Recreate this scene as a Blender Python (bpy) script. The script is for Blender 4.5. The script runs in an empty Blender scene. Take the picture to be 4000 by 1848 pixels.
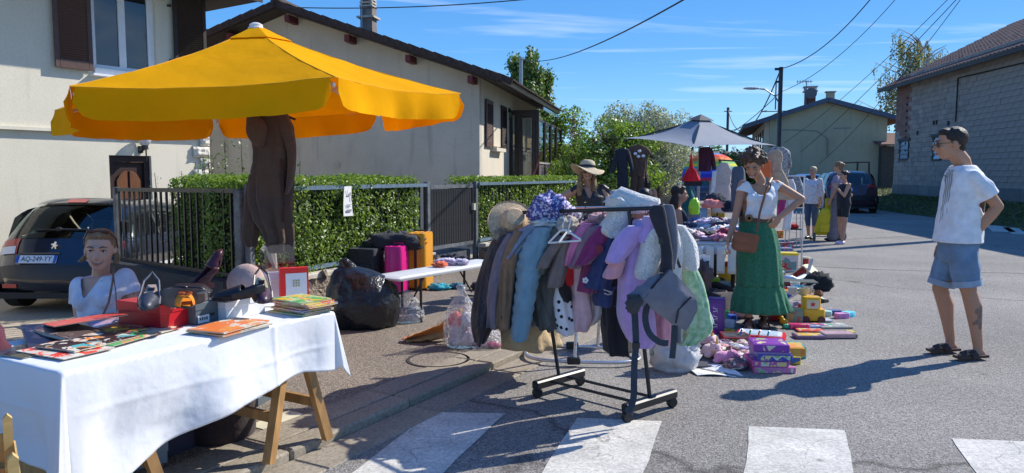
import bpy,bmesh,math,random
from math import sin,cos,pi,sqrt,atan2,hypot,exp
import numpy as np
from mathutils import Vector as V3,Matrix as Mx3,noise as mnoise
R=math.radians
rng=random.Random(7)
nr=np.random.RandomState(11)
SC=bpy.context.scene
COL=SC.collection
# camera, sky, sun, exposure
CAM_H,PITCH,FOC=1.45,R(4.8),2900.0
cam_d=bpy.data.cameras.new('camera')
cam_d.sensor_width=36.0
cam_d.lens=36.0*FOC/4000.0
cam_d.clip_start=0.05
cam_d.clip_end=3000
cam=bpy.data.objects.new('camera',cam_d)
COL.objects.link(cam)
cam.location=(0,0,CAM_H)
cam.rotation_euler=(R(90)-PITCH,0,0)
SC.camera=cam
SUN_AZ,SUN_EL=R(60.5),R(38.0)
world=bpy.data.worlds.new('World')
SC.world=world
world.use_nodes=True
wn,wl=world.node_tree.nodes,world.node_tree.links
wn.clear()
w_out=wn.new('ShaderNodeOutputWorld')
w_bg=wn.new('ShaderNodeBackground')
w_bg.inputs['Strength'].default_value=0.12
sky=wn.new('ShaderNodeTexSky')
sky.sky_type='NISHITA'
sky.sun_disc=False
sky.sun_elevation=SUN_EL
sky.sun_rotation=SUN_AZ
sky.air_density=1.0
sky.dust_density=0.0
sky.ozone_density=4.5
hs=wn.new('ShaderNodeHueSaturation')
hs.inputs['Saturation'].default_value=1.12
hs.inputs['Value'].default_value=0.95
wl.new(sky.outputs[0],hs.inputs['Color'])
tc=wn.new('ShaderNodeTexCoord')
sep=wn.new('ShaderNodeSeparateXYZ');wl.new(tc.outputs['Generated'],sep.inputs[0])
zc=wn.new('ShaderNodeMath');zc.operation='MAXIMUM';zc.inputs[1].default_value=0.03;wl.new(sep.outputs['Z'],zc.inputs[0])
dx=wn.new('ShaderNodeMath');dx.operation='DIVIDE';wl.new(sep.outputs['X'],dx.inputs[0]);wl.new(zc.outputs[0],dx.inputs[1])
dy=wn.new('ShaderNodeMath');dy.operation='DIVIDE';wl.new(sep.outputs['Y'],dy.inputs[0]);wl.new(zc.outputs[0],dy.inputs[1])
cmb=wn.new('ShaderNodeCombineXYZ');wl.new(dx.outputs[0],cmb.inputs[0]);wl.new(dy.outputs[0],cmb.inputs[1])
mp=wn.new('ShaderNodeMapping');mp.inputs['Scale'].default_value=(0.30,1.0,1);mp.inputs['Rotation'].default_value=(0,0,R(-8));mp.inputs['Location'].default_value=(1.3,0.15,0)
wl.new(cmb.outputs[0],mp.inputs[0])
nz=wn.new('ShaderNodeTexNoise');nz.inputs['Scale'].default_value=0.9;nz.inputs['Detail'].default_value=7;nz.inputs['Roughness'].default_value=0.55;nz.inputs['Distortion'].default_value=0.6
wl.new(mp.outputs[0],nz.inputs['Vector'])
cr=wn.new('ShaderNodeValToRGB');cr.color_ramp.elements[0].position=0.545;cr.color_ramp.elements[1].position=0.74
cr.color_ramp.elements[0].color=(0,0,0,1);cr.color_ramp.elements[1].color=(0.6,0.6,0.6,1)
wl.new(nz.outputs[0],cr.inputs[0])
cmix=wn.new('ShaderNodeMixRGB');cmix.inputs['Color2'].default_value=(7.5,8.2,9.2,1)
sr=wn.new('ShaderNodeValToRGB');wl.new(sep.outputs['Z'],sr.inputs[0])
sr.color_ramp.elements[0].position=0.0;sr.color_ramp.elements[0].color=(.32,.58,.82,1)
sr.color_ramp.elements[1].position=0.45;sr.color_ramp.elements[1].color=(.035,.16,.50,1)
for p_,c_ in((.06,(.20,.47,.78)),(.15,(.095,.32,.70)),(.26,(.055,.225,.60))):
 e_=sr.color_ramp.elements.new(p_);e_.color=(*c_,1)
ss=wn.new('ShaderNodeVectorMath');ss.operation='SCALE';ss.inputs['Scale'].default_value=10.0;wl.new(sr.outputs[0],ss.inputs[0])
smix=wn.new('ShaderNodeMixRGB');smix.inputs[0].default_value=.8;wl.new(hs.outputs[0],smix.inputs['Color1']);wl.new(ss.outputs[0],smix.inputs['Color2'])
cf=wn.new('ShaderNodeMapRange');cf.inputs['From Min'].default_value=.04;cf.inputs['From Max'].default_value=.16;wl.new(sep.outputs['Z'],cf.inputs[0])
cm2=wn.new('ShaderNodeMath');cm2.operation='MULTIPLY';wl.new(cr.outputs[0],cm2.inputs[0]);wl.new(cf.outputs[0],cm2.inputs[1])
wl.new(cm2.outputs[0],cmix.inputs['Fac']);wl.new(smix.outputs[0],cmix.inputs['Color1'])
wl.new(cmix.outputs[0],w_bg.inputs['Color'])
wl.new(w_bg.outputs[0],w_out.inputs[0])
sun_d=bpy.data.lights.new('sun','SUN')
sun_d.energy=4.9
sun_d.angle=R(0.5)
sun_d.color=(1.0,0.95,0.87)
sun=bpy.data.objects.new('sun',sun_d)
COL.objects.link(sun)
sv=V3((sin(SUN_AZ)*cos(SUN_EL),cos(SUN_AZ)*cos(SUN_EL),sin(SUN_EL)))
sun.rotation_euler=sv.to_track_quat('Z','Y').to_euler()
sun.location=sv*60
SC.view_settings.view_transform='Standard'
SC.view_settings.look='None'
SC.view_settings.gamma=1.0
SC.view_settings.exposure=0.33
SC.view_settings.use_curve_mapping=False
SC.cycles.max_bounces=8
SC.cycles.transparent_max_bounces=12
# measuring helpers
def ray(u,v):
 a,b=(u-2000)/FOC,(924-v)/FOC
 return V3((a,cos(PITCH)+b*sin(PITCH),-sin(PITCH)+b*cos(PITCH)))
def gp(u,v,z=0.0):
 d=ray(u,v);t=(z-CAM_H)/d.z
 return V3((d.x*t,d.y*t,z))
def dp(u,v,y):
 d=ray(u,v);t=y/d.y
 return V3((d.x*t,y,CAM_H+d.z*t))
def hit(u,v,p0,dr):
 d=ray(u,v)
 det=d.x*(-dr[1])+dr[0]*d.y
 t=(p0[0]*(-dr[1])+dr[0]*p0[1])/det
 s=(d.x*p0[1]-d.y*p0[0])/det
 return s,CAM_H+d.z*t
# object helpers
def tag(o,label=None,cat=None,group=None,kind=None):
 if label:o['label']=label
 if cat:o['category']=cat
 if group:o['group']=group
 if kind:o['kind']=kind
 return o
def Tg(name,label,cat,loc=(0,0,0),rz=0.0,group=None,rot=None):
 o=bpy.data.objects.new(name,None)
 o.empty_display_size=0.1
 COL.objects.link(o)
 o.location=loc
 o.rotation_euler=rot if rot else(0,0,rz)
 return tag(o,label,cat,group)
def kids(o):
 return[c for c in bpy.data.objects if c.parent==o]
def dup(o,loc=None,rz=None,label=None,parent=None,ch=None):
 c=o.copy();COL.objects.link(c)
 if parent:c.parent=parent
 for k in(CH.get(o.name,[])):
  dup(k,parent=c)
 if loc is not None:c.location=loc
 if rz is not None:c.rotation_euler=(0,0,rz)
 if label:c['label']=label
 return c
CH={}
class MB:
 def __init__(s):s.v=[];s.f=[];s.m=[];s.mi=0
 def add(s,vs,fs):
  b=len(s.v);s.v+=[tuple(v)for v in vs]
  for f in fs:s.f.append(tuple(i+b for i in f));s.m.append(s.mi)
  return s
 def box(s,c,d,rz=0.0,mat=None,taper=1.0):
  c=V3(c);Mx=mat if mat else Mx3.Rotation(rz,3,'Z')
  vs=[]
  for z in(-.5,.5):
   k=taper if z>0 else 1
   for x,y in((-.5,-.5),(.5,-.5),(.5,.5),(-.5,.5)):
    vs.append(c+Mx@V3((x*d[0]*k,y*d[1]*k,z*d[2])))
  return s.add(vs,[(3,2,1,0),(4,5,6,7),(0,1,5,4),(1,2,6,5),(2,3,7,6),(3,0,4,7)])
 def bm_(s,a,b,w,h,up=(0,0,1)):
  a,b=V3(a),V3(b);t=(b-a).normalized();up=V3(up)
  if abs(t.dot(up))>.98:up=V3((0,1,0))
  r=t.cross(up).normalized();q=r.cross(t)
  vs=[]
  for p in(a,b):
   for i,j in((-1,-1),(1,-1),(1,1),(-1,1)):vs.append(p+r*i*w/2+q*j*h/2)
  return s.add(vs,[(3,2,1,0),(4,5,6,7),(0,1,5,4),(1,2,6,5),(2,3,7,6),(3,0,4,7)])
 def tube(s,pts,r,n=8,cap=True,flat=1.0,up=None):
  pts=[V3(p)for p in pts];m=len(pts)
  rs=r if isinstance(r,(list,tuple))else[r]*m
  prev=None;vs=[]
  for i,p in enumerate(pts):
   t=(pts[min(i+1,m-1)]-pts[max(i-1,0)])
   if t.length<1e-9:t=V3((0,0,1))
   t.normalize()
   if prev is None:
    prev=V3(up)if up else(V3((0,0,1))if abs(t.z)<.9 else V3((0,1,0)))
   a=(prev-t*prev.dot(t))
   if a.length<1e-6:a=t.orthogonal()
   a.normalize();b=t.cross(a);prev=a
   for k in range(n):
    an=2*pi*k/n
    vs.append(p+a*cos(an)*rs[i]*flat+b*sin(an)*rs[i])
  fs=[(i*n+k,i*n+(k+1)%n,(i+1)*n+(k+1)%n,(i+1)*n+k)for i in range(m-1)for k in range(n)]
  if cap:fs+=[tuple(range(n))[::-1],tuple((m-1)*n+k for k in range(n))]
  return s.add(vs,fs)
 def rings(s,rs,cap=True):
  n=len(rs[0]);vs=[p for r_ in rs for p in r_]
  fs=[(i*n+k,i*n+(k+1)%n,(i+1)*n+(k+1)%n,(i+1)*n+k)for i in range(len(rs)-1)for k in range(n)]
  if cap:fs+=[tuple(range(n))[::-1],tuple((len(rs)-1)*n+k for k in range(n))]
  return s.add(vs,fs)
 def lt(s,prof,c=(0,0,0),n=20,mat=None):
  c=V3(c);Mx=mat or Mx3.Identity(3);rs=[]
  for r,z in prof:
   rs.append([c+Mx@V3((max(r,1e-4)*cos(2*pi*k/n),max(r,1e-4)*sin(2*pi*k/n),z))for k in range(n)])
  return s.rings(rs)
 def ell(s,c,r,n=12,m=8,mat=None):
  c=V3(c);Mx=mat or Mx3.Identity(3)
  if not isinstance(r,(tuple,list)):r=(r,r,r)
  rs=[]
  for i in range(m+1):
   ph=pi*i/m
   rs.append([c+Mx@V3((r[0]*max(sin(ph),1e-3)*cos(2*pi*k/n),r[1]*max(sin(ph),1e-3)*sin(2*pi*k/n),-r[2]*cos(ph)))for k in range(n)])
  return s.rings(rs)
 def ps(s,poly,d,o=(0,0,0),ax=(1,0,0),ay=(0,0,1)):
  o,ax,ay=V3(o),V3(ax).normalized(),V3(ay).normalized();nn=ax.cross(ay).normalized()
  n=len(poly);vs=[o+ax*p[0]+ay*p[1]for p in poly]+[o+ax*p[0]+ay*p[1]+nn*d for p in poly]
  return s.add(vs,[tuple(range(n))[::-1],tuple(range(n,2*n))]+[(k,(k+1)%n,n+(k+1)%n,n+k)for k in range(n)])
 def grid(s,fn,nu,nv,close=False):
  vs=[fn(i/nu,j/nv)for i in range(nu+1)for j in range(nv+1)]
  fs=[(i*(nv+1)+j,(i+1)*(nv+1)+j,(i+1)*(nv+1)+j+1,i*(nv+1)+j+1)for i in range(nu)for j in range(nv)]
  return s.add(vs,fs)
 def sht(s,fn,nu,nv,th):
  P=[[V3(fn(i/nu,j/nv))for j in range(nv+1)]for i in range(nu+1)]
  vs=[];bt=[]
  for i in range(nu+1):
   for j in range(nv+1):
    a=P[min(i+1,nu)][j]-P[max(i-1,0)][j];b=P[i][min(j+1,nv)]-P[i][max(j-1,0)]
    nn=a.cross(b)
    nn=nn.normalized()if nn.length>1e-9 else V3((0,0,1))
    vs.append(P[i][j]);bt.append(P[i][j]-nn*th)
  k=len(vs);w=nv+1;fs=[]
  for i in range(nu):
   for j in range(nv):
    q=(i*w+j,(i+1)*w+j,(i+1)*w+j+1,i*w+j+1)
    fs.append(q);fs.append(tuple(x+k for x in q[::-1]))
  rim=[i*w for i in range(nu)]+[nu*w+j for j in range(nv)]+[i*w+nv for i in range(nu,0,-1)]+[j for j in range(nv,0,-1)]
  for a,b in zip(rim,rim[1:]+rim[:1]):fs.append((b,a,a+k,b+k))
  return s.add(vs+bt,fs)
 def xf(s,M):
  s.v=[tuple(M@V3(v))for v in s.v];return s
 def bd(s,name,mats,parent=None,smooth=False,bevel=0.0,loc=None,fix=True):
  me=bpy.data.meshes.new(name)
  me.from_pydata(s.v,[],s.f)
  if not isinstance(mats,(list,tuple)):mats=[mats]
  for m in mats:me.materials.append(m)
  if len(mats)>1:me.polygons.foreach_set('material_index',s.m)
  if fix:
   bm=bmesh.new();bm.from_mesh(me);bmesh.ops.recalc_face_normals(bm,faces=bm.faces);
   if bevel:bmesh.ops.bevel(bm,geom=list(bm.edges),offset=bevel,segments=1,affect='EDGES')
   bm.to_mesh(me);bm.free()
  if smooth:me.polygons.foreach_set('use_smooth',[True]*len(me.polygons))
  if smooth=='auto':
   me.polygons.foreach_set('use_smooth',[True]*len(me.polygons))
   me.set_sharp_from_angle(angle=R(38))
  me.update()
  o=bpy.data.objects.new(name,me);COL.objects.link(o)
  if parent is not None:o.parent=parent;CH.setdefault(parent.name,[]).append(o)
  if loc is not None:o.location=loc
  return o
def inst(name,me_obj,parent,loc,rot=(0,0,0),scale=None):
 o=bpy.data.objects.new(name,me_obj.data);COL.objects.link(o)
 o.location=loc;o.rotation_euler=rot
 if scale:o.scale=scale
 if parent is not None:o.parent=parent;CH.setdefault(parent.name,[]).append(o)
 return o
def ev_mesh(o):
 dg=bpy.context.evaluated_depsgraph_get()
 me=bpy.data.meshes.new_from_object(o.evaluated_get(dg))
 return me
def voxel(mb,name,mats,parent=None,vs=0.008,sm=4,fac=.5,pre=None):
 """one continuous surface out of overlapping closed shapes"""
 o=mb.bd(name+'_src',mats if isinstance(mats,(list,tuple))else[mats])
 md=o.modifiers.new('r','REMESH');md.mode='VOXEL';md.voxel_size=vs;md.use_smooth_shade=True
 if sm:
  m2=o.modifiers.new('s','SMOOTH');m2.factor=fac;m2.iterations=sm
 me=ev_mesh(o);old=o.data
 bpy.data.objects.remove(o);bpy.data.meshes.remove(old)
 me.name=name;me.materials.clear()
 for m in(mats if isinstance(mats,(list,tuple))else[mats]):me.materials.append(m)
 me.polygons.foreach_set('use_smooth',[True]*len(me.polygons))
 me.polygons.foreach_set('material_index',[0]*len(me.polygons))
 r=bpy.data.objects.new(name,me);COL.objects.link(r)
 if parent is not None:r.parent=parent;CH.setdefault(parent.name,[]).append(r)
 return r
def text_obj(txt,size,mat,name,parent,loc,rot,depth=0.001,align='CENTER',sx=1.0):
 cu=bpy.data.curves.new(name,'FONT');cu.body=txt;cu.size=size;cu.align_x=align;cu.align_y='CENTER';cu.extrude=depth;cu.resolution_u=2
 t=bpy.data.objects.new(name+'_src',cu);COL.objects.link(t)
 me=ev_mesh(t);bpy.data.objects.remove(t);bpy.data.curves.remove(cu)
 me.name=name;me.materials.clear();me.materials.append(mat)
 o=bpy.data.objects.new(name,me);COL.objects.link(o);o.scale=(sx,1,1)
 o.location=loc
 if isinstance(rot,Mx3):o.rotation_euler=rot.to_euler()
 else:o.rotation_euler=rot
 if parent is not None:o.parent=parent;CH.setdefault(parent.name,[]).append(o)
 return o
# materials
_mc={}
def srgb(*c):
 return tuple((x/255/12.92)if x/255<=.04045 else((x/255+.055)/1.055)**2.4 for x in c)
def M(name,col,rough=.7,var=.12,sc=9.0,bump=.0,bsc=60.0,metal=0,spec=.5,coat=0,trans=0,alpha=1,col2=None,sss=0,stretch=None,sheen=0,transl=0,ior=1.45,isl=0,bdist=.01):
 if name in _mc:return _mc[name]
 m=bpy.data.materials.new(name);_mc[name]=m;m.use_nodes=True
 nt=m.node_tree;n,l=nt.nodes,nt.links
 b=n['Principled BSDF']
 b.inputs['Base Color'].default_value=(*col,1)
 b.inputs['Roughness'].default_value=rough
 b.inputs['Metallic'].default_value=metal
 b.inputs['Specular IOR Level'].default_value=spec
 b.inputs['IOR'].default_value=ior
 if coat:b.inputs['Coat Weight'].default_value=coat;b.inputs['Coat Roughness'].default_value=.05
 if trans:b.inputs['Transmission Weight'].default_value=trans
 if alpha<1:b.inputs['Alpha'].default_value=alpha
 if sss:b.inputs['Subsurface Weight'].default_value=sss;b.inputs['Subsurface Radius'].default_value=(.012,.005,.003);b.inputs['Subsurface Scale'].default_value=1
 if sheen:b.inputs['Sheen Weight'].default_value=sheen;b.inputs['Sheen Roughness'].default_value=.5
 t=n.new('ShaderNodeTexCoord');vec=t.outputs['Object']
 if stretch:
  mp_=n.new('ShaderNodeMapping');mp_.inputs['Scale'].default_value=stretch;l.new(vec,mp_.inputs[0]);vec=mp_.outputs[0]
 if var:
  nz_=n.new('ShaderNodeTexNoise');nz_.inputs['Scale'].default_value=sc;nz_.inputs['Detail'].default_value=6;nz_.inputs['Roughness'].default_value=.6
  l.new(vec,nz_.inputs['Vector'])
  r_=n.new('ShaderNodeValToRGB');r_.color_ramp.elements[0].position=.3;r_.color_ramp.elements[1].position=.7
  c2=col2 if col2 else tuple(min(1,x*(1+var))for x in col)
  c1=tuple(x*(1-var)for x in col)if not col2 else col
  r_.color_ramp.elements[0].color=(*c1,1);r_.color_ramp.elements[1].color=(*c2,1)
  l.new(nz_.outputs[0],r_.inputs[0]);cout=r_.outputs[0]
  if isl:
   gi=n.new('ShaderNodeNewGeometry');mx=n.new('ShaderNodeMath');mx.operation='MULTIPLY_ADD';mx.inputs[1].default_value=isl;mx.inputs[2].default_value=1-isl/2
   l.new(gi.outputs['Random Per Island'],mx.inputs[0])
   vm=n.new('ShaderNodeVectorMath');vm.operation='SCALE';l.new(cout,vm.inputs[0]);l.new(mx.outputs[0],vm.inputs['Scale']);cout=vm.outputs[0]
  l.new(cout,b.inputs['Base Color'])
 if bump:
  n2=n.new('ShaderNodeTexNoise');n2.inputs['Scale'].default_value=bsc;n2.inputs['Detail'].default_value=5
  l.new(vec,n2.inputs['Vector'])
  bp=n.new('ShaderNodeBump');bp.inputs['Strength'].default_value=bump;bp.inputs['Distance'].default_value=bdist
  l.new(n2.outputs[0],bp.inputs['Height']);l.new(bp.outputs[0],b.inputs['Normal'])
 if transl:
  tr=n.new('ShaderNodeBsdfTranslucent');mxs=n.new('ShaderNodeMixShader');mxs.inputs[0].default_value=transl
  src=b.inputs['Base Color'].links[0].from_socket if b.inputs['Base Color'].links else None
  if src:l.new(src,tr.inputs[0])
  else:tr.inputs[0].default_value=(*col,1)
  out=n['Material Output'];l.new(b.outputs[0],mxs.inputs[1]);l.new(tr.outputs[0],mxs.inputs[2]);l.new(mxs.outputs[0],out.inputs[0])
 return m
def fab(name,col,**k):
 d=dict(rough=.9,var=.14,sc=14,bump=.45,bsc=26,sheen=.12,spec=.25,bdist=.018)
 d.update(k)
 if 'col2' in d:d['col2']=tuple(c**.87 for c in d['col2'])
 return M(name,tuple(c**.86 for c in col),**d)
def gloss(name,col,**k):
 d=dict(rough=.35,var=.05,sc=12);d.update(k);return M(name,col,**d)
def leafmat(name,c1,c2,rough=.42,transl=.35):
 if name in _mc:return _mc[name]
 m=bpy.data.materials.new(name);_mc[name]=m;m.use_nodes=True
 n,l=m.node_tree.nodes,m.node_tree.links;b=n['Principled BSDF']
 gi=n.new('ShaderNodeNewGeometry');r_=n.new('ShaderNodeValToRGB')
 r_.color_ramp.elements[0].color=(*c1,1);r_.color_ramp.elements[1].color=(*c2,1)
 r_.color_ramp.elements[0].position=.15
 l.new(gi.outputs['Random Per Island'],r_.inputs[0]);l.new(r_.outputs[0],b.inputs['Base Color'])
 b.inputs['Roughness'].default_value=rough;b.inputs['Specular IOR Level'].default_value=.5
 tr=n.new('ShaderNodeBsdfTranslucent');mx=n.new('ShaderNodeMixShader');mx.inputs[0].default_value=transl
 vm=n.new('ShaderNodeVectorMath');vm.operation='MULTIPLY';vm.inputs[1].default_value=(1.25,1.3,.5);l.new(r_.outputs[0],vm.inputs[0]);l.new(vm.outputs[0],tr.inputs[0])
 l.new(b.outputs[0],mx.inputs[1]);l.new(tr.outputs[0],mx.inputs[2]);l.new(mx.outputs[0],n['Material Output'].inputs[0])
 return m
def leaves(name,P,N,size,mat,parent,bend=.25,wid=.5,kind='stuff'):
 """one small folded leaf at every point P, facing roughly N"""
 P=np.asarray(P,float);n=len(P)
 N=np.asarray(N,float)+nr.normal(0,.55,(n,3));N/=np.linalg.norm(N,axis=1)[:,None]+1e-9
 T=nr.normal(0,1,(n,3));T-=N*(T*N).sum(1)[:,None];T/=np.linalg.norm(T,axis=1)[:,None]+1e-9
 B=np.cross(N,T)
 s=(np.asarray(size)*nr.uniform(.65,1.3,n))[:,None]
 v=np.empty((n,4,3))
 v[:,0]=P-T*s*.5;v[:,1]=P+B*s*wid*.5+N*s*bend*.5;v[:,2]=P+T*s*.5;v[:,3]=P-B*s*wid*.5+N*s*bend*.5
 me=bpy.data.meshes.new(name);me.vertices.add(n*4);me.vertices.foreach_set('co',v.ravel())
 me.loops.add(n*4);me.loops.foreach_set('vertex_index',np.arange(n*4));me.polygons.add(n)
 me.polygons.foreach_set('loop_start',np.arange(n)*4);me.materials.append(mat);me.update(calc_edges=True)
 o=bpy.data.objects.new(name,me);COL.objects.link(o)
 if parent is not None:o.parent=parent;CH.setdefault(parent.name,[]).append(o)
 if kind:o['kind']=kind
 return o
def fbm(v,sc=1.0,o=3):
 return mnoise.fractal(V3(v)*sc,.6,2.0,o)
# ground
def ground_mat(name,c1,c2,c3,agg=170,bump=.6,crack=0.0,patch=1.0,rough=.88):
 m=bpy.data.materials.new(name);m.use_nodes=True;n,l=m.node_tree.nodes,m.node_tree.links;b=n['Principled BSDF']
 t=n.new('ShaderNodeTexCoord');vec=t.outputs['Object']
 big=n.new('ShaderNodeTexNoise');big.inputs['Scale'].default_value=.55*patch;big.inputs['Detail'].default_value=6;big.inputs['Roughness'].default_value=.62;l.new(vec,big.inputs[0])
 vo=n.new('ShaderNodeTexVoronoi');vo.inputs['Scale'].default_value=agg;l.new(vec,vo.inputs['Vector'])
 fine=n.new('ShaderNodeTexNoise');fine.inputs['Scale'].default_value=45;fine.inputs['Detail'].default_value=8;fine.inputs['Roughness'].default_value=.75;l.new(vec,fine.inputs[0])
 r1=n.new('ShaderNodeValToRGB');r1.color_ramp.elements[0].color=(*c1,1);r1.color_ramp.elements[1].color=(*c2,1);r1.color_ramp.elements[0].position=.25;r1.color_ramp.elements[1].position=.75
 e=r1.color_ramp.elements.new(.5);e.color=tuple((a+b_)/2 for a,b_ in zip((*c1,1),(*c2,1)))
 l.new(vo.outputs['Color'],r1.inputs[0])
 mul=n.new('ShaderNodeMixRGB');mul.blend_type='MULTIPLY';mul.inputs[0].default_value=1
 r2=n.new('ShaderNodeValToRGB');r2.color_ramp.elements[0].position=.3;r2.color_ramp.elements[1].position=.7;r2.color_ramp.elements[0].color=(.74,.73,.72,1);r2.color_ramp.elements[1].color=(1.12,1.1,1.08,1)
 l.new(big.outputs[0],r2.inputs[0]);l.new(r1.outputs[0],mul.inputs[1]);l.new(r2.outputs[0],mul.inputs[2])
 mul2=n.new('ShaderNodeMixRGB');mul2.blend_type='MULTIPLY';mul2.inputs[0].default_value=.8
 r3=n.new('ShaderNodeValToRGB');r3.color_ramp.elements[0].position=.35;r3.color_ramp.elements[1].position=.62;r3.color_ramp.elements[0].color=(.55,.54,.53,1);r3.color_ramp.elements[1].color=(1.15,1.13,1.1,1)
 l.new(fine.outputs[0],r3.inputs[0]);l.new(mul.outputs[0],mul2.inputs[1]);l.new(r3.outputs[0],mul2.inputs[2])
 last=mul2.outputs[0]
 sp=n.new('ShaderNodeTexVoronoi');sp.inputs['Scale'].default_value=1.7;l.new(vec,sp.inputs['Vector'])
 rs_=n.new('ShaderNodeValToRGB');rs_.color_ramp.elements[0].position=.02;rs_.color_ramp.elements[1].position=.05;rs_.color_ramp.elements[0].color=(.55,.55,.55,1);rs_.color_ramp.elements[1].color=(1,1,1,1)
 l.new(sp.outputs['Distance'],rs_.inputs[0]);m3=n.new('ShaderNodeMixRGB');m3.blend_type='MULTIPLY';m3.inputs[0].default_value=1;l.new(last,m3.inputs[1]);l.new(rs_.outputs[0],m3.inputs[2]);last=m3.outputs[0]
 if crack:
  ds=n.new('ShaderNodeTexNoise');ds.inputs['Scale'].default_value=1.3;ds.inputs['Detail'].default_value=5;l.new(vec,ds.inputs[0])
  ad=n.new('ShaderNodeVectorMath');ad.operation='ADD';l.new(vec,ad.inputs[0]);l.new(ds.outputs[1],ad.inputs[1])
  cv=n.new('ShaderNodeTexVoronoi');cv.feature='DISTANCE_TO_EDGE';cv.inputs['Scale'].default_value=crack;l.new(ad.outputs[0],cv.inputs['Vector'])
  rc=n.new('ShaderNodeValToRGB');rc.color_ramp.elements[0].position=.0;rc.color_ramp.elements[1].position=.006;rc.color_ramp.elements[0].color=(.45,.44,.43,1);rc.color_ramp.elements[1].color=(1,1,1,1)
  l.new(cv.outputs[0],rc.inputs[0]);m4=n.new('ShaderNodeMixRGB');m4.blend_type='MULTIPLY';m4.inputs[0].default_value=1;l.new(last,m4.inputs[1]);l.new(rc.outputs[0],m4.inputs[2]);last=m4.outputs[0]
 l.new(last,b.inputs['Base Color']);b.inputs['Roughness'].default_value=rough;b.inputs['Specular IOR Level'].default_value=.35
 bp=n.new('ShaderNodeBump');bp.inputs['Strength'].default_value=bump;bp.inputs['Distance'].default_value=.006
 ab=n.new('ShaderNodeMath');ab.operation='ADD';l.new(vo.outputs['Distance'],ab.inputs[0]);l.new(fine.outputs[0],ab.inputs[1])
 l.new(ab.outputs[0],bp.inputs['Height']);l.new(bp.outputs[0],b.inputs['Normal'])
 return m
m_road=ground_mat('old asphalt',(.17,.163,.153),(.42,.40,.375),None,agg=150,crack=.16)
m_pave=ground_mat('brown asphalt',(.14,.120,.100),(.40,.345,.28),None,agg=150,crack=.0)
m_conc=ground_mat('concrete',(.33,.29,.23),(.44,.39,.31),None,agg=260,bump=.35,patch=3)
m_drive=ground_mat('driveway concrete',(.50,.42,.31),(.60,.51,.38),None,agg=200,bump=.3,patch=2)
m_line=ground_mat('road paint',(.62,.61,.56),(.76,.75,.70),None,agg=300,bump=.3,patch=6,crack=1.6)
m_grass=ground_mat('grass soil',(.05,.07,.02),(.10,.13,.04),None,agg=60,bump=1)
m_grassblade=leafmat('grass blades',(.07,.09,.03),(.16,.18,.06),.6,.3)
KA=gp(1140,1799);KB=gp(1900,1456)
kd=(KB-KA).normalized();kn=V3((-kd.y,kd.x,0))
PW=.05
FC=V3((-2.66,7.44,0));fd=V3((.446,.895,0)).normalized();fn_=V3((-fd.y,fd.x,0))
def kpt(t,o=0,z=0):p=KA+kd*t+kn*o;return V3((p.x,p.y,z))
def fpt(t,o=0,z=0):p=FC+fd*t+fn_*o;return V3((p.x,p.y,z))
def drive_z(x,y):
 d=(x-FC.x)*fn_.x+(y-FC.y)*fn_.y
 if d<0:return PW
 k=min(1,d/2.6);k=k*k*(3-2*k)
 return PW-.40*k
def tk(y):return(y-KA.y)/kd.y
mb=MB()
KE=13.2
a0,a1=kpt(-14),kpt(tk(18.5))
mb.add([a0,(60,a0.y,0),(60,18.5,0),a1],[(0,1,2,3)])
mb.add([(-400,18.5,0),(600,18.5,0),(600,900,0),(-400,900,0)],[(0,1,2,3)])
mb.add([(60,a0.y,0),(600,a0.y,0),(600,18.5,0),(60,18.5,0)],[(0,1,2,3)])
e0,e1=kpt(tk(KE)),fpt((KE-FC.y)/fd.y,.2)
e2=fpt(12.3,.2);mb.add([(e0.x,e0.y,0),(a1.x,a1.y,0),(e2.x,18.5,0),(e1.x,e1.y,0)],[(0,1,2,3)])
tag(mb.bd('road',m_road,fix=False),kind='structure')
mb=MB()
mb.add([kpt(-14,.155,PW),kpt(tk(KE),.155,PW),fpt((KE-FC.y)/fd.y,.2,PW),fpt(-16,.2,PW)],[(0,1,2,3)])
tag(mb.bd('pavement',m_pave),kind='structure')
mb=MB()
def dfn(a,b):
 p=fpt(-16+a*28.5,.2+b*22);return(p.x,p.y,drive_z(p.x,p.y))
mb.grid(dfn,60,60)
dv=tag(mb.bd('driveway',m_drive,smooth=True),kind='structure')
mb=MB()
for i in range(9):
 a=fpt(-13+i*1.45,.4);b=fpt(-13+i*1.45,9)
 mb.tube([(lambda p:(p.x,p.y,drive_z(p.x,p.y)+.001))(a.lerp(b,k/16))for k in range(17)],.006,4)
jm=M('joint dark',(.12,.10,.08),.9)
o=mb.bd('expansion_joint',jm,dv)
kerb=bpy.data.objects.new('kerb',None);COL.objects.link(kerb);tag(kerb,kind='structure')
L=.985
mb=MB();mb.box((0,0,0),(L,.15,.22));kst=mb.bd('kerb_stone',m_conc,kerb,bevel=.012)
ang=atan2(kd.y,kd.x)
first=True
for i in range(-8,11):
 p=kpt(i*1.0+.5,.075,PW-.11+.004)
 if first:kst.location=p;kst.rotation_euler=(0,0,ang);first=False
 else:inst('kerb_stone',kst,kerb,p,(rng.uniform(-.004,.004),0,ang+rng.uniform(-.004,.004)))
mb=MB();mb.box((0,0,0),(L,.24,.10));ch=mb.bd('channel_block',m_conc,kerb,bevel=.006)
mb=MB();mb.box((0,0,0),(L,.20,.10));ch2=mb.bd('edging_block',m_conc,kerb,bevel=.006)
ch.location=kpt(-7.5,-.125,-.044);ch.rotation_euler=(0,0,ang)
ch2.location=kpt(-7.5,.255,PW-.044);ch2.rotation_euler=(0,0,ang)
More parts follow.
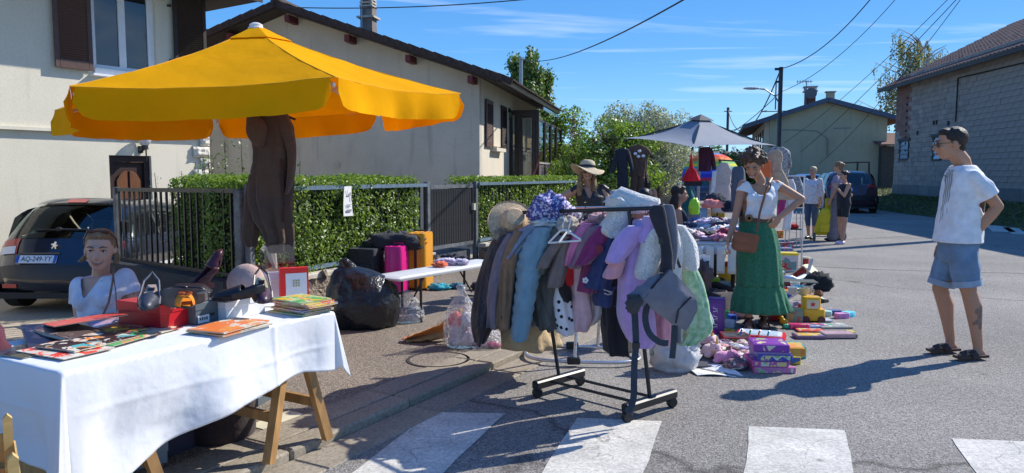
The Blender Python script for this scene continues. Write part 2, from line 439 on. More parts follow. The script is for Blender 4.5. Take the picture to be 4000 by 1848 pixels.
for i in range(-7,11):
 inst('channel_block',ch,kerb,kpt(i+.5,-.125,-.044),(0,0,ang+rng.uniform(-.003,.003)))
 inst('edging_block',ch2,kerb,kpt(i+.5,.255,PW-.044),(0,0,ang+rng.uniform(-.003,.003)))
zeb=[((1685,1612),(1972,1617),(1732,1848),(1382,1848)),((2257,1634),(2588,1648),(2515,1848),(2117,1848)),((2928,1667),(3300,1682),(3336,1848),(2907,1848)),((3716,1715),(4130,1732),(4300,1868),(3814,1848))]
for q in zeb:
 P=[gp(*c)for c in q]
 a,b,c,d=P
 c2,d2=b+(c-b)*5.2,a+(d-a)*5.2
 mb=MB();nn=26
 L1=[];R1=[]
 for i in range(nn+1):
  t=i/nn;j=.005
  L1.append(a.lerp(d2,t)+V3((rng.uniform(-j,j),0,0)));R1.append(b.lerp(c2,t)+V3((rng.uniform(-j,j),0,0)))
 vs=L1+R1;vs=[(v.x,v.y,.004)for v in vs]
 mb.add(vs,[(i,i+1,nn+2+i,nn+1+i)for i in range(nn)])
 o=mb.bd('crossing_stripe',m_line,fix=True);tag(o,kind='structure')
for k in range(4):
 c=gp(3905+k*75,893+k*9,0);mb=MB();mb.box((c.x,c.y,.003),(.5,2.6,.002),rz=-.5)
 tag(mb.bd('crossing_stripe',m_line),kind='structure')
seam=[gp(2990,1030),gp(3150,1040),gp(3400,1052),gp(3700,1062),gp(4000,1068),gp(4300,1070)]
mb=MB();mb.tube([(p.x,p.y,.001)for p in seam],.018,6,flat=.12);tag(mb.bd('tar_seam',M('tar',(.06,.058,.055),.8)),kind='structure')
seam=[gp(3250,940),gp(3500,925),gp(3800,905)]
mb=MB();mb.tube([(p.x,p.y,.001)for p in seam],.02,6,flat=.12);tag(mb.bd('tar_seam',M('tar',(.06,.058,.055),.8)),kind='structure')
c=gp(1712,1405,PW)
mc=Tg('manhole_cover','oval iron utility cover set in the brown pavement by the orange bag','manhole cover',(c.x,c.y,PW))
m_iron=M('cast iron',(.05,.04,.035),.6,bump=.4,bsc=40)
mb=MB();mb.lt([(.215,-.01),(.215,.004),(0,.004)],n=36);mb.bd('cover',m_pave,mc)
mb=MB();mb.lt([(.24,-.01),(.24,.006),(.217,.006),(.217,-.01),(.24,-.01)],n=36);mb.bd('ring',m_iron,mc)
# buildings
def render_mat(name,c1,c2,c3,vert=True,rough=.92):
 """roughcast wall with soft weather stains"""
 m=bpy.data.materials.new(name);m.use_nodes=True;n,l=m.node_tree.nodes,m.node_tree.links;b=n['Principled BSDF']
 t=n.new('ShaderNodeTexCoord');vec=t.outputs['Object']
 a=n.new('ShaderNodeTexNoise');a.inputs['Scale'].default_value=.45;a.inputs['Detail'].default_value=7;a.inputs['Roughness'].default_value=.65;l.new(vec,a.inputs[0])
 mp_=n.new('ShaderNodeMapping');mp_.inputs['Scale'].default_value=(4.5,4.5,.55);l.new(vec,mp_.inputs[0])
 s=n.new('ShaderNodeTexNoise');s.inputs['Scale'].default_value=1.0;s.inputs['Detail'].default_value=6;l.new(mp_.outputs[0],s.inputs[0])
 r=n.new('ShaderNodeValToRGB');r.color_ramp.elements[0].position=.35;r.color_ramp.elements[1].position=.68;r.color_ramp.elements[0].color=(*c1,1);r.color_ramp.elements[1].color=(*c2,1);l.new(a.outputs[0],r.inputs[0])
 r2=n.new('ShaderNodeValToRGB');r2.color_ramp.elements[0].position=.56;r2.color_ramp.elements[1].position=.78;l.new(s.outputs[0],r2.inputs[0])
 mt=n.new('ShaderNodeMath');mt.operation='MULTIPLY';mt.inputs[1].default_value=.75;l.new(r2.outputs[0],mt.inputs[0])
 mx=n.new('ShaderNodeMixRGB');mx.inputs[2].default_value=(*c3,1);l.new(mt.outputs[0],mx.inputs[0]);l.new(r.outputs[0],mx.inputs[1])
 f=n.new('ShaderNodeTexNoise');f.inputs['Scale'].default_value=35;f.inputs['Detail'].default_value=6;l.new(vec,f.inputs[0])
 mf=n.new('ShaderNodeMixRGB');mf.blend_type='OVERLAY';mf.inputs[0].default_value=.25;l.new(mx.outputs[0],mf.inputs[1]);l.new(f.outputs[0],mf.inputs[2])
 l.new(mf.outputs[0],b.inputs['Base Color']);b.inputs['Roughness'].default_value=rough;b.inputs['Specular IOR Level'].default_value=.2
 bp=n.new('ShaderNodeBump');bp.inputs['Strength'].default_value=.5;bp.inputs['Distance'].default_value=.006
 f2=n.new('ShaderNodeTexNoise');f2.inputs['Scale'].default_value=90;f2.inputs['Detail'].default_value=3;l.new(vec,f2.inputs[0]);l.new(f2.outputs[0],bp.inputs['Height']);l.new(bp.outputs[0],b.inputs['Normal'])
 return m
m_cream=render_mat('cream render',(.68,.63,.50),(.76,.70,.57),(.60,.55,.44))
m_gable=render_mat('shade greyed weathered render',(.42,.39,.325),(.56,.52,.44),(.24,.23,.22))  # cream wall greyed to carry the gable's shade; streaks are weather stains
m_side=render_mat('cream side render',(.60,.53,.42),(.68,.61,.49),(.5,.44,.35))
m_far=render_mat('ochre grey render',(.36,.35,.24),(.44,.43,.30),(.26,.25,.19))
m_bwood=M('dark brown wood',(.030,.018,.014),.55,var=.3,sc=20,stretch=(6,6,1))
m_rwood=M('brown painted shutter',(.10,.055,.045),.5,var=.2,sc=10)
m_tile=M('dark brown roof tile',(.055,.034,.028),.85,var=.45,sc=5,bump=.4,bsc=30)
m_white=gloss('white window paint',(.78,.78,.78),rough=.3)
m_zinc=M('zinc gutter',(.30,.31,.33),.4,metal=.6)
def glass_dark(name,tint=(.02,.025,.03)):
 return M(name,tint,.03,var=0,spec=1.0,coat=.5)
m_glass=glass_dark('window glass')
def tgl(name,tint,refl=.12):
 m=bpy.data.materials.new(name);m.use_nodes=True;n,l=m.node_tree.nodes,m.node_tree.links;n.remove(n['Principled BSDF'])
 t_=n.new('ShaderNodeBsdfTransparent');t_.inputs[0].default_value=(*tint,1);g_=n.new('ShaderNodeBsdfGlossy');g_.inputs['Roughness'].default_value=.02
 f_=n.new('ShaderNodeFresnel');f_.inputs[0].default_value=1.5;a_=n.new('ShaderNodeMath');a_.operation='ADD';a_.inputs[1].default_value=refl;a_.use_clamp=True;l.new(f_.outputs[0],a_.inputs[0])
 x_=n.new('ShaderNodeMixShader');l.new(a_.outputs[0],x_.inputs[0]);l.new(t_.outputs[0],x_.inputs[1]);l.new(g_.outputs[0],x_.inputs[2]);l.new(x_.outputs[0],n['Material Output'].inputs[0]);return m
m_pane=tgl('clear pane',(.9,.93,.92),.05)
m_redwood=M('dark red purlin',(.12,.02,.025),.6,var=.2)
# neighbouring house on the left: facade plane through its right corner
LC=V3((-5.72,14.0,0));la=V3((-.54,-.842,0)).normalized();ln=V3((.842,-.54,0)).normalized()
GZ=-.34
def lw(s,z,o=0):p=LC+la*s+ln*o;return V3((p.x,p.y,z))
LX=atan2(-la.y,-la.x)
lh=Tg('cream_house','tall cream rendered house at the left with brown shutters, stone quoins and arched brown door','house',(LC.x,LC.y,0),LX)
def lhit(u,v):
 s,z=hit(u,v,(LC.x,LC.y),(la.x,la.y));return-s,z
W0,W1=lhit(353,292)[0],lhit(607,200)[0]
WZ0=lhit(365,292)[1];WZ1=WZ0+1.55
D0,D1=lhit(425,606)[0],lhit(590,606)[0];DZ1=lhit(425,606)[1]
ZL=lhit(400,512)[1]
mb=MB()
def wall_open(mb,x0,x1,z0,z1,holes,th=.25,y=0.0):
 xs=sorted({x0,x1,*[h[0]for h in holes],*[h[1]for h in holes]});zs=sorted({z0,z1,*[h[2]for h in holes],*[h[3]for h in holes]})
 for a,b in zip(xs,xs[1:]):
  zz=None
  for c,d in list(zip(zs,zs[1:]))+[(None,None)]:
   solid=c is not None and not any(h[0]<=(a+b)/2<=h[1]and h[2]<=(c+d)/2<=h[3]for h in holes)
   if solid:zz=(zz[0],d)if zz else(c,d)
   elif zz:mb.box(((a+b)/2,y+th/2,sum(zz)/2),(b-a,th,zz[1]-zz[0]));zz=None
wall_open(mb,-12,0,GZ-.3,ZL,[(D0,D1,GZ-.3,DZ1)])
wall_open(mb,-12,0,ZL+.0,4.75,[(W0,W1,WZ0,WZ1)],y=-.035,th=.285)
mb.box((-.125,4,2.2),(.25,7.5,5.1));mb.box((-6,7.9,2.2),(12,.25,5.1));mb.box((-11.875,4,2.2),(.25,7.5,5.1))
mb.bd('wall',m_cream,lh)
mb=MB();mb.box((-5.6,.0,4.66),(12.4,1.86,.06));mb.bd('soffit',m_bwood,lh)
mb=MB();mb.box((-5.6,-.945,4.70),(12.4,.03,.20));mb.bd('fascia',m_bwood,lh)
mb=MB();mb.add([(-12,-1.0,4.78),(.65,-1.0,4.78),(.65,4,6.4),(-12,4,6.4),(.65,9,4.78),(-12,9,4.78)],[(0,1,2,3),(3,2,4,5),(1,0,5,4),(0,3,5),(1,4,2)]);mb.bd('roof',m_tile,lh)
m_quoin=M('white rock quoin',(.62,.58,.50),.9,var=.25,sc=8,bump=1.0,bsc=14,bdist=.03)
q=0;z=GZ
while z<4.5:
 w=(.34 if q%2==0 else .20)if z<ZL-.1 else .14
 if not(ZL-.16<z<ZL+.02):
  mb=MB();mb.box((-w/2+.03,-.03-.0,z+.10),(w,.10,.20))
  bmv=[V3(v)for v in mb.v]
  mb2=MB()
  def qf(a,b,w=w,z=z):
   e=min(a,1-a,b,1-b);k=min(1,e*5)
   return(-w+.03+a*w,-.05-(.045 if z<ZL else .012)*k*(.6+.8*rng.random())-(.005 if z>ZL else 0),z+.005+b*.19)
  mb2.sht(qf,5,4,.06);mb2.bd('quoin_stone',m_quoin,lh)
 z+=.21;q+=1
mb=MB();mb.box((-6.0,-.055,ZL-.02),(11.9,.05,.05));mb.bd('string_course',m_cream,lh)
ww=W1-W0
mb=MB()
for x in(W0+.03,W1-.03):mb.box((x,.06,(WZ0+WZ1)/2),(.06,.07,WZ1-WZ0))
mb.box(((W0+W1)/2,.06,WZ1-.03),(ww-.12,.07,.06));mb.box(((W0+W1)/2,.03,WZ0+.06),(ww-.12,.13,.12));mb.box(((W0+W1)/2,-.06,WZ0-.01),(ww+.06,.18,.04))
wf=mb.bd('window',m_white,lh,bevel=.006)
for sx in(0,1):
 xa=W0+.06+sx*(ww-.12)/2;xb=xa+(ww-.12)/2
 mb=MB()
 for x in(xa+.03,xb-.03):mb.box((x,.045,(WZ0+WZ1)/2+.03),(.06,.05,WZ1-WZ0-.18))
 mb.box(((xa+xb)/2,.045,WZ1-.09),(xb-xa-.12,.05,.06));mb.box(((xa+xb)/2,.045,WZ0+.15),(xb-xa-.12,.05,.06))
 mb.bd('casement',m_white,wf,bevel=.004)
 mb=MB();mb.box(((xa+xb)/2,.05,(WZ0+WZ1)/2+.03),(xb-xa-.12,.008,WZ1-WZ0-.28));mb.bd('pane',m_glass,wf)
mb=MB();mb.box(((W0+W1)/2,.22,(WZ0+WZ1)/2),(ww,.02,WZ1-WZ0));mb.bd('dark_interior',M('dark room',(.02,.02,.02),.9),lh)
def shutter(par,x0,x1,z0,z1,y,mat,n,nm='shutter',solid=False,tilt=0,th=.035):
 """origin at the hinge edge"""
 w=x1-x0
 mb=MB()
 for x in(x0+.035,x1-.035):mb.box((x,y,(z0+z1)/2),(.07,th,z1-z0))
 for zc_ in(z0+.07,z1-.05):mb.box(((x0+x1)/2,y,zc_),(w-.14,th,.10 if zc_>z0+.08 else .14))
 o=mb.bd(nm,mat,par,bevel=.004)
 a,b=z0+.15,z1-.11
 sl=MB();sl.box((0,0,0),(w-.14,.006,.038),mat=Mx3.Rotation(R(35),3,'X'));s0=None
 for i in range(n):
  zc_=a+(b-a)*(i+.5)/n
  if s0 is None:s0=sl.bd('slat',mat,o);s0.location=((x0+x1)/2,y,zc_)
  else:inst('slat',s0,o,((x0+x1)/2,y,zc_))
 mb=MB();mb.box(((x0+x1)/2,y+.012,(a+b)/2),(w-.13,.004,b-a+.02));mb.bd('backing',mat,o)
 return o
SZ0=lhit(290,268)[1]-.02
shutter(lh,lhit(196,150)[0],W0-.01,SZ0,SZ0+1.62,-.115,m_rwood,36)
shutter(lh,lhit(662,100)[0],lhit(788,100)[0],SZ0+.02,SZ0+1.62,-.115,m_bwood,36)
for x,z in((W1+.25,SZ0+1.3),(W1+.25,SZ0+.35)):
 mb=MB();mb.box((x,-.06,z),(.05,.06,.03));mb.ell((x,-.10,z),.018,8,6);mb.bd('shutter_stop',m_bwood,lh)
m_door=M('varnished oak door',(.16,.060,.022),.45,var=.3,sc=4,stretch=(8,8,1))
m_doord=M('dark door frame',(.035,.015,.012),.5,var=.2)
dw=D1-D0
mb=MB()
for x in(D0+.05,D1-.05):mb.box((x,.10,(GZ+DZ1)/2),(.10,.08,DZ1-GZ))
mb.box(((D0+D1)/2,.10,DZ1-.06),(dw-.2,.08,.12))
dr=mb.bd('door',m_doord,lh)
mb=MB();mb.box(((D0+D1)/2,.13,(GZ+DZ1)/2-.06),(dw-.2,.04,DZ1-GZ-.12));mb.bd('door_leaf',m_doord,dr)
cx=(D0+D1)/2;pw=(dw-.36)/2
for k in(-1,1):
 xa,xb=(cx-pw-.02,cx-.02)if k<0 else(cx+.02,cx+.02+pw)
 for z0,z1,arch in((GZ+.95,DZ1-.42,1),(GZ+.2,GZ+.85,0)):
  pts=[(xa,z0),(xb,z0)]
  if arch:
   for t in range(9):
    f=t/8;x=xb+(xa-xb)*f;d_=abs(x-cx)/pw;pts.append((x,z1+.16*sqrt(max(0,1-d_*d_))))
  else:pts+=[(xb,z1),(xa,z1)]
  mb=MB();mb.ps(pts,.03,o=(0,.11,0));mb.bd('panel',m_door,dr,bevel=.006)
mb=MB()
for k in range(7):
 a0_,a1_=pi*k/7,pi*(k+1)/7
 mb.bm_((cx+.17*cos(a0_),.07,GZ+.62+.12*sin(a0_)),(cx+.17*cos(a1_),.07,GZ+.62+.12*sin(a1_)),.02,.03)
mb.bd('arch_moulding',M('door moulding',(.28,.12,.05),.4),dr)
mb=MB();mb.box((D1-.16,.07,GZ+1.0),(.02,.02,.14));mb.bd('handle',gloss('brass',(.5,.35,.12),metal=1,rough=.25),dr)
lx,lz=lhit(545,548)
mb=MB();mb.box((lx,-.02,lz-.16),(.07,.04,.12));mb.bm_((lx,-.03,lz-.20),(lx,-.14,lz-.15),.025,.025);mb.tube([(lx,-.15,lz-.16),(lx,-.15,lz-.09)],[.06,.055],10);mb.tube([(lx+.02,-.15,lz-.36),(lx+.02,-.15,lz-.1)],.012,6)
wlamp=mb.bd('wall_lamp',M('black iron',(.02,.02,.02),.5),lh)
mb=MB();mb.ell((lx,-.15,lz),.105,18,12);mb.bd('glass_globe',M('crackled glass',(.85,.87,.85),.12,var=.25,sc=25,trans=.55,bump=1.0,bsc=18,bdist=.02),wlamp,smooth=True)
# house in the middle: shaded gable, lit side with glazed porch
HC=V3((-.76,17.5,0));HR=atan2(-.197,.98)
mh=Tg('gable_house','low cream house behind the hedge with brown tiled gable roof and glazed porch','house',(HC.x,HC.y,0),HR)
Mi=Mx3.Rotation(-HR,3,'Z')
def mhit(u,v,y=0.0):
 dr_=Mx3.Rotation(HR,3,'Z')@V3((1,0,0));p0=HC+Mx3.Rotation(HR,3,'Z')@V3((0,y,0))
 s,z=hit(u,v,(p0.x,p0.y),(dr_.x,dr_.y));return s,z
def shit(u,v,x=0.0):
 dr_=Mx3.Rotation(HR,3,'Z')@V3((0,1,0));p0=HC+Mx3.Rotation(HR,3,'Z')@V3((x,0,0))
 s,z=hit(u,v,(p0.x,p0.y),(dr_.x,dr_.y));return s,z
ax_,az_=mhit(1150,50);ax_=mhit(1122,20)[0]
ez=mhit(1874,300)[1]
slope=(az_-ez)/(-ax_);
xl=2*ax_
mb=MB();mb.ps([(xl,-.5),(0,-.5),(0,ez),(ax_,az_),(xl,ez)],-.22,o=(0,0,0));
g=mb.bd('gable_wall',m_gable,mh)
pz0=.9
mb=MB();SWX=-.02
SH0,SH1=shit(1908,500)[0],shit(1968,500)[0]
SHZ1,SHZ0=shit(1905,390)[1],shit(1905,572)[1]
SL=8.2
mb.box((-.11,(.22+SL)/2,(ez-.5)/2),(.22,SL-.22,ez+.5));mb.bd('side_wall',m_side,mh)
mb=MB();mb.box((xl+.11,3.3,(ez-.5)/2),(.22,6.1,ez+.5));mb.bd('back_wall',m_side,mh)
ov=.62;y0=-.55;y1=SL+.3
def roofz(x):return az_+.14-slope*abs(x-ax_)
for sgn,nm in((1,'roof_slope'),(-1,'roof_slope')):
 xe=.62 if sgn>0 else xl-.62
 mb=MB();t=.15
 mb.add([(ax_,y0,roofz(ax_)),(xe,y0,roofz(xe)),(xe,y1,roofz(xe)),(ax_,y1,roofz(ax_)),(ax_,y0,roofz(ax_)-t),(xe,y0,roofz(xe)-t),(xe,y1,roofz(xe)-t),(ax_,y1,roofz(ax_)-t)],[(0,1,2,3),(7,6,5,4),(0,4,5,1),(1,5,6,2),(2,6,7,3),(3,7,4,0)])
 rs_=mb.bd(nm,m_bwood,mh)
 n_=int(abs(xe-ax_)/.30);vt=None
 for i in range(n_+1):
  x=ax_+sgn*(i+.5)*.30;a=math.atan(slope)*sgn
  if vt is None:
   mb=MB();mb.box((0,0,0),(.36,.40,.028));mb.box((0,-.20,-.07),(.36,.03,.15));vt=mb.bd('verge_tile',m_tile,rs_)
   vt.location=(x,y0+.16,roofz(x)+.035);vt.rotation_euler=(0,a+.05*sgn,0)
  else:inst('verge_tile',vt,rs_,(x,y0+.16,roofz(x)+.035+rng.uniform(-.004,.004)),(0,a+.06*sgn,rng.uniform(-.01,.01)))
 mb=MB()
 for i in range(n_+1):
  x=ax_+sgn*(i+.5)*.30
  for j in range(int((y1-y0-.4)/.26)):
   mb.box((x,y0+.52+j*.26,roofz(x)+.03),(.34,.24,.03),mat=Mx3.Rotation(math.atan(slope)*sgn+.06*sgn,3,'Y'))
 tag(mb.bd('roof_tiles',m_tile,rs_),kind='stuff')
mb=MB();mb.tube([(ax_,y0-.05,roofz(ax_)+.03),(ax_,y1,roofz(ax_)+.03)],.11,12);mb.bd('ridge_cap',m_tile,mh,smooth='auto')
for u,v in((1133,45),(1365,130),(1602,205),(1843,285),(905,90)):
 x,_=mhit(u,v,-.3)
 mb=MB();mb.box((x,-.24,roofz(x)-.28),(.12,.46,.16));mb.bd('purlin_end',m_redwood,mh)
xe=.62
mb=MB();
for k in range(7):
 pass
prof=[(xe+.06+.075*cos(pi+pi*k/8),roofz(xe)-.06+.075*sin(pi+pi*k/8))for k in range(9)]
prof+=[(p[0]+(.006 if k==0 else 0),p[1]+.006)for k,p in enumerate(prof[::-1])]
mb.rings([[V3((p[0],y,p[1]))for p in prof]for y in(y0,y1)]);mb.bd('gutter',m_zinc,mh)
mb=MB();mb.tube([(xe+.03,y1-.1,roofz(xe)-.12),(xe-.02,y1-.1,roofz(xe)-.4),(.06,y1-.1,roofz(xe)-.7),(.06,y1-.1,0)],.04,8);mb.bd('downpipe',m_zinc,mh)
mb=MB();te=None
for j in range(int((y1-y0)/.22)):
 y=y0+.11+j*.22
 if te is None:
  a=[(.11*cos(pi*k/6),.05*sin(pi*k/6))for k in range(7)]
  mb.rings([[V3((x_,p[0],p[1]-x_*slope))for p in a]for x_ in(-.3,.08)]);te=mb.bd('eave_tile',m_tile,mh);te.location=(xe,y,roofz(xe)+.02)
 else:inst('eave_tile',te,mh,(xe,y,roofz(xe)+.02))
chx,chz=mhit(1440,100,2.6)
ch_=MB();ch_.box((chx,2.6,chz-.3),(.34,.34,1.6));c_o=ch_.bd('chimney',M('chimney block',(.20,.17,.15),.9,var=.35,sc=6),mh)
mb=MB();mb.box((chx,2.6,chz+.20),(.50,.50,.05));mb.bd('chimney_collar',m_gable,c_o)
for k in range(3):
 mb=MB();mb.box((chx,2.6,chz+.50+k*.09),(.38-.02*k,.38-.02*k,.035));mb.bd('chimney_slab',m_gable,c_o)
for i in(-1,1):
 for j in(-1,1):mb=MB();mb.box((chx+i*.14,2.6+j*.14,chz+.56),(.05,.05,.26));mb.bd('chimney_post',m_gable,c_o)
mb=MB();mb.tube([(chx-.07,2.3,chz-.2),(chx-.07,2.3,chz+1.9)],.018,6)
for k in range(5):mb.tube([(chx-.35+.05*k,2.3,chz+1.3+k*.12),(chx+.2-.05*k,2.3,chz+1.3+k*.12)],.008,4)
mb.bd('aerial_mast',m_zinc,c_o)
sh=MB()
def side_panel(y0_,y1_,z0,z1,x,mat,nm,par,n=26):
 mb=MB()
 for y in(y0_+.03,y1_-.03):mb.box((x,y,(z0+z1)/2),(.035,.06,z1-z0))
 for zc_ in(z0+.06,z1-.05):mb.box((x,(y0_+y1_)/2,zc_),(.035,y1_-y0_-.12,.10))
 o=mb.bd(nm,mat,par);sl=MB();sl.box((0,0,0),(.005,y1_-y0_-.12,.045),mat=Mx3.Rotation(R(-35),3,'Y'));s0=None
 for i in range(n):
  zc_=z0+.12+(z1-z0-.22)*(i+.5)/n
  if s0 is None:s0=sl.bd('slat',mat,o);s0.location=(x,(y0_+y1_)/2,zc_)
  else:inst('slat',s0,o,(x,(y0_+y1_)/2,zc_))
 mb=MB();mb.box((x-.014,(y0_+y1_)/2,(z0+z1)/2),(.004,y1_-y0_-.1,z1-z0-.1));mb.bd('backing',mat,o)
 return o
ya,yb=shit(1892,480)[0],shit(1918,480)[0];yc,yd=shit(1952,480)[0],shit(1972,480)[0]
zA,zB=shit(1905,575)[1],shit(1905,392)[1]
side_panel(ya,yb,zA,zB,.05,m_rwood,'shutter',mh)
side_panel(yc,yd,zA,zB,.05,m_bwood,'shutter',mh)
mb=MB();mb.box((.012,(yb+yc)/2,(zA+zB)/2),(.03,yc-yb-.05,zB-zA-.1));mb.bd('window',m_side,mh)
mb=MB();mb.box((.07,(yb+yc)/2,zA-.04),(.18,yc-yb+.1,.09));mb.bd('window_sill',m_side,mh)
pfy=shit(1990,500,0)[0]
PX1=mhit(2100,500,pfy)[0];PZ1=mhit(2050,432,pfy)[1]
PY1=shit(2190,500,PX1)[0]
m_alu=M('brown aluminium',(.035,.022,.018),.4,var=.1)
po=Tg('glazed_porch','brown framed glazed porch on the sunny side of the low gable house','porch',(HC.x,HC.y,0),HR)
mb=MB()
for x in(.05,PX1):mb=MB();mb.box((x,pfy,PZ1/2),(.09,.09,PZ1));mb.bd('post',m_alu,po)
xs=[.05,mhit(2000,500,pfy)[0],mhit(2010,500,pfy)[0],mhit(2075,500,pfy)[0],PX1]
mb=MB();mb.box(((.05+PX1)/2,pfy,PZ1-.05),(PX1-.14,.09,.12));mb.bd('rail',m_alu,po);mb=MB();mb.box(((.05+PX1)/2,pfy,.4),(PX1-.14,.08,.12));mb.bd('rail',m_alu,po)
mb=MB();xm=.05+(PX1-.05)*.20
mb.box((xm,pfy,PZ1/2),(.10,.08,PZ1-.14));mb.box(((.05+xm)/2,pfy,1.5),(xm-.2,.07,.08));mb.bd('mullion',m_alu,po)
mb=MB();xa,xb=xm+.12,PX1-.11;
for x in(xa,xb):mb.box((x,pfy-.01,PZ1/2),(.11,.06,PZ1-.2))
mb.box(((xa+xb)/2,pfy-.01,PZ1-.16),(xb-xa-.11,.06,.08));mb.bd('door_frame',m_alu,po)
mb=MB();mb.box(((xa+xb)/2,pfy+.03,PZ1/2),(xb-xa,.008,PZ1-.2));mb.bd('door_pane',m_pane,po)
mb=MB();mb.box(((.05+xm)/2,pfy+.03,PZ1/2),(xm-.05,.008,PZ1-.2));mb.bd('side_pane',m_pane,po)
n_=4;dy_=(PY1-pfy)/n_
for i in range(n_):
 ya_,yb_=pfy+dy_*i,pfy+dy_*(i+1)
 mb=MB();mb.box((PX1,yb_,PZ1/2-.12),(.09,.09,PZ1-.2));mb.bd('post',m_alu,po)
 mb=MB()
 for y in(ya_+.09,yb_-.09):mb.box((PX1,y,2.12),(.05,.05,PZ1-2.12+.55))
 mb.box((PX1,(ya_+yb_)/2,1.78),(.05,dy_-.23,.06));mb.box((PX1,(ya_+yb_)/2,PZ1-.25),(.05,dy_-.23,.06))
 w_=mb.bd('window_frame',m_alu,po)
 mb=MB();mb.box((PX1+.002,(ya_+yb_)/2,(1.8+PZ1-.25)/2),(.006,dy_-.2,PZ1-2.05));mb.bd('pane',m_pane,w_)
 for k in(0,1):
  mb=MB();mb.box((PX1+.01,ya_+.09+(dy_-.18)*(k+.5)/2,1.0),(.02,(dy_-.18)/2-.015,1.5));mb.bd('lower_panel',M('brown panel',(.11,.085,.08),.5,var=.1),po)
mb=MB();mb.box((PX1,(pfy+PY1)/2,1.765),(.10,PY1-pfy-.1,.05));mb.bd('rail',M('grey porch rail',(.30,.27,.25),.6),po)
mb=MB();mb.add([(.0,pfy-.1,PZ1+.62),(PX1+.18,pfy-.1,PZ1+.0),(PX1+.18,PY1+.1,PZ1+.0),(.0,PY1+.1,PZ1+.62),(.0,pfy-.1,PZ1+.70),(PX1+.18,pfy-.1,PZ1+.09),(PX1+.18,PY1+.1,PZ1+.09),(.0,PY1+.1,PZ1+.70)],[(0,1,2,3),(7,6,5,4),(0,4,5,1),(1,5,6,2),(2,6,7,3),(3,7,4,0)])
mb.bd('porch_roof',tgl('porch roof sheet',(.62,.56,.46),.12),po)
m_boards=[M('pale board',(.62,.50,.34),.7),M('cream curtain',(.68,.62,.48),.9),M('orange board',(.58,.34,.18),.7)]
for k,(fx,w,m_,h_)in enumerate(((.34,.10,1,2.2),(.62,.10,1,2.1),(.40,.06,2,1.5))):
 mb=MB();mb.box((xm+(PX1-xm)*fx,pfy+.35+.1*k,h_/2+.3),(w*(PX1),.03,h_));o=mb.bd('leaning_board',m_boards[m_],po)
Rh=Mx3.Rotation(HR,3,'Z')
def hw(x,y,z):p=HC+Rh@V3((x,y,0));return V3((p.x,p.y,z))
mb=MB();a=hw(PX1-.42,pfy-.35,.3);b=hw(PX1+.12,pfy-.08,2.05);mb.bm_(a,b,.10,.04)
tag(mb.bd('red_pole',M('red oxide paint',(.32,.12,.11),.6)),'dull red bar leaning against the corner of the brown porch','pole')
lp=hw(mhit(1992,440,pfy)[0],pfy-.12,0);lz_=mhit(1992,445,pfy)[1]
t_=Tg('porch_lantern','small black lantern fixed beside the brown porch door','lantern',(lp.x,lp.y,lz_))
mk=M('black iron',(.02,.02,.02),.5)
mb=MB();mb.lt([(.0,.16),(.03,.14),(.10,.05),(.10,.04)],n=6);mb.bd('hood',mk,t_)
mb=MB();mb.lt([(.07,.04),(.04,-.12),(.0,-.12)],n=6);mb.bd('lantern_glass',m_pane,t_)
mb=MB();mb.tube([(-.08,.08,-.14),(-.03,0,-.2),(0,0,-.13)],.01,6);mb.bd('bracket',mk,t_)
vx,vz=mhit(1316,645)
mb=MB();mb.box((vx,-.015,vz),(.16,.03,.14))
for k in range(3):mb.box((vx,-.035,vz-.04+k*.04),(.13,.012,.012))
mb.bd('vent_grille',m_gable,mh)
# far house with the low gable, facing the crossroads
FY=46.0
fL,fR=dp(3003,640,FY),dp(3420,640,FY);fax,faz=dp(3215,405,FY).x,dp(3215,405,FY).z;fer,fel=dp(3453,474,FY).z+.05,dp(3003,474,FY).z+.05
fh=Tg('far_house','plain ochre grey house with blue edged low gable beyond the parked cars','house',(fL.x,FY,0),R(-15))
wd=fR.x-fL.x;ap=fax-fL.x
mb=MB();mb.ps([(0,-.3),(wd,-.3),(wd,fer),(ap,faz),(0,fel)],-.3);mb.bd('gable_wall',m_far,fh)
mb=MB();mb.box((-.0-.15,7.5,(fel-.3)/2),(.3,14.4,fel+.3),mat=Mx3.Rotation(0,3,'Z'));mb.bd('side_wall',m_side,fh)
mb=MB();mb.box((wd-.15,7.5,(fel-.3)/2),(.3,14.4,fel+.3));mb.bd('side_wall',m_far,fh)
m_fr=M('blue painted fascia',(.07,.10,.15),.6,var=.1)
m_froof=M('far roof tile',(.16,.09,.07),.9,var=.3,sc=3)
mb=MB()
for sg in(-1,1):
 xe_=wd+.75 if sg>0 else-1.6;ze=faz-(faz-fer)*(xe_-ap)/(wd-ap)if sg>0 else faz-(faz-fel)*(ap-xe_)/ap
 mb=MB();mb.add([(ap,-.5,faz+.22),(xe_,-.5,ze+.22),(xe_,15,ze+.22),(ap,15,faz+.22),(ap,-.5,faz),(xe_,-.5,ze),(xe_,15,ze),(ap,15,faz)],[(0,1,2,3),(7,6,5,4),(0,4,5,1),(1,5,6,2),(2,6,7,3),(3,7,4,0)])
 mb.bd('roof_slope',m_froof,fh)
 mb=MB();mb.bm_((ap+sg*.01,-.52,faz+.12),(xe_,-.52,ze+.12),.05,.26);mb.bd('fascia',m_fr,fh)
for k in range(5):
 mb=MB();mb.box((-.32,1.2+k*2.5,3.6),(.06,.9,1.2));w_=mb.bd('window',m_bwood,fh)
 mb=MB();mb.box((-.36,1.2+k*2.5,3.6),(.02,.7,1.0));mb.bd('pane',m_glass,w_)
 mb=MB();mb.box((-.32,1.2+k*2.5,1.2),(.06,.9,1.2));w_=mb.bd('window',m_bwood,fh)
c_=dp(3103,415,FY+3);mb=MB();mb.box((c_.x-fL.x,3,c_.z-.3),(.62,.62,2.2));c_o=mb.bd('chimney',M('brick chimney',(.14,.07,.055),.9,var=.3,sc=4),fh)
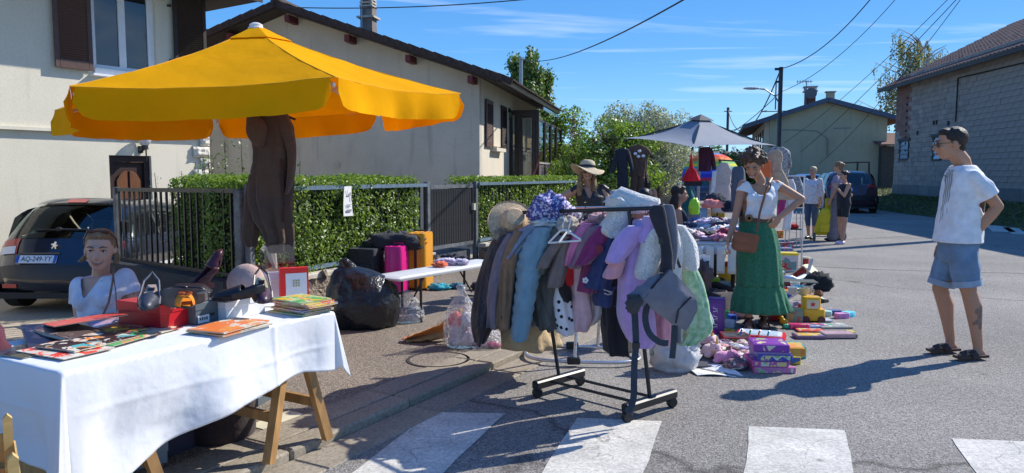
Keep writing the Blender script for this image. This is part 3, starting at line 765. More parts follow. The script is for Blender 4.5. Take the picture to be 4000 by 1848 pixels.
mb=MB();mb.box((c_.x-fL.x,3,c_.z+.86),(.85,.85,.08));
for i in(-1,1):
 for j in(-1,1):mb.box((c_.x-fL.x+i*.32,3+j*.32,c_.z+1.0),(.06,.06,.22))
mb.box((c_.x-fL.x,3,c_.z+1.14),(.85,.85,.06));mb.bd('chimney_cowl',m_zinc,c_o)
c_=dp(3209,385,FY+1);mb=MB();mb.box((c_.x-fL.x,1,c_.z),(.45,.45,.5));mb.box((c_.x-fL.x,1,c_.z+.3),(.6,.6,.06));mb.bd('chimney',m_far,fh)
c_=dp(3098,345,FY+2.6);mb=MB();x_=c_.x-fL.x
mb.tube([(x_,2.6,c_.z-1.2),(x_,2.6,c_.z+.4)],.03,6)
for k in range(6):mb.tube([(x_-.55+k*.16,2.6,c_.z+.22),(x_-.55+k*.16,2.6,c_.z+.46)],.015,4)
mb.tube([(x_-.6,2.6,c_.z+.34),(x_+.35,2.6,c_.z+.34)],.02,4)
mb.lt([(.0,0),(.2,.03),(.36,.12)],c=(x_+.25,2.4,c_.z-.45),n=12,mat=Mx3.Rotation(R(80),3,'X'));mb.bd('aerial',M('aerial metal',(.12,.12,.12),.5),fh)
mb=MB();
for seg in([(3045,508),(3110,510),(3180,515),(3205,535),(3217,545),(3216,610)],[(3238,506),(3300,505)]):
 P=[dp(u,v,FY)for u,v in seg]
 for a,b in zip(P,P[1:]):mb.bm_((a.x-fL.x,-.006,a.z),(b.x-fL.x,-.006,b.z),.012,.09 if a.z-b.z<1 else .2)
mb.bd('crack_filler',M('crack filler',(.24,.24,.20),.9),fh)
# block building on the right
BC=V3((17.95,35.0,0));bd=V3((-sin(R(7)),-cos(R(7)),0))
BR=atan2(bd.y,bd.x)
bb=Tg('block_building','grey concrete block barn at the right edge with patched brick corner and tiled roof','barn',(BC.x,BC.y,0),BR)
def bhit(u,v):
 return hit(u,v,(BC.x,BC.y),(bd.x,bd.y))
EZ=5.35;BL=22.0;BZ=.35
def blockmat(name,c,sc=3):
 m=M(name,c,.93,var=.22,sc=sc,bump=.5,bsc=20,isl=.22);return m
m_blk=blockmat('concrete block',(.31,.275,.235));m_mort=M('block mortar',(.25,.225,.195),.95)
m_red=blockmat('hollow red brick',(.25,.145,.115));m_white2=blockmat('pale block',(.42,.42,.40))
INN=1 if(Mx3.Rotation(BR,3,'Z')@V3((0,1,0))).x>0 else-1
mb=MB();mb.box((BL/2,INN*.15,EZ/2+.15),(BL,.24,EZ+.30));mb.box((.15,INN*4.2,EZ/2),(.24,7.8,EZ));mb.bd('mortar_core',m_mort,bb)
W_op=[bhit(3518,600)[0],bhit(3553,600)[0],bhit(3535,625)[1],bhit(3535,552)[1]]
W_op2=[bhit(3648,600)[0],bhit(3680,600)[0],bhit(3660,628)[1],bhit(3660,535)[1]]
holes=[W_op,W_op2]
def is_brick(x,z):
 r1=bhit(3488,600)[0];r2=bhit(3557,400)[0]
 if x<r2 and z>2.45+(0.9 if x<.6 else 0):return True
 return False
blocks=[]
bw,bh=.50,.205
for r_ in range(int((EZ-BZ)/bh)+4):
 z=BZ+r_*bh
 if z>EZ+.35:break
 x=-(.25 if r_%2 else 0)
 while x<BL:
  a,b=max(x,0),min(x+bw,BL)
  if b-a>.08 and not any(h[0]-.02<(a+b)/2<h[1]+.02 and h[2]<z+bh/2<h[3]for h in holes):blocks.append((a,b,z))
  x+=bw
brick_rows=[]
big=[];stuff_b=MB();stuff_r=MB()
def put(mbx,a,b,z,h_,pr):
 mbx.box(((a+b)/2,-INN*(.0+pr),z+h_/2),(b-a-.009,.07,h_-.009))
cand=[]
for a,b,z in blocks:
 if is_brick((a+b)/2,z+.1):
  for k in range(2):
   for j in range(2):cand.append((a+(b-a)*j/2,a+(b-a)*(j+1)/2,z+k*bh/2,bh/2,1))
 else:cand.append((a,b,z,bh,0))
xv=bhit(4010,500)[0]
vis=sorted([c for c in cand if c[0]<xv and not c[4]],key=lambda c:-c[0])[:230]+sorted([c for c in cand if c[4]and c[0]<5],key=lambda c:-c[2])[:65]
vs_=set(vis);msh={}
for c in cand:
 if c in vs_:
  a,b,z,h_,k=c;key=(round(b-a,3),k);pr=rng.uniform(-.006,.008)
  if key not in msh:
   m_=MB();m_.box((0,0,0),(b-a-.009,.07,h_-.009));o=m_.bd('brick' if k else 'concrete_block',m_red if k else m_blk,bb);msh[key]=o;o.location=((a+b)/2,-INN*(.0+pr),z+h_/2)
  else:inst('brick' if k else 'concrete_block',msh[key],bb,((a+b)/2,-INN*(.0+pr),z+h_/2))
 else:put(stuff_r if c[4]else stuff_b,*c[:4],rng.uniform(-.006,.008))
tag(stuff_b.bd('concrete_blocks',m_blk,bb),kind='stuff');tag(stuff_r.bd('bricks',m_red,bb),kind='stuff')
mb=MB();mb.box((BL/2,-INN*.03,BZ/2+.30),(BL,.08,1.0));mb.bd('plinth',render_mat('dark plinth render',(.16,.16,.15),(.23,.23,.22),(.10,.10,.09)),bb)
for h in holes:
 mb=MB();w_=h[1]-h[0]
 for x in(h[0]+.03,h[1]-.03):mb.box((x,-INN*.02,(h[2]+h[3])/2),(.06,.10,h[3]-h[2]))
 mb.box(((h[0]+h[1])/2,-INN*.04,h[3]+.06),(w_+.3,.12,.12));mb.box(((h[0]+h[1])/2,-INN*.02,h[2]+.03),(w_-.12,.10,.06))
 o=mb.bd('window',M('dark window frame',(.06,.06,.06),.7),bb)
 for k in range(4):
  zc_=h[2]+.06+(h[3]-h[2]-.06)*(k+.5)/4
  mb=MB();mb.box(((h[0]+h[1])/2,-INN*.03,zc_),(w_-.13,.012,(h[3]-h[2])/4-.03),mat=Mx3.Rotation(R(-12*INN),3,'X'));mb.bd('pane',M('louvre glass',(.30,.38,.42),.15,var=.2,coat=.5),o)
c1,c2,c3=bhit(3740,475),bhit(3750,305),bhit(4010,245)
mb=MB();mb.tube([(c1[0],-INN*.07,c1[1]),(c2[0],-INN*.07,c2[1]),(c3[0],-INN*.07,c3[1]),(BL,-INN*.07,c3[1]+.2)],.025,6);mb.bd('cable',M('black cable',(.02,.02,.02),.6),bb)
m_hole=M('hole dark',(.015,.015,.015),.9)
for k in range(9):mb=MB();mb.box((bhit(3548,400)[0],-INN*.045,EZ-.5-k*.29),(.14,.012,.10));mb.bd('wall_hole',m_hole,bb)
for u,v in((3652,480),(3663,478),(3709,482),(3588,520)):
 x,z=bhit(u,v);mb=MB();mb.box((x,-INN*.045,z),(.16,.012,.18));mb.bd('wall_hole',m_hole,bb)
m_rt=M('red brown interlocking tile',(.15,.085,.07),.8,var=.35,sc=4,bump=.3,isl=.3)
rise=math.tan(R(27));run=5.2;OV=.55
mb=MB();mb.add([(-.9,-INN*OV,EZ+.0),(BL,-INN*OV,EZ+.0),(BL,INN*run,EZ+(run+OV)*rise),(-.9,INN*run,EZ+(run+OV)*rise),(-.9,-INN*OV,EZ+.1),(BL,-INN*OV,EZ+.1),(BL,INN*run,EZ+(run+OV)*rise+.1),(-.9,INN*run,EZ+(run+OV)*rise+.1)],[(0,1,2,3),(7,6,5,4),(0,4,5,1),(1,5,6,2),(2,6,7,3),(3,7,4,0)])
rf=mb.bd('roof',m_bwood,bb)
tl=MB();n=8
pr_=[]
for k in range(n+1):
 t=k/n;pr_.append((t*.27,.045*sin(pi*t)**2))
rs_=[[V3((p[0],0 if e==0 else INN*.40,p[1]+(.0 if e==0 else .40*rise)+(.035 if e==0 else 0)))for p in pr_]for e in(0,1)]
tl.add(rs_[0]+rs_[1],[(k,k+1,n+2+k,n+1+k)for k in range(n)])
tl.add([*rs_[0],*[v-V3((0,0,.03))for v in rs_[0]]],[(k,k+1,n+2+k,n+1+k)for k in range(n)])
tiles=[]
for i in range(int((BL+.9)/.27)):
 for j in range(int((run+OV)/cos(R(27))/.37)):
  y=-OV+j*.345;tiles.append((-.9+i*.27,y))
tvis=sorted([t for t in tiles if t[0]<xv],key=lambda t:(t[1]>2.2,-t[0]))[:290];tset=set(tvis)
t0=tl.bd('roof_tile',m_rt,rf,smooth=False,fix=True);usedt=False;stf=MB()
for t in tiles:
 p=(t[0],INN*t[1],EZ+.1+(t[1]+OV)*rise+.0)
 if t in tset:
  if not usedt:t0.location=p;usedt=True
  else:inst('roof_tile',t0,rf,(p[0],p[1],p[2]+rng.uniform(-.005,.008)))
 else:stf.add([V3(v)+V3(p)for v in tl.v],tl.f)
tag(stf.bd('roof_tiles',m_rt,rf),kind='stuff')
mb=MB();mb.bm_((-.9,-INN*(OV+.02),EZ+.04),(BL,-INN*(OV+.02),EZ+.04),.06,.16);mb.bd('eave_board',m_bwood,bb)
def bank_z(x,y):return .0
mb=MB()
gy0=27.0
pts=[bhit(3468,760)]
B0=BC+bd*0;B1=BC+bd*BL
nb=V3((bd.y,-bd.x,0));nb=nb if nb.x<0 else-nb
def bank(a,b):
 p=B0.lerp(B1,a)-bd*3*(1-a);w=2.6
 q=p+nb*(w*b);return V3((q.x,q.y,BZ+.12-(BZ+.14)*b**1.5+.03*fbm((q.x,q.y,0),.8)))
mb.grid(bank,40,6);tag(mb.bd('grass_bank',m_grass,smooth=True),kind='structure')
P=[bank(rng.random(),rng.random()**1.3)+V3((0,0,.05))for _ in range(6000)]
tag(leaves('bank_grass',P,[(0,-.3,.6)]*len(P),.22,m_grassblade,None,wid=.14),None)
mb=MB();c0=dp(3400,700,36);c1_=dp(3500,700,40)
def verge(a,b):x=16.6+a*6;y=35.0+b*8;return V3((x,y,.25+.35*b+.05*fbm((x,y,1),.5)))
mb.grid(verge,12,12);tag(mb.bd('verge',m_grass,smooth=True),kind='structure')
P=[verge(rng.random(),rng.random())+V3((0,0,.06))for _ in range(5000)]
leaves('verge_grass',P,[(0,-.3,.6)]*len(P),.28,m_grassblade,None,wid=.12)
mb=MB();mb.box((18.2,34.7,.2),(3.6,.3,.5));tag(mb.bd('verge_kerb_wall',m_far),'low dim stone kerb wall under the sunlit grass beside the barn','low wall')
sh_=Tg('shed','dark shed with pale lintel between the ochre house and the block barn','shed',(22.9,44.0,0))
mb=MB();mb.box((1.2,1.0,1.55),(4.6,2,3.1));mb.bd('shed_wall',M('shed boards',(.07,.065,.055),.9,var=.3),sh_)
mb=MB();mb.box((.6,-.06,1.9),(1.3,.1,.22));mb.bd('lintel',M('pale lintel',(.5,.47,.38),.9),sh_)
mb=MB();mb.add([(-1.4,-.3,3.1),(3.8,-.3,3.1),(3.8,2.4,3.9),(-1.4,2.4,3.9),(-1.4,-.3,3.2),(3.8,-.3,3.2),(3.8,2.4,4.0),(-1.4,2.4,4.0)],[(0,1,2,3),(7,6,5,4),(0,4,5,1),(1,5,6,2),(2,6,7,3),(3,7,4,0)]);mb.bd('shed_roof',m_froof,sh_)
ff=Tg('metal_frame_fence','thin rusty metal frame fence behind the dark red car','fence',(0,0,0))
mf_=M('rusty frame',(.10,.06,.05),.7)
P=[dp(u,v,34)for u,v in((3290,637),(3350,634),(3395,634))]
for p in P:
 mb=MB();mb.tube([(p.x,p.y,0),p],.04,6);mb.bd('fence_post',mf_,ff)
for a,b in zip(P,P[1:]):
 mb=MB();mb.bm_(a,b,.05,.05);mb.bm_(b,(a.x+.6,a.y,a.z-1.2),.04,.04);mb.bd('fence_rail',mf_,ff)
bg=dp(2600,700,62);bg2=dp(2745,700,62)
bz1=dp(2650,645,62).z;bz2=dp(2650,592,66).z
bgl=Tg('bungalow','small bungalow with grey roof and white windows beyond the side street','house',(bg.x,62,0))
w_=bg2.x-bg.x+5
mb=MB();mb.box((w_/2-1,3,bz1/2),(w_,6,bz1));mb.bd('wall',m_far,bgl)
mb=MB();mb.add([(-1.6,-.5,bz1),(w_-.4,-.5,bz1),(w_-.4,4,bz2),(-1.6,4,bz2),(-1.6,8,bz1),(w_-.4,8,bz1)],[(0,1,2,3),(3,2,5,4),(0,3,4),(1,5,2),(0,4,5,1)]);mb.bd('roof',M('grey slate',(.20,.21,.22),.8,var=.15,sc=3),bgl)
for x in(.4,1.6,3.6):
 mb=MB();mb.box((x,-.05,bz1-1.0),(.8,.1,1.2));o=mb.bd('window',m_white,bgl);mb=MB();mb.box((x,-.11,bz1-1.0),(.6,.02,1.0));mb.bd('pane',m_glass,o)
mb=MB();c=dp(2600,700,50);mb.box((c.x+4,50,.35),(12,.2,.5));fw=mb.bd('garden_wall',M('pale garden wall',(.5,.48,.44),.9));tag(fw,'low pale garden wall in front of the distant bungalow','wall')
def gf(a,b):return(c.x-4+a*11,44+b*5,.02+.02*b)
mb=MB();mb.grid(gf,4,4);tag(mb.bd('far_verge',m_grass),kind='structure')
P=[V3(gf(rng.random(),rng.random()))+V3((0,0,.08))for _ in range(2500)]
leaves('far_verge_grass',P,[(0,-.3,.6)]*len(P),.3,m_grassblade,None,wid=.15)
c=dp(2590,740,24);gpz=dp(2590,640,24).z
st=Tg('stone_pillar','grey stone gate pillar under the silvery bush','pillar',(c.x,24,0))
mb=MB();mb.box((0,0,gpz/2),(.62,.62,gpz));mb.bd('pillar_core',m_mort,st)
mps=blockmat('pillar stone',(.26,.23,.20))
for k in range(int(gpz/.2)):
 for s in(0,1):
  mb=MB();o_=(.0 if k%2 else .08);mb.box(((-.17 if s==0 else .17)+o_*(1 if s else .5),-.32,.1+k*.2),(.32-o_,.05,.18));mb.bd('stone',mps,st)
# hedges, fence, trees
m_hl=leafmat('hedge leaf',(.085,.16,.022),(.31,.43,.075),.42,.45)
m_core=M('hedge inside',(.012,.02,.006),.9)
m_bush=leafmat('bush leaf',(.09,.17,.03),(.28,.40,.08),.4,.45)
m_silver=leafmat('silvery leaf',(.22,.25,.19),(.60,.62,.56),.5,.3)
m_redleaf=leafmat('copper leaf',(.10,.04,.03),(.22,.10,.07),.4,.3)
m_poplar=leafmat('poplar leaf',(.07,.13,.025),(.20,.28,.06),.5,.3)
m_birch=leafmat('birch leaf',(.16,.17,.08),(.36,.33,.19),.5,.4)
m_bark=M('grey bark',(.16,.14,.12),.9,var=.4,sc=12,bump=.6)
m_dbark=M('dark bark',(.07,.05,.035),.9,var=.4,sc=12,bump=.6)
def hedge(name,label,p0,d,n_,L,th,z0,z1,dens=1200,inset=0.0):
 """p0: outer front corner; d along; n_ inwards"""
 h=Tg(name,label,'hedge',(0,0,0))
 mb=MB()
 c=p0+d*L/2+n_*(th/2+.02);ang_=atan2(d.y,d.x)
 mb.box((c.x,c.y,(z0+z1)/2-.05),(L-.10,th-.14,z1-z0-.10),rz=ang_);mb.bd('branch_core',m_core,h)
 P,N=[],[]
 def addface(num,fn,nrm):
  for _ in range(num):
   a,b=rng.random(),rng.random();p=fn(a,b)
   w=fbm((p.x*2.2,p.y*2.2,p.z*2.2),1.0,3)*.05
   P.append(p+nrm*(w+rng.uniform(-.05,.035)));N.append(nrm+V3((0,0,.25)))
 up=V3((0,0,1))
 addface(int(dens*L*(z1-z0)),lambda a,b:p0+d*L*a+up*(z0+(z1-z0)*b),-n_)
 addface(int(dens*L*th*.9),lambda a,b:p0+d*L*a+n_*th*b+up*z1,up)
 addface(int(dens*th*(z1-z0)),lambda a,b:p0+n_*th*a+up*(z0+(z1-z0)*b),-d)
 addface(int(dens*th*(z1-z0)),lambda a,b:p0+d*L+n_*th*a+up*(z0+(z1-z0)*b),d)
 leaves('foliage',P,N,.042,m_hl,h,wid=.55)
 return h
def V2(p):return V3((p.x,p.y,0))
GT0,GT1=3.25,4.62
hedge('hedge','clipped glossy green hedge growing through the fence behind the suitcases',fpt(.04,-.06),fd,fn_,GT0-.30,.70,PW+.28,1.385,3000)
hedge('hedge','clipped green hedge beyond the black gate, behind the woman in the straw hat',fpt(GT1+.1,-.05),fd,fn_,4.3,.62,PW+.28,1.37,2400)
SP=V3((-4.88,9.28,0));sd=(SP-FC);SL_=sd.length;sd.normalize();sn=V3((-sd.y,sd.x,0));sn=sn if sn.y>0 else-sn
sn=V3((sd.y,-sd.x,0))if V3((sd.y,-sd.x,0)).y>0 else V3((-sd.y,sd.x,0))
hedge('hedge','shaded end of the clipped hedge behind the black driveway railing',FC+sd*.04+sn*.09,sd,sn,SL_*.60,.7,.38,1.40,2400)
def shoots(name,label,c,n,h0,h1,mat,sp=.3,sz=.05,y=0):
 t=Tg(name,label,'shrub',(c.x,c.y,0))
 st_=MB();P,N=[],[]
 for i in range(n):
  b=V3((rng.gauss(0,sp),rng.gauss(0,sp*.6),0));h=rng.uniform(h0,h1);l_=V3((rng.uniform(-.12,.12),rng.uniform(-.1,.1),0))
  pts=[b+l_*t_+V3((0,0,h*t_))for t_ in(0,.5,1)]
  st_.tube(pts,[.012,.009,.004],5)
  for k in range(int(h/.022)):
   t_=rng.uniform(.35,1);r_=.07*(1.15-t_)+.03
   P.append(b+l_*t_+V3((rng.gauss(0,r_),rng.gauss(0,r_),h*t_)));N.append((rng.gauss(0,1),-.5,.6))
 st_.bd('stem',m_dbark,t);leaves('foliage',P,N,sz,mat,t);return t
m_shoot=leafmat('pale shoot leaf',(.10,.16,.05),(.24,.32,.14),.4,.4)
c=dp(900,700,10.2);shoots('young_shrub','pale leafy shoots rising behind the hedge by the quoined corner',c,10,1.45,1.95,m_shoot,.30)
c=dp(1130,700,10.0);shoots('young_shrub','pale leafy shoot rising behind the hedge beside the hanging brown trousers',c,4,1.5,1.95,m_shoot,.10)
c=dp(690,690,10.2);shoots('young_shrub','thin grey lavender stalks above the hedge by the brown door',c,4,1.45,1.80,m_silver,.12,.03)
# railing with posts; bars run through the hedge
m_black=M('black railing paint',(.022,.024,.027),.42,var=.3,sc=20)
m_bluer=M('weathered blue grey rail',(.13,.19,.24),.45,var=.35,sc=14)
m_postm=M('weathered grey post',(.12,.13,.14),.6,var=.5,sc=9)
def railing(name,label,p0,d,L,zt,zb,nbar,railmat,posts,bar=.022,par_mat=None,zt1=None,zb1=None,kind='fence'):
 t=Tg(name,label,kind,(p0.x,p0.y,0),atan2(d.y,d.x))
 zt1=zt if zt1 is None else zt1;zb1=zb if zb1 is None else zb1
 for za,zb_,nm in((zt,zt1,'top_rail'),(zb,zb1,'bottom_rail')):
  mb=MB();mb.bm_((0.03,-.05*(railmat is m_bluer),za),(L-.03,-.05*(railmat is m_bluer),zb_),.04,.045);mb.bd(nm,railmat,t)
 mb=MB();mb.box((0,0,0),(bar,bar,zt-zb-.05));b0=None
 for i in range(nbar):
  x=L*(i+.5)/nbar;z=(zt+zb)/2+(zt1+zb1-zt-zb)/2*(x/L)
  if b0 is None:b0=mb.bd('bar',par_mat or m_black,t);b0.location=(x,0,z)
  else:inst('bar',b0,t,(x,0,z))
 for x,z0_,z1_,m_ in posts:
  mb=MB();mb.box((x,0,(z0_+z1_)/2),(.07,.07,z1_-z0_));mb.bd('post',m_,t,bevel=.004)
 return t
railing('garden_fence','black barred garden fence with blue grey top rail along the clipped hedge',fpt(0,-.03),fd,GT0,1.30,.42,26,m_bluer,[(0,PW,1.34,m_postm),(GT0,PW,1.34,m_postm)])
railing('garden_fence','blue grey topped fence along the hedge beyond the gate',fpt(GT1,-.03),fd,4.3,1.30,.42,34,m_bluer,[(0,PW,1.34,m_postm),(4.3,PW,1.34,m_postm)])
gt=Tg('garden_gate','black slatted garden gate between two grey posts','gate',tuple(fpt(GT0+.06,-.02)),atan2(fd.y,fd.x))
GL=GT1-GT0-.12
for za,nm in((1.27,'top_rail'),(.40,'bottom_rail')):
 mb=MB();mb.bm_((0.02,0,za),(GL-.02,0,za),.04,.05);mb.bd(nm,m_postm,gt)
for x in(.02,GL-.02):mb=MB();mb.box((x,0,.835),(.045,.04,.92));mb.bd('stile',m_black,gt)
mb=MB();mb.box((0,0,0),(.055,.018,.80));b0=None
for i in range(17):
 x=.09+(GL-.18)*i/16
 if b0 is None:b0=mb.bd('slat',m_black,gt);b0.location=(x,0,.835)
 else:inst('slat',b0,gt,(x,0,.835))
mb=MB();mb.box((GL-.03,-.035,.95),(.06,.04,.10));mb.bd('latch',gloss('pale latch',(.6,.55,.4)),gt)
mb=MB();mb.box((GL/2,.25,.18),(GL,.4,.22));tag(mb.bd('gate_step',m_postm,gt))
sr_=railing('driveway_railing','black barred driveway railing in front of the dark hatchback',FC-fd*.06,sd,SL_,1.285,.42,21,m_black,[(SL_,-.1,1.29,m_postm)],zt1=1.26,zb1=.40)
mb=MB();mb.box((SL_-.16,-.035,.80),(.16,.06,.14));mb.bd('lock_case',m_black,sr_)
m_rough=M('hammered grey concrete',(.26,.21,.16),.95,var=.45,sc=22,bump=1.0,bsc=30,bdist=.05)
m_cope=M('pale stone coping',(.50,.46,.38),.9,var=.22,sc=7,bump=.5,bsc=30)
m_dwall=M('shade toned base wall',(.035,.038,.042),.85,var=.2)  # near-black base colour carries the shade on this sunless face
def lowwall(label,p0,d,L,z0,z1,mat,cope=True,rough=True):
 t=Tg('low_wall',label,'wall',(p0.x,p0.y,0),atan2(d.y,d.x))
 mb=MB()
 if rough:
  def wf_(a,b):
   x=a*L;z=z0+(z1-z0)*b
   return(x,.0-.025*fbm((x*7,z*7,2),2.2,4),z)
  mb.sht(wf_,int(L*28),8,-.2)
 else:mb.box((L/2,.10,(z0+z1)/2),(L,.2,z1-z0))
 mb.bd('wall_face',mat,t,smooth=False)
 if cope:
  n_=max(1,int(L/1.05));w_=L/n_;c0=None
  for i in range(n_):
   m_=MB();m_.box((0,0,0),(w_-.012,.34,.065));
   if c0 is None:c0=m_.bd('coping_stone',m_cope,t,bevel=.008);c0.location=(w_*(i+.5),.05,z1+.032)
   else:inst('coping_stone',c0,t,(w_*(i+.5),.05,z1+.032),(0,0,rng.uniform(-.006,.006)))
 return t
lowwall('low hammered concrete wall with pale coping under the fence beside the suitcases',fpt(.05,-.09),fd,GT0-.1,PW-.1,.31,m_rough)
lowwall('low hammered concrete wall with pale coping beyond the garden gate',fpt(GT1,-.09),fd,4.3,PW-.1,.31,m_rough)
lowwall('shade toned base wall below the driveway railing',FC+sd*.05-sn*.05,sd,SL_*1.0,-.45,.385,m_dwall,cope=False,rough=False)
mb=MB();p=fpt(-.03,.06);mb.box((p.x,p.y,.6),(.09,.09,1.38),rz=atan2(fd.y,fd.x));tag(mb.bd('gate_pier',m_postm,bevel=.006),'tall grey corner pier where the two railings meet','post')
a_=hit(1316,740,(FC.x,FC.y),(fd.x,fd.y));np_=fpt(a_[0],-.15)
nt_=Tg('paper_notice','white paper notice hung over the top rail of the hedge fence','notice',(np_.x,np_.y,0),atan2(fd.y,fd.x))
m_paper=M('white paper',(.78,.78,.76),.7,var=.03)
m_ink=M('grey ink',(.25,.25,.27),.8)
mb=MB()
def pf(a,b):return(-.065+.15*a,.02*sin(b*2+a)-.012,1.31-.345*b)
mb.sht(pf,4,8,.002);mb.bd('sheet',m_paper,nt_)
mb=MB()
for(x0_,x1_,z_)in((.35,.8,.30),(.3,.85,.62),(.35,.75,.68),(.3,.85,.80),(.3,.8,.84)):
 P0,P1=pf(x0_,z_),pf(x1_,z_);mb.bm_((P0[0],P0[1]-.012,P0[2]),(P1[0],P1[1]-.012,P1[2]),.002,.008 if z_<.79 else .014)
P0,P1,P2,P3=pf(.3,.12),pf(.55,.34),pf(.8,.2),pf(.9,.5)
for a,b in((P0,P1),(P1,P2),(P2,P3)):mb.bm_((a[0],a[1]-.012,a[2]),(b[0],b[1]-.012,b[2]),.002,.006)
mb.bd('printed_mark',m_ink,nt_)
# bushes and trees
def bush(name,label,cat,blobs,mat,n,size,trunk=None,bark=m_dbark,core=True,extra=None):
 """blobs: (centre, radii) ; leaves sit in ragged shells of the blobs"""
 t=Tg(name,label,cat,(blobs[0][0][0],blobs[0][0][1],0));O=V3((blobs[0][0][0],blobs[0][0][1],0))
 vol=[b[1][0]*b[1][2]for b in blobs];tot=sum(vol);P,N=[],[]
 for(c,r),w in zip(blobs,vol):
  c=V3(c)-O
  for _ in range(int(n*w/tot)):
   d=V3((rng.gauss(0,1),rng.gauss(0,1),rng.gauss(0,1))).normalized()
   k=1-abs(rng.gauss(0,.22))+.35*fbm(c+d*1.5,1.6,3)
   P.append(c+V3((d.x*r[0],d.y*r[1],d.z*r[2]))*k);N.append(d)
 leaves('foliage',P,N,size,mat,t)
 if trunk:
  mb=MB()
  for pts,r in trunk:mb.tube([V3(p)-O for p in pts],r,7)
  mb.bd('trunk',bark,t)
 if extra:extra(t,O)
 return t
def clusters(c,r,n,rr):
 out=[]
 for _ in range(n):
  d=V3((rng.gauss(0,1),rng.gauss(0,1),rng.gauss(0,1))).normalized();k=rng.random()**.4
  out.append(((c[0]+d.x*r[0]*k,c[1]+d.y*r[1]*k,c[2]+d.z*r[2]*k),(rr*rng.uniform(.7,1.3),)*2+(rr*rng.uniform(.7,1.2),)))
 return out
def bz(u,v,y):return dp(u,v,y)
c=bz(2320,640,19);top=bz(2290,470,19).z
bl=clusters((c.x+.22,19,1.5),(.85,.8,1.2),24,.40)+clusters((bz(2440,640,19).x,19.4,1.6),(.8,.7,1.2),14,.4)
bush('garden_bush','big bright green bush behind the straw hat woman','bush',bl,m_bush,15000,.095,[([(c.x+.1*k,19,0),(c.x+.3*k,19,2.2)],[.03,.012])for k in range(-3,4)])
c=bz(2240,480,19.5);shoots('copper_shoot','tall upright copper leaved shoot above the green bush',V3((c.x,19.3,0)),4,2.4,3.0,m_redleaf,.06,.08)
c=bz(2370,520,19.0);shoots('copper_shoot','red tinged leafy shoots in the middle of the green bush',V3((c.x,18.6,0)),7,2.0,2.6,m_redleaf,.25,.08)
c=bz(2100,560,17);bush('garden_bush','small green climbing bush at the foot of the glazed porch','bush',clusters((bz(2205,600,19.5).x,19.5,1.25),(.35,.4,.55),9,.28),m_bush,3200,.09,None)
c=bz(2165,520,24);bush('garden_tree','yellow green tree top beyond the porch','tree',clusters((bz(2200,520,26).x,26,2.2),(.9,.8,1.2),12,.5),m_bush,5200,.11,[([(bz(2200,520,26).x,26,0),(bz(2200,520,26).x,26,2)],[.09,.05])])
cx_=bz(2520,560,23).x
bl=clusters((cx_,23,2.75),(1.35,.9,.75),26,.42)+clusters((cx_+.7,23,1.9),(.9,.8,.9),16,.42)
bush('silver_tree','silvery grey leaved tree behind the grey parasol','tree',bl,m_silver,17000,.085,[([(cx_+.5,23,0),(cx_+.3,23,1.5),(cx_,23,2.8)],[.12,.08,.04]),([(cx_+.4,23,1.2),(cx_+1.0,23,2.6)],[.06,.02]),([(cx_+.3,23,1.5),(cx_-.8,23,2.8)],[.05,.02])])
c=bz(2635,480,23);bush('silver_tree','small silvery treetop just left of the grey parasol cap','tree',clusters((c.x,24,2.6),(.35,.4,.55),9,.3),m_silver,3500,.085,[([(c.x,24,0),(c.x,24,2.6)],[.06,.03])])
for u,v,y,rx,rz_,lab in((2850,660,58,4.2,1.4,'dark green tree mass beyond the grey parasol pole'),(2960,655,52,2.6,1.2,'dark conical evergreen beside the far ochre house')):
 c=bz(u,v,y);bush('distant_tree',lab,'tree',clusters((c.x,y,1.5),(rx,2,1.3),22,.85),m_poplar,8000,.25,[([(c.x,y,0),(c.x,y,2)],[.2,.1])])
c=bz(2480,600,70);bush('distant_tree','low green tree line far behind the bungalow','tree',clusters((bz(2700,620,75).x,76,2.6),(7,2,1.6),26,1.1),m_poplar,8000,.3,[([(c.x+6,76,0),(c.x+6,76,2)],[.2,.1])])
c=bz(3455,680,60);bush('distant_tree','small sunlit treetop in the gap beside the block barn','tree',clusters((c.x,60,2.0),(2.2,1.5,1.2),10,.8),m_bush,4000,.25,[([(c.x,60,0),(c.x,60,2)],[.2,.1])])
def poplar(label,u,y,vt,w,n):
 c=bz(u,600,y);H_=bz(u,vt,y).z;t=Tg('poplar_tree',label,'tree',(c.x,y,0),group=None)
 mb=MB();mb.tube([(0,0,0),(0,0,H_*.5),(0,0,H_*.96)],[.3,.18,.03],7);mb.bd('trunk',m_bark,t)
 P,N=[],[];br=MB()
 for k in range(75):
  z0_=H_*rng.uniform(.12,.86);a=rng.uniform(0,2*pi);L_=H_*rng.uniform(.12,.2)*(1.1-z0_/H_*.7)
  prof=w*sin(min(1,(1-z0_/H_)*2.2+.25)*pi/2)*(0.55+.5*rng.random())
  p0=V3((0,0,z0_));p1=V3((cos(a)*prof,sin(a)*prof,z0_+L_*1.3));br.tube([p0,p0.lerp(p1,.5)+V3((cos(a)*.15*prof,sin(a)*.15*prof,-.1)),p1],[.05,.03,.01],4)
  for j in range(n//75):
   f=rng.uniform(.25,1.06);q=p0.lerp(p1,f)+V3((rng.gauss(0,.2),rng.gauss(0,.2),rng.gauss(0,.3)));P.append(q);N.append((cos(a),sin(a),.2))
 br.bd('limb',m_bark,t);leaves('crown',P,N,.26,m_poplar,t,wid=.8)
poplar('taller poplar rising behind the gutter of the gable house',2052,62,195,1.5,13000)
poplar('shorter poplar just right of the taller one behind the gable house roof',2122,64,262,.75,6000)
y=52;c=bz(3590,600,y);bt=Tg('birch_tree','airy weeping birch with thin drooping foliage behind the block barn','tree',(c.x,y,0))
H_=bz(3540,120,y).z
m_bb=M('birch bark',(.42,.40,.36),.8,var=.4,sc=4)
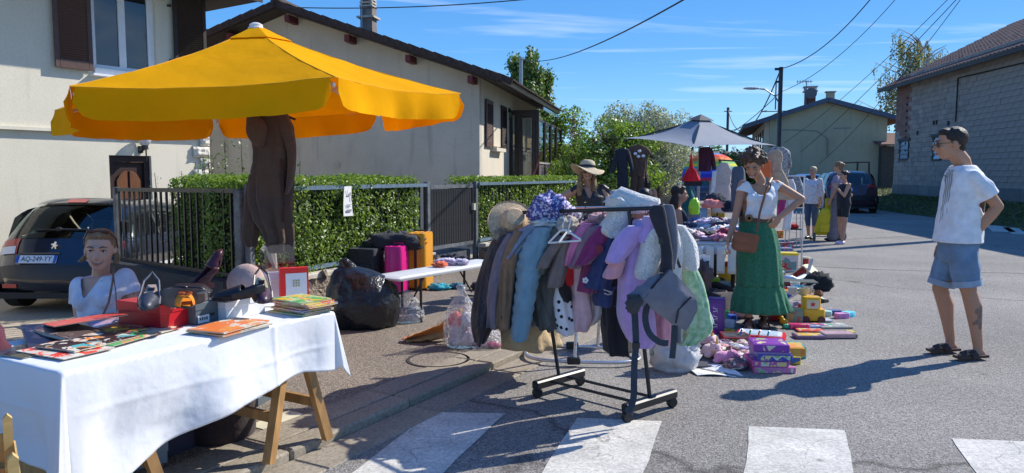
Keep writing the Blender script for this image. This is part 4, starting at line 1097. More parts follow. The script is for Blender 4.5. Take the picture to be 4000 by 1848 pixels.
mb=MB();mb.tube([(0,0,0),(.2,0,H_*.35),(-.1,0,H_*.62),(-.5,0,H_*.95)],[.28,.2,.12,.03],8);mb.bd('trunk',m_bb,bt)
P,N=[],[];br=MB();tw=MB()
for k in range(30):
 z0_=H_*rng.uniform(.35,.9);a=rng.uniform(0,2*pi);rr=4.6*(1.15-z0_/H_)*rng.uniform(.45,1.05)+.5
 if k%3==0:a=pi+rng.uniform(-.5,.5);rr*=1.15
 p0=V3((0,0,z0_));p1=p0+V3((cos(a)*rr,sin(a)*rr*.6,rr*.55+.3));br.tube([p0,p0.lerp(p1,.5)+V3((0,0,.25)),p1],[.07,.04,.015],5)
 for j in range(7):
  f=rng.uniform(.35,1.0);q=p0.lerp(p1,f);dl=rng.uniform(1.2,3.6);dx_=rng.uniform(-.25,.25)
  pts=[q,q+V3((dx_+.15*cos(a),0,-.3)),q+V3((dx_*2,0,-dl))]
  tw.tube(pts,[.012,.01,.006],4)
  for i in range(int(dl*17)):
   g_=rng.random();P.append(pts[1].lerp(pts[2],g_)+V3((rng.gauss(0,.10),rng.gauss(0,.1),rng.gauss(0,.05))));N.append((rng.gauss(0,1),-1,0))
br.bd('limb',m_bb,bt);tw.bd('twigs',m_dbark,bt);leaves('crown',P,N,.15,m_birch,bt,wid=.7)
c=bz(3478,640,37);
# utility poles, street lamp, wires
m_pole=M('dark steel pole',(.05,.05,.055),.6,var=.25,sc=5)
m_wire=M('black wire',(.02,.02,.022),.6)
PY_=37.0;pb=dp(3038,700,PY_);ptop=dp(3038,262,PY_).z
up_=Tg('utility_pole','dark utility pole with street lamp rising beyond the grey parasol','utility pole',(pb.x,PY_,0))
mb=MB();mb.bm_((0,0,0),(0,0,ptop),.16,.16,up=(0,1,0));mb.bd('shaft',m_pole,up_)
lz_=dp(3020,368,PY_).z;la_=dp(2945,345,PY_).x-pb.x
mb=MB();mb.tube([(-.1,0,lz_-.35),(-.25,0,lz_-.1),(la_*.6,-.1,lz_+.22),(la_,-.1,lz_+.28)],.035,6);mb.bd('lamp_arm',m_zinc,up_)
mb=MB();mb.ell((la_-.15,-.1,lz_+.27),(.42,.12,.07),12,8);mb.bd('lamp_head',M('lamp head',(.45,.45,.43),.5),up_)
mb=MB();mb.tube([(-.22,0,lz_-.75),(-.22,0,lz_+.55)],.03,6);mb.box((-.15,0,lz_+.6),(.2,.06,.1));mb.box((-.15,0,ptop-.1),(.3,.08,.12));mb.bd('bracket',m_pole,up_)
mb=MB();za=dp(3000,437,PY_).z;mb.bm_((-.9,0,za),(.55,0,za+.05),.04,.04);mb.bm_((-.9,0,za),(-.5,.4,za+.1),.03,.03);mb.bd('cross_arm',m_pole,up_)
p2y=78;c=dp(2844,420,p2y);up2=Tg('utility_pole','thin distant utility pole left of the street lamp pole','utility pole',(c.x,p2y,0))
mb=MB();mb.tube([(0,0,0),(0,0,c.z)],.14,7);mb.bd('shaft',m_pole,up2);mb=MB();mb.bm_((-.4,0,c.z-.4),(.4,0,c.z-.4),.08,.08);mb.bd('cross_arm',m_pole,up2)
c=dp(2035,225,40);up3=Tg('utility_pole','grey pole in front of the poplars behind the gable house','utility pole',(c.x,40,0));mb=MB();mb.tube([(0,0,0),(0,0,c.z)],.10,7);mb.bd('shaft',m_zinc,up3);CZ3=c
OP=V3((15.0,19.3,0));up4=Tg('utility_pole','utility pole whose long thin shadow crosses the road behind the man','utility pole',tuple(OP));mb=MB();mb.tube([(0,0,0),(0,0,9.0)],[.20,.15],8);mb.bd('shaft',m_pole,up4)
def wire(label,a,b,sag,r=.012):
 a,b=V3(a),V3(b);pts=[]
 for k in range(25):
  t_=k/24;p=a.lerp(b,t_);p.z-=sag*4*t_*(1-t_);pts.append(p)
 mb=MB();mb.tube(pts,r,5);tag(mb.bd('overhead_wire',m_wire),label,'wire')
T1=V3((pb.x,PY_,ptop-.08));T2=V3((pb.x,PY_,lz_+.1))
def thru(u,v,y):return dp(u,v,y)
wire('thick wire from the lamp pole top rising to the upper right edge',T1,thru(3430,-40,30),.55,.022)
wire('second wire climbing right from halfway up the lamp pole',T2,thru(3530,-40,30),.55,.014)
wire('topmost of the long wires crossing the birch towards the far house',thru(3060,560,46),thru(3760,-60,26),.35,.012)
wire('middle long wire crossing the birch towards the far house',thru(3120,600,46),thru(3790,-60,26),.25,.014)
wire('lower long wire crossing the birch towards the far house',thru(3200,640,45),thru(3795,-60,26),.45,.012)
wire('slack wire looping left from the lamp pole top behind the parasol',T1,V3((up2.location.x,p2y,dp(2844,430,p2y).z)),2.6,.035)
wire('lower slack wire looping left from the lamp pole lantern',T2,thru(2560,545,60),1.6,.02)
wire('long single wire sloping from the grey pole up across the open sky',CZ3-V3((0,0,.1)),thru(2720,-30,12),.45,.016)
wire('wire across the top of the sky above the chimney',thru(1100,28,17),thru(2150,-12,16),.1,.012)
wire('faint wire from the silvery tree to the lamp pole',thru(2540,505,60),V3((pb.x,PY_,za)),.9,.02)
# yellow parasol
m_yel=M('yellow parasol cloth',(.95,.50,.004),.9,spec=.08,var=.07,sc=2.5,bump=.35,bsc=5,transl=.40,bdist=.03)
m_pwhite=gloss('white painted tube',(.72,.70,.66),rough=.4)
UC=V3((-1.888,5.667,1.993));UTH=-.971;UN=V3((-.0472,-.0103,1)).normalized();URAD=1.5;UH=.536
pa=Tg('parasol','big hexagonal bright yellow parasol with white pole standing behind the cloth table','parasol',(UC.x-UN.x/UN.z*UC.z,UC.y-UN.y/UN.z*UC.z,0))
ex_=V3((1,0,-UN.x/UN.z)).normalized();ey_=UN.cross(ex_)
O_=pa.location
def up(r,a,h):return UC+ex_*(r*cos(a))+ey_*(r*sin(a))+UN*h-O_
corner=[UTH-k*pi/3 for k in range(6)]
def sector(k,f,t):
 """f 0..1 from apex to rim; t 0..1 across the sector"""
 A,B=corner[k],corner[(k+1)%6]
 pa_,pb_=up(URAD,A,0),up(URAD,B,0);ap=up(0,0,UH)
 rim=pa_.lerp(pb_,t);p=ap.lerp(rim,f)
 sag=4*t*(1-t)
 c_=(up(0,0,0)-rim);c_.z=0
 p-=UN*(.035*sin(pi*f))
 p-=UN*(.030*sag*f*f);p+=c_*(.035*sag*f*f)
 p+=UN*.006*fbm((p.x*3,p.y*3,k),2.0,3)
 return p
for k in range(6):
 mb=MB();mb.sht(lambda a,b,k=k:sector(k,.11+.89*a,b),14,16,.003)
 mb.bd('canopy_panel',m_yel,pa,smooth='auto')
 def val(a,b,k=k):
  t=.02+.96*a;p=sector(k,1.0,t);o_=(p-up(0,0,0));o_.z=0;o_.normalize()
  e=min(t-.02,.98-t)/.07;rc=1 if e>1 else sqrt(max(0,1-(1-e)**2))*.55+.45
  h=.185*b*rc
  wv=.014*sin(t*26+k*2)*b+.03*b*b*sin(t*7+k*1.7)
  return p+V3((0,0,-h))+o_*(.008+wv)
 mb=MB();mb.sht(val,40,6,.002);mb.bd('valance',m_yel,pa,smooth='auto')
for k in range(6):
 mb=MB();mb.tube([sector(k,.15+.85*i/10,0)+UN*.003 for i in range(11)],.0035,5);mb.tube([sector(k,1,i/10)+V3((0,0,.002))for i in range(11)],.0035,5);mb.bd('seam',M('parasol seam',(.70,.34,.005),.9),pa)
mb=MB()
for k in range(6):
 def cap(a,b,k=k):
  p=sector(k,.02+.15*a,b)+UN*(.030-.018*a);return p
 mb.sht(cap,4,5,.003)
mb.bd('vent_cap',m_yel,pa,smooth='auto')
mb=MB();mb.lt([(.0,.055),(.025,.053),(.048,.04),(.048,.024),(.058,.016),(.058,0),(0,0)],c=up(0,0,UH-.005),n=18);mb.bd('finial',m_pwhite,pa,smooth='auto')
m_rib=gloss('white rib',(.70,.66,.60),rough=.4)
hubz=-.12
for k in range(6):
 mb=MB();mb.bm_(up(.04,corner[k],UH-.13),up(URAD-.02,corner[k],-.045),.018,.022);r_=mb.bd('rib',m_rib,pa)
 mb=MB();mb.bm_(up(.05,corner[k],hubz),up(URAD*.55,corner[k],UH*.45-.06),.014,.016);mb.bd('strut',m_rib,r_)
mb=MB();mb.lt([(.04,-.05),(.06,-.04),(.06,.04),(.04,.05)],c=up(0,0,hubz),n=12);mb.lt([(.04,-.04),(.055,-.04),(.055,.03),(.04,.03)],c=up(0,0,UH-.06),n=12);mb.bd('hub',m_rib,pa)
mb=MB();mb.tube([(0,0,.02),up(0,0,UH)],.021,12);mb.bd('pole',m_pwhite,pa,smooth='auto')
mb=MB();mb.tube([(0,0,.02),(0,0,.62)],.034,12);mb.tube([(0,0,.60),(0,0,.68)],.042,10);mb.bd('base_tube',m_pwhite,pa,smooth='auto')
mb=MB();mb.bm_((-.02,-.03,.70),(-.09,-.06,.92),.03,.02);mb.bd('crank',m_pwhite,pa)
mb=MB();mb.lt([(.27,.0),(.27,.05),(.22,.09),(.06,.11),(.04,.14)],n=28);mb.bd('foot',M('grey parasol foot',(.30,.29,.28),.6),pa,smooth='auto')
# drapes: hanging cloth built from rings
def drape_rings(spine,y,dep,folds=5,amp=.12,seed=0,n=22,yo=0.0,sq=2.6):
 """spine rows: (u, v, width px[, depth factor]) ; an elliptical sleeve of cloth of real thickness"""
 out=[];rr=random.Random(seed);ph=[rr.uniform(0,6.28)for _ in range(3)]
 for i,s in enumerate(spine):
  u,v,w=s[:3];df=s[3]if len(s)>3 else 1
  yy=y+(s[4]if len(s)>4 else 0)
  c=dp(u,v,yy);hw_=max(.004,w*yy/FOC/2);hd=max(.004,dep*df/2)
  f=i/max(1,len(spine)-1);ring=[]
  for k in range(n):
   a=2*pi*k/n;ca,sa=cos(a),sin(a)
   e=(abs(ca)**sq+abs(sa)**sq)**(-1/sq)
   z_=c.z*9;wr=1-abs(mnoise.noise(V3((ca*2.1+seed,sa*2.1,z_*.35+ca*1.5))))*2;wr2=mnoise.noise(V3((ca*4+seed,sa*4,z_*1.3)))
   m_=1+amp*f*sin(folds*a+ph[0]+f*1.4)+amp*.5*f*sin((folds*2-1)*a+ph[1]+f)+amp*.9*(wr-.5)*min(1,f*4+.2)+amp*.45*wr2
   ring.append(V3((c.x+ca*hw_*e*m_,c.y+sa*hd*e*m_,c.z)))
  out.append(ring)
 return out
def ssp(sp,k=4):
 """catmull-rom through the rows"""
 P=[tuple(s)+(1,0)[len(s)-3:]if len(s)<5 else tuple(s)for s in sp]
 P=[tuple(list(s)[:3]+[s[3]if len(s)>3 else 1,s[4]if len(s)>4 else 0])for s in sp]
 out=[]
 for i in range(len(P)-1):
  p0,p1,p2,p3=P[max(i-1,0)],P[i],P[i+1],P[min(i+2,len(P)-1)]
  for j in range(k):
   t=j/k
   out.append(tuple(.5*((2*b)+(-a+c)*t+(2*a-5*b+4*c-d)*t*t+(-a+3*b-3*c+d)*t**3)for a,b,c,d in zip(p0,p1,p2,p3)))
 out.append(P[-1]);return out
def drape(name,spine,y,dep,mat,parent,origin,seed=0,folds=5,amp=.12,n=44,k=5,sq=2.4):
 sp=ssp(spine,k);mb=MB();mb.rings(drape_rings(sp,y,dep,folds,amp,seed,n,sq=sq))
 mb.v=[(v[0]-origin.x,v[1]-origin.y,v[2]-origin.z)for v in mb.v]
 return mb.bd(name,mat,parent,smooth=True)
def crmp(mb,c,r,seed,amp=.35,n=18,m=10,sc=2.2,flat=.0):
 """a crumpled heap: closed noisy blob with ridges, flat underneath"""
 c=V3(c);rs=[]
 for i in range(m+1):
  ph=pi*i/m;ring=[]
  for k in range(n):
   th=2*pi*k/n
   d=V3((max(sin(ph),.01)*cos(th),max(sin(ph),.01)*sin(th),-cos(ph)))
   q=d*sc+V3((seed*3.1,seed*1.7,seed));w=1-abs(mnoise.noise(q))*2.2*amp+amp*.6*mnoise.noise(q*2.6)+amp*.2*mnoise.noise(q*6)
   p=V3((d.x*r[0]*w,d.y*r[1]*w,d.z*r[2]*w))
   if p.z<-r[2]*.55:p.z=-r[2]*.55
   ring.append(c+p+V3((0,0,r[2]*.55)))
  rs.append(ring)
 return mb.rings(rs)
m_brown=fab('brown corduroy',(.085,.045,.026),var=.3,sc=5,col2=(.048,.036,.030),bump=.7)
o0=dp(1055,430,4.95)
tr=Tg('overall','dark brown corduroy overall hung from the yellow parasol in front of its pole','overall',tuple(o0))
drape('body',[(1035,425,90,.7),(1050,450,140),(1058,510,158),(1068,570,138),(1066,650,146),(1062,760,150),(1070,850,134),(1090,920,98),(1096,985,80)],4.95,.14,m_brown,tr,o0,3,folds=7,amp=.24)
mb=MB();mb.tube([dp(u,v,4.862)-o0 for u,v in((1098,620),(1104,700),(1108,790),(1106,870))],.008,6,flat=.3);mb.bd('zip_placket',M('dark red zip',(.05,.015,.012),.8),tr)
drape('leg',[(1002,680,50,.9),(992,780,66),(986,880,62),(980,930,52),(988,962,34)],5.0,.12,m_brown,tr,o0,8,folds=3,amp=.14)
drape('hood',[(985,455,40),(1000,480,70),(1005,520,75),(1012,560,40),(1018,575,12)],4.85,.10,m_brown,tr,o0,9,folds=3,amp=.1)
drape('flap',[(1100,440,40),(1125,520,45),(1140,600,30),(1135,700,22),(1120,760,10)],4.9,.10,m_brown,tr,o0,12,folds=3,amp=.1)
mb=MB();ph_=o0;mb.tube([(0,.05,.0),(0,.03,.08),(.02,.0,.12),(.05,.02,.10)],.005,6);mb.tube([(-.16,.02,-.06),(0,.05,.0),(.16,.02,-.06)],.008,6);mb.bd('hanger',m_pole,tr)
# cloth covered trestle table, left
TZ=.73
TF0,TF1=gp(241,1457,TZ),gp(1297,1219,TZ)
TZ_=TZ
td=(TF1-TF0).normalized();tn_=V3((-td.y,td.x,0))
TL=(TF1-TF0).length;TW=.70
tb=Tg('trestle_table','wooden trestle table under the white cloth, front left','table',(TF0.x,TF0.y,0),atan2(td.y,td.x))
m_ply=M('blond plywood',(.45,.32,.18),.6,var=.2,sc=6,stretch=(1,8,8))
m_pine=M('varnished pine',(.42,.23,.085),.5,var=.3,sc=5,stretch=(4,4,1))
mb=MB();mb.box((TL/2,TW/2,TZ-.016),(TL-.01,TW-.01,.02));mb.bd('board',m_ply,tb)
def trestle(x0):
 for sx in(-1,1):
  for y in(.06,TW-.06):
   mb=MB();mb.bm_((x0+sx*.03,y,TZ-.05),(x0+sx*.20,y+(.03 if y>.3 else-.03),.06-.01),.045,.025+.02);mb.bd('leg',m_pine,tb)
  mb=MB();mb.bm_((x0+sx*.145,.04,.26),(x0+sx*.145,TW-.04,.26),.022,.05);mb.bd('stretcher',m_pine,tb)
 mb=MB();mb.box((x0,TW/2,TZ-.045),(.10,TW,.035));mb.bd('head_rail',m_pine,tb)
 mb=MB();mb.bm_((x0-.11,TW-.06,.40),(x0+.11,TW-.06,.42),.008,.02);mb.bd('stay',M('rusty iron stay',(.20,.10,.06),.7,metal=.4),tb)
trestle(TL-.20-.02);trestle(.22)
m_cloth=M('white table cloth',(.80,.81,.83),.85,var=.02,sc=4,bump=.15,bsc=38,sheen=.1,transl=.12)
cl=Tg('table_cloth','white cotton cloth draped over the trestle table with its creased front hanging down','tablecloth',(TF0.x,TF0.y,0),atan2(td.y,td.x))
HF=[.56,.48,.40,.35,.32,.29,.28,.31]
def lerp_l(L_,t):t=max(0,min(.9999,t))*(len(L_)-1);i=int(t);return L_[i]+(L_[i+1]-L_[i])*(t-i)
def cloth(a,b):
 hl,hr,hb=.40,.30,.25
 X=-hl+a*(TL+hl+hr);hf=lerp_l(HF,(X)/TL);Y=-hf+b*(TW+hf+hb)
 R_=.02
 ox=-X if X<0 else(X-TL if X>TL else 0);oy=-Y if Y<0 else(Y-TW if Y>TW else 0)
 x=min(max(X,0),TL);y=min(max(Y,0),TW);sx=-1 if X<0 else 1;sy=-1 if Y<0 else 1
 z=TZ+.004
 if ox==0 and oy==0:
  z+=.0015*fbm((X*5,Y*5,0),1.5,3)+.001;return V3((x,y,z))
 if ox and oy:
  r_=hypot(ox,oy);q_=min(1,2.5*min(ox,oy)/max(ox,oy,.001));h=max(ox,oy)*(1-.15*q_)+min(ox,oy)*.30*q_
  th=atan2(oy,ox);out=.012+.05*max(ox,oy)*(1-q_)+.30*min(ox,oy)*q_+.03*sin(6*th)*r_*q_
  x+=sx*out*cos(th)*1.0;y+=sy*out*sin(th);z-=h
 else:
  h=ox or oy;f=X if oy else Y
  w=(.030*sin(f*8.0+1.3+h*3)+.012*sin(f*19+.5+h*5)+.018*sin(f*5-h*9))*min(1,h*3.2)+.0022*fbm((f*6,h*6,3),1.6,4)*min(1,h*8)
  w+=.005*exp(-((f-.98)/.012)**2)+.0035*exp(-((h-.17)/.010)**2)+.0016*(1-2*abs(mnoise.noise(V3((f*3+h*4,h*9,4)))))*min(1,h*6)
  e_=(min(x,TL-x)if oy else min(y,TW-y));w*=min(1,max(0,e_)/.12)
  out=.012+w+.05*h
  if oy:y+=sy*out
  else:x+=sx*out
  z-=h
 return V3((x,y,z))
mb=MB();mb.sht(cloth,240,130,.0016);mb.bd('cloth',m_cloth,cl,smooth=True)
Tm=Mx3.Rotation(atan2(td.y,td.x),3,'Z')
def tpt(u,v,z=TZ+.006):
 p=gp(u,v,z);return p
TA=atan2(td.y,td.x)
# shoe boxes
def sbx(label,u0,v0,w,d,h,mat,lidmat,rz=TA,lid=.045,zb=None,cat='shoe box',extra=None,name='shoe_box'):
 """front left bottom corner on the table at (u0, v0)"""
 p=gp(u0,v0,TZ+.006)if zb is None else gp(u0,v0,zb)
 t=Tg(name,label,cat,tuple(p),rz)
 mb=MB();mb.box((w/2,d/2,h/2),(w-.008,d-.008,h));mb.bd('box_body',mat,t,bevel=.002)
 mb=MB();mb.box((w/2,d/2,h-lid/2+.003),(w,d,lid));mb.bd('lid',lidmat,t,bevel=.002)
 if extra:extra(t,w,d,h)
 return t,p
m_redbox=gloss('red card',(.52,.012,.020),rough=.3,var=.06)
m_greybox=gloss('grey green card',(.10,.125,.14),rough=.5)
m_wb=gloss('white card',(.78,.78,.78),rough=.45,var=.02)
m_lab=gloss('white label',(.75,.75,.76))
m_blk=gloss('black ink',(.02,.02,.02),rough=.6)
def rb(t,w,d,h):text_obj('DI FONTANA',.019,M('silver print',(.8,.55,.5),.4),'lettering',t,(w*.62,-.001,h-.020),(R(90),0,0))
BXA=TA+R(4)
bx_red,p_red=sbx('bright red shoe box with lid beside the seated woman',628,1292,.185,.30,.115,m_redbox,m_redbox,BXA,extra=rb)
def gb(t,w,d,h):
 mb=MB();mb.box((.045,-.002,.025),(.065,.003,.036));lb=mb.bd('label',m_lab,t)
 mb=MB()
 for k in range(4):mb.box((.024+k*.013,-.0045,.027),(.006,.002,.012+.003*(k%2)))
 mb.bd('print_mark',m_blk,lb)
 mb=MB();mb.ps([(.017*cos(pi+pi*k/8),.014*sin(pi+pi*k/8))for k in range(9)],.003,o=(w*.58,.0,h-.055));mb.bd('finger_hole',m_blk,t)
bx_grey,p_grey=sbx('grey green shoe box between the red box and the white box',765,1272,.165,.28,.10,m_greybox,m_greybox,BXA,extra=gb,lid=.035)
bx_white,p_white=sbx('long white shoe box at the back right of the cloth table',884,1256,.265,.16,.09,m_wb,m_wb,BXA,lid=.030)
# shoes
def shoe(name,label,loc,rz,L,mat,sole,kind='pump',mat2=None,rot=None,heel=.07,ins=None):
 t=Tg(name,label,'shoe',tuple(loc),rz,rot=rot)
 W=L*.30;base=[]
 def hz(f):return heel*max(0,1-f*1.55)**1.3 if f<.65 else 0
 def wid(f):return W*(.30+.26*sin(min(1,f*1.25)*pi)**.8+.18*sin(max(0,f-.35)/.65*pi))*(1 if f<.86 else sqrt(max(0.02,1-((f-.86)/.14)**2)))
 mb=MB();n=16
 mb.sht(lambda a,b:V3((a*L,(b-.5)*2*wid(a)*.98,hz(a)+.009)),n,4,.008);mb.bd('sole',sole,t)
 if ins:
  mb=MB();mb.sht(lambda a,b:V3((.01+a*L*.86,(b-.5)*1.7*wid(a),hz(a)+.0125)),n,4,.003);mb.bd('insole',ins,t)
 if kind in('pump','sling','loafer'):
  f0=.56 if kind!='loafer' else .42
  def vamp(a,b):
   f=f0+(1-f0)*a;th=pi*b;hh=(.052*(1-a)**.55+.010)*(L/.24)
   return V3((f*L+(.02*(1-sin(th)))*(0 if a>.5 else-1),-cos(th)*wid(f)*1.04,hz(f)+.006+hh*sin(th)**.8))
  mb=MB();mb.sht(vamp,10,12,.003);mb.bd('upper',mat,t,smooth=True)
 if kind in('pump','loafer'):
  def cnt2(a,b):
   s=a*2-1;f=abs(s)**1.2*.60;x=f*L;y=(1 if s>0 else-1)*wid(f)*min(1,abs(s)*3.5)*1.02
   hh=.050 if abs(s)<.5 else .050-(abs(s)-.5)*.04
   return V3((x-.006,y,hz(f)+.006+b*hh))
  mb=MB();mb.sht(cnt2,28,4,.003);mb.bd('heel_counter',mat,t,smooth=True)
 if kind=='sling':
  pts=[]
  for k in range(13):
   s=k/12*2-1;f=abs(s)**1.3*.62;pts.append((f*L-.012,(1 if s>0 else-1)*wid(f)*min(1,abs(s)*3)*1.02,hz(f)+.012+.055*(1-abs(s))**.7))
  mb=MB();mb.tube(pts,.005,6);mb.bd('strap',mat2 or mat,t)
 if kind=='mule':
  def band(a,b):
   f=.50+.34*a;th=pi*b;return V3((f*L,-cos(th)*wid(f)*1.05,hz(f)+.006+.05*sin(th)))
  mb=MB();mb.sht(band,6,10,.003);mb.bd('band',mat,t,smooth=True)
  mb=MB()
  for k in range(10):
   a0_,a1_=2*pi*k/10,2*pi*(k+1)/10
   mb.bm_((.66*L+.032*cos(a0_),.026*sin(a0_),.062),(.66*L+.032*cos(a1_),.026*sin(a1_),.062),.009,.008)
  mb.bd('buckle',mat2,t)
 if heel>.02:
  mb=MB();mb.box((.018+.01,0,heel/2),(.034 if heel<.05 else .020,.034 if heel<.05 else .020,heel+.002),taper=1.5);mb.bd('heel',sole if kind!='sling' else mat,t)
 return t
m_navy=gloss('slate leather',(.035,.04,.06),rough=.45);m_slate=gloss('slate strap',(.09,.10,.13),rough=.5)
m_insb=gloss('beige insole',(.52,.38,.30),rough=.5)
m_orange=gloss('orange leather',(.80,.26,.02),rough=.4);m_rust=gloss('rust buckle',(.25,.05,.02),rough=.4)
m_blks=gloss('black leather',(.015,.015,.017),rough=.35);m_burg=gloss('burgundy leather',(.06,.012,.018),rough=.35)
zr=TZ+.006+.118
def facing(p):return atan2(-p.y,-p.x)
p=gp(632,1205,zr);shoe('slingback_shoe','slate leather slingback shoe standing on the red shoe box, toe to the viewer',p+V3((-.12,.16,0))*.9,atan2(-.80,.25),.22,m_navy,m_blks,'sling',m_slate,heel=.075,ins=m_insb)
p=gp(715,1196,zr);shoe('mule_shoe','orange leather mule with round rust buckle on the red shoe box',p+V3((-.05,.10,0)),atan2(-.75,.45),.20,m_orange,m_blks,'mule',m_rust,heel=.055,ins=m_orange)
zg=TZ+.006+.103
p=gp(830,1150,zg);shoe('court_shoe','burgundy court shoe propped upright behind the black shoe on the grey box',p+V3((-.02,.05,.01)),0,.22,m_burg,m_burg,'pump',heel=.06,ins=m_burg,rot=(R(8),R(-75),R(30)))
p=gp(930,1190,zg+.01);shoe('loafer','black leather loafer lying on its side showing its dark grey sole',p+V3((-.14,-.00,.035)),0,.25,m_blks,M('worn grey sole',(.09,.09,.09),.7,var=.3,sc=20),'loafer',heel=.022,ins=m_blks,rot=(R(75),R(0),R(190)))
p=gp(965,1178,zg);shoe('loafer','second black leather loafer resting beneath the upturned one',p+V3((.06,.06,0)),atan2(-.1,1)+3.3,.25,m_blks,m_blks,'loafer',heel=.022,ins=m_blks)
p=gp(1062,1180,TZ+.096);shoe('peep_toe_sandal','dark satin slingback sandal with cream insole standing on the white box',p+V3((-.10,.15,0)),atan2(-.8,.3),.225,M('dark aubergine satin',(.05,.025,.045),.4),m_blks,'sling',m_blks,heel=.09,ins=gloss('cream insole',(.68,.58,.34)))
p=gp(905,1150,zg);ht=Tg('felt_hat','dusty pink felt hat standing on edge behind the black shoes','hat',tuple(p+V3((.02,.14,.045))))
mb=MB();mb.lt([(.0,.045),(.05,.043),(.085,.03),(.098,.0),(.098,-.02),(.09,-.02),(0,-.01)],n=24,mat=Mx3.Rotation(R(70),3,'X'));mb.bd('crown',fab('dusty pink felt',(.42,.27,.22)),ht,smooth=True)
p=gp(975,1168,TZ+.09);t_=Tg('round_box','tan cardboard tub with dark lid behind the hat','box',tuple(gp(960,1175,TZ+.006)+V3((.03,.15,0))))
mb=MB();mb.box((0,0,.085),(.11,.11,.17));mb.bd('tub',M('tan card',(.48,.30,.12),.6),t_);mb=MB();mb.box((0,0,.172),(.114,.114,.012));mb.bd('lid',m_burg,t_)
p=tpt(1010,1200);cs=Tg('plastic_case','clear domed plastic case with white base in front of the parasol pole','case',tuple(p+V3((-.0,.34,0))),TA-R(30))
m_clear=tgl('clear plastic',(.80,.78,.76),.10)
mb=MB()
def rr_(w,h,r,n=5):
 pts=[]
 for cx__,cy__,a0_ in((w/2-r,h-r,0),(-w/2+r,h-r,90),(-w/2,0,None),(w/2,0,None)):
  if a0_ is None:pts.append((cx__,cy__))
  else:pts+=[(cx__+r*cos(R(a0_+90*k/n)),cy__+r*sin(R(a0_+90*k/n)))for k in range(n+1)]
 return pts
mb.ps(rr_(.17,.15,.045),.12,o=(0,.06,.16));mb.bd('dome',m_clear,cs)
mb=MB();mb.box((0,0,.13),(.172,.124,.06));mb.bd('base',gloss('milky plastic',(.70,.62,.62)),cs,bevel=.006)
mb=MB();mb.box((0,0,.05),(.15,.11,.10));mb.bd('foot',gloss('milky plastic',(.70,.62,.62)),cs)
p=tpt(1120,1205);t_=Tg('game_box','upright white and red packaged toy box behind the comic stack','box',tuple(p+V3((-.03,.24,0))),TA-R(35))
mb=MB();mb.box((0,0,.095),(.155,.05,.19));mb.bd('carton',gloss('red carton',(.75,.02,.02)),t_);mb=MB();mb.box((.01,-.027,.085),(.115,.004,.15));f_=mb.bd('window',m_lab,t_)
mb=MB()
for k in range(3):
 for j in range(3):mb.box((-.005+k*.014,-.031,.09+j*.014),(.008,.003,.008))
mb.bd('print_mark',M('olive print',(.35,.33,.10),.6),f_)
# comics, magazines, picture books: each a thin book with a printed cover
def cvm(name,base,blobs,seed):
 m=bpy.data.materials.new(name);m.use_nodes=True;n,l=m.node_tree.nodes,m.node_tree.links;b=n['Principled BSDF'];b.inputs['Roughness'].default_value=.35
 t=n.new('ShaderNodeTexCoord');mp_=n.new('ShaderNodeMapping');mp_.inputs['Location'].default_value=(seed,seed*.7,0);l.new(t.outputs['Object'],mp_.inputs[0])
 v=n.new('ShaderNodeTexVoronoi');v.inputs['Scale'].default_value=16;l.new(mp_.outputs[0],v.inputs['Vector'])
 nz_=n.new('ShaderNodeTexNoise');nz_.inputs['Scale'].default_value=22;nz_.inputs['Detail'].default_value=3;nz_.inputs['Distortion'].default_value=1.2;l.new(mp_.outputs[0],nz_.inputs[0])
 sx_=n.new('ShaderNodeSeparateXYZ');l.new(v.outputs['Color'],sx_.inputs[0]);ad=n.new('ShaderNodeMath');ad.operation='ADD';l.new(sx_.outputs[0],ad.inputs[0]);l.new(nz_.outputs[0],ad.inputs[1])
 hf=n.new('ShaderNodeMath');hf.operation='MULTIPLY';hf.inputs[1].default_value=.5;l.new(ad.outputs[0],hf.inputs[0])
 r=n.new('ShaderNodeValToRGB');r.color_ramp.interpolation='CONSTANT';r.color_ramp.elements[0].color=(*base,1);r.color_ramp.elements[1].position=.98;r.color_ramp.elements[1].color=(*base,1)
 for i,c in enumerate(blobs):
  e=r.color_ramp.elements.new(.50+.40*i/len(blobs));e.color=(*c,1)
 l.new(hf.outputs[0],r.inputs[0]);l.new(r.outputs[0],b.inputs['Base Color']);return m
m_pages=M('page edges',(.62,.55,.42),.8,var=.15,sc=60,stretch=(1,1,30))
def book(name,label,cat,loc,rz,w,h,th,cm,group=None,rot=None,pages=m_pages,off=0):
 t=Tg(name,label,cat,tuple(loc),rz,group=group,rot=rot)
 mb=MB();mb.box((0,0,th/2),(w-.004,h-.004,max(.0015,th-.003)));mb.bd('pages',pages,t)
 mb=MB();mb.box((0,0,th-.0005),(w,h,.0015));mb.bd('cover',cm,t)
 if th>.006:mb=MB();mb.box((0,0,.0006),(w,h,.0012));mb.bd('back_cover',cm,t)
 return t
cY,cRd,cGn,cBl,cOr,cDk,cWh,cBr,cPk=(.80,.50,.04),(.70,.03,.02),(.08,.42,.12),(.05,.15,.45),(.85,.28,.05),(.02,.02,.03),(.75,.70,.58),(.14,.04,.03),(.6,.15,.3)
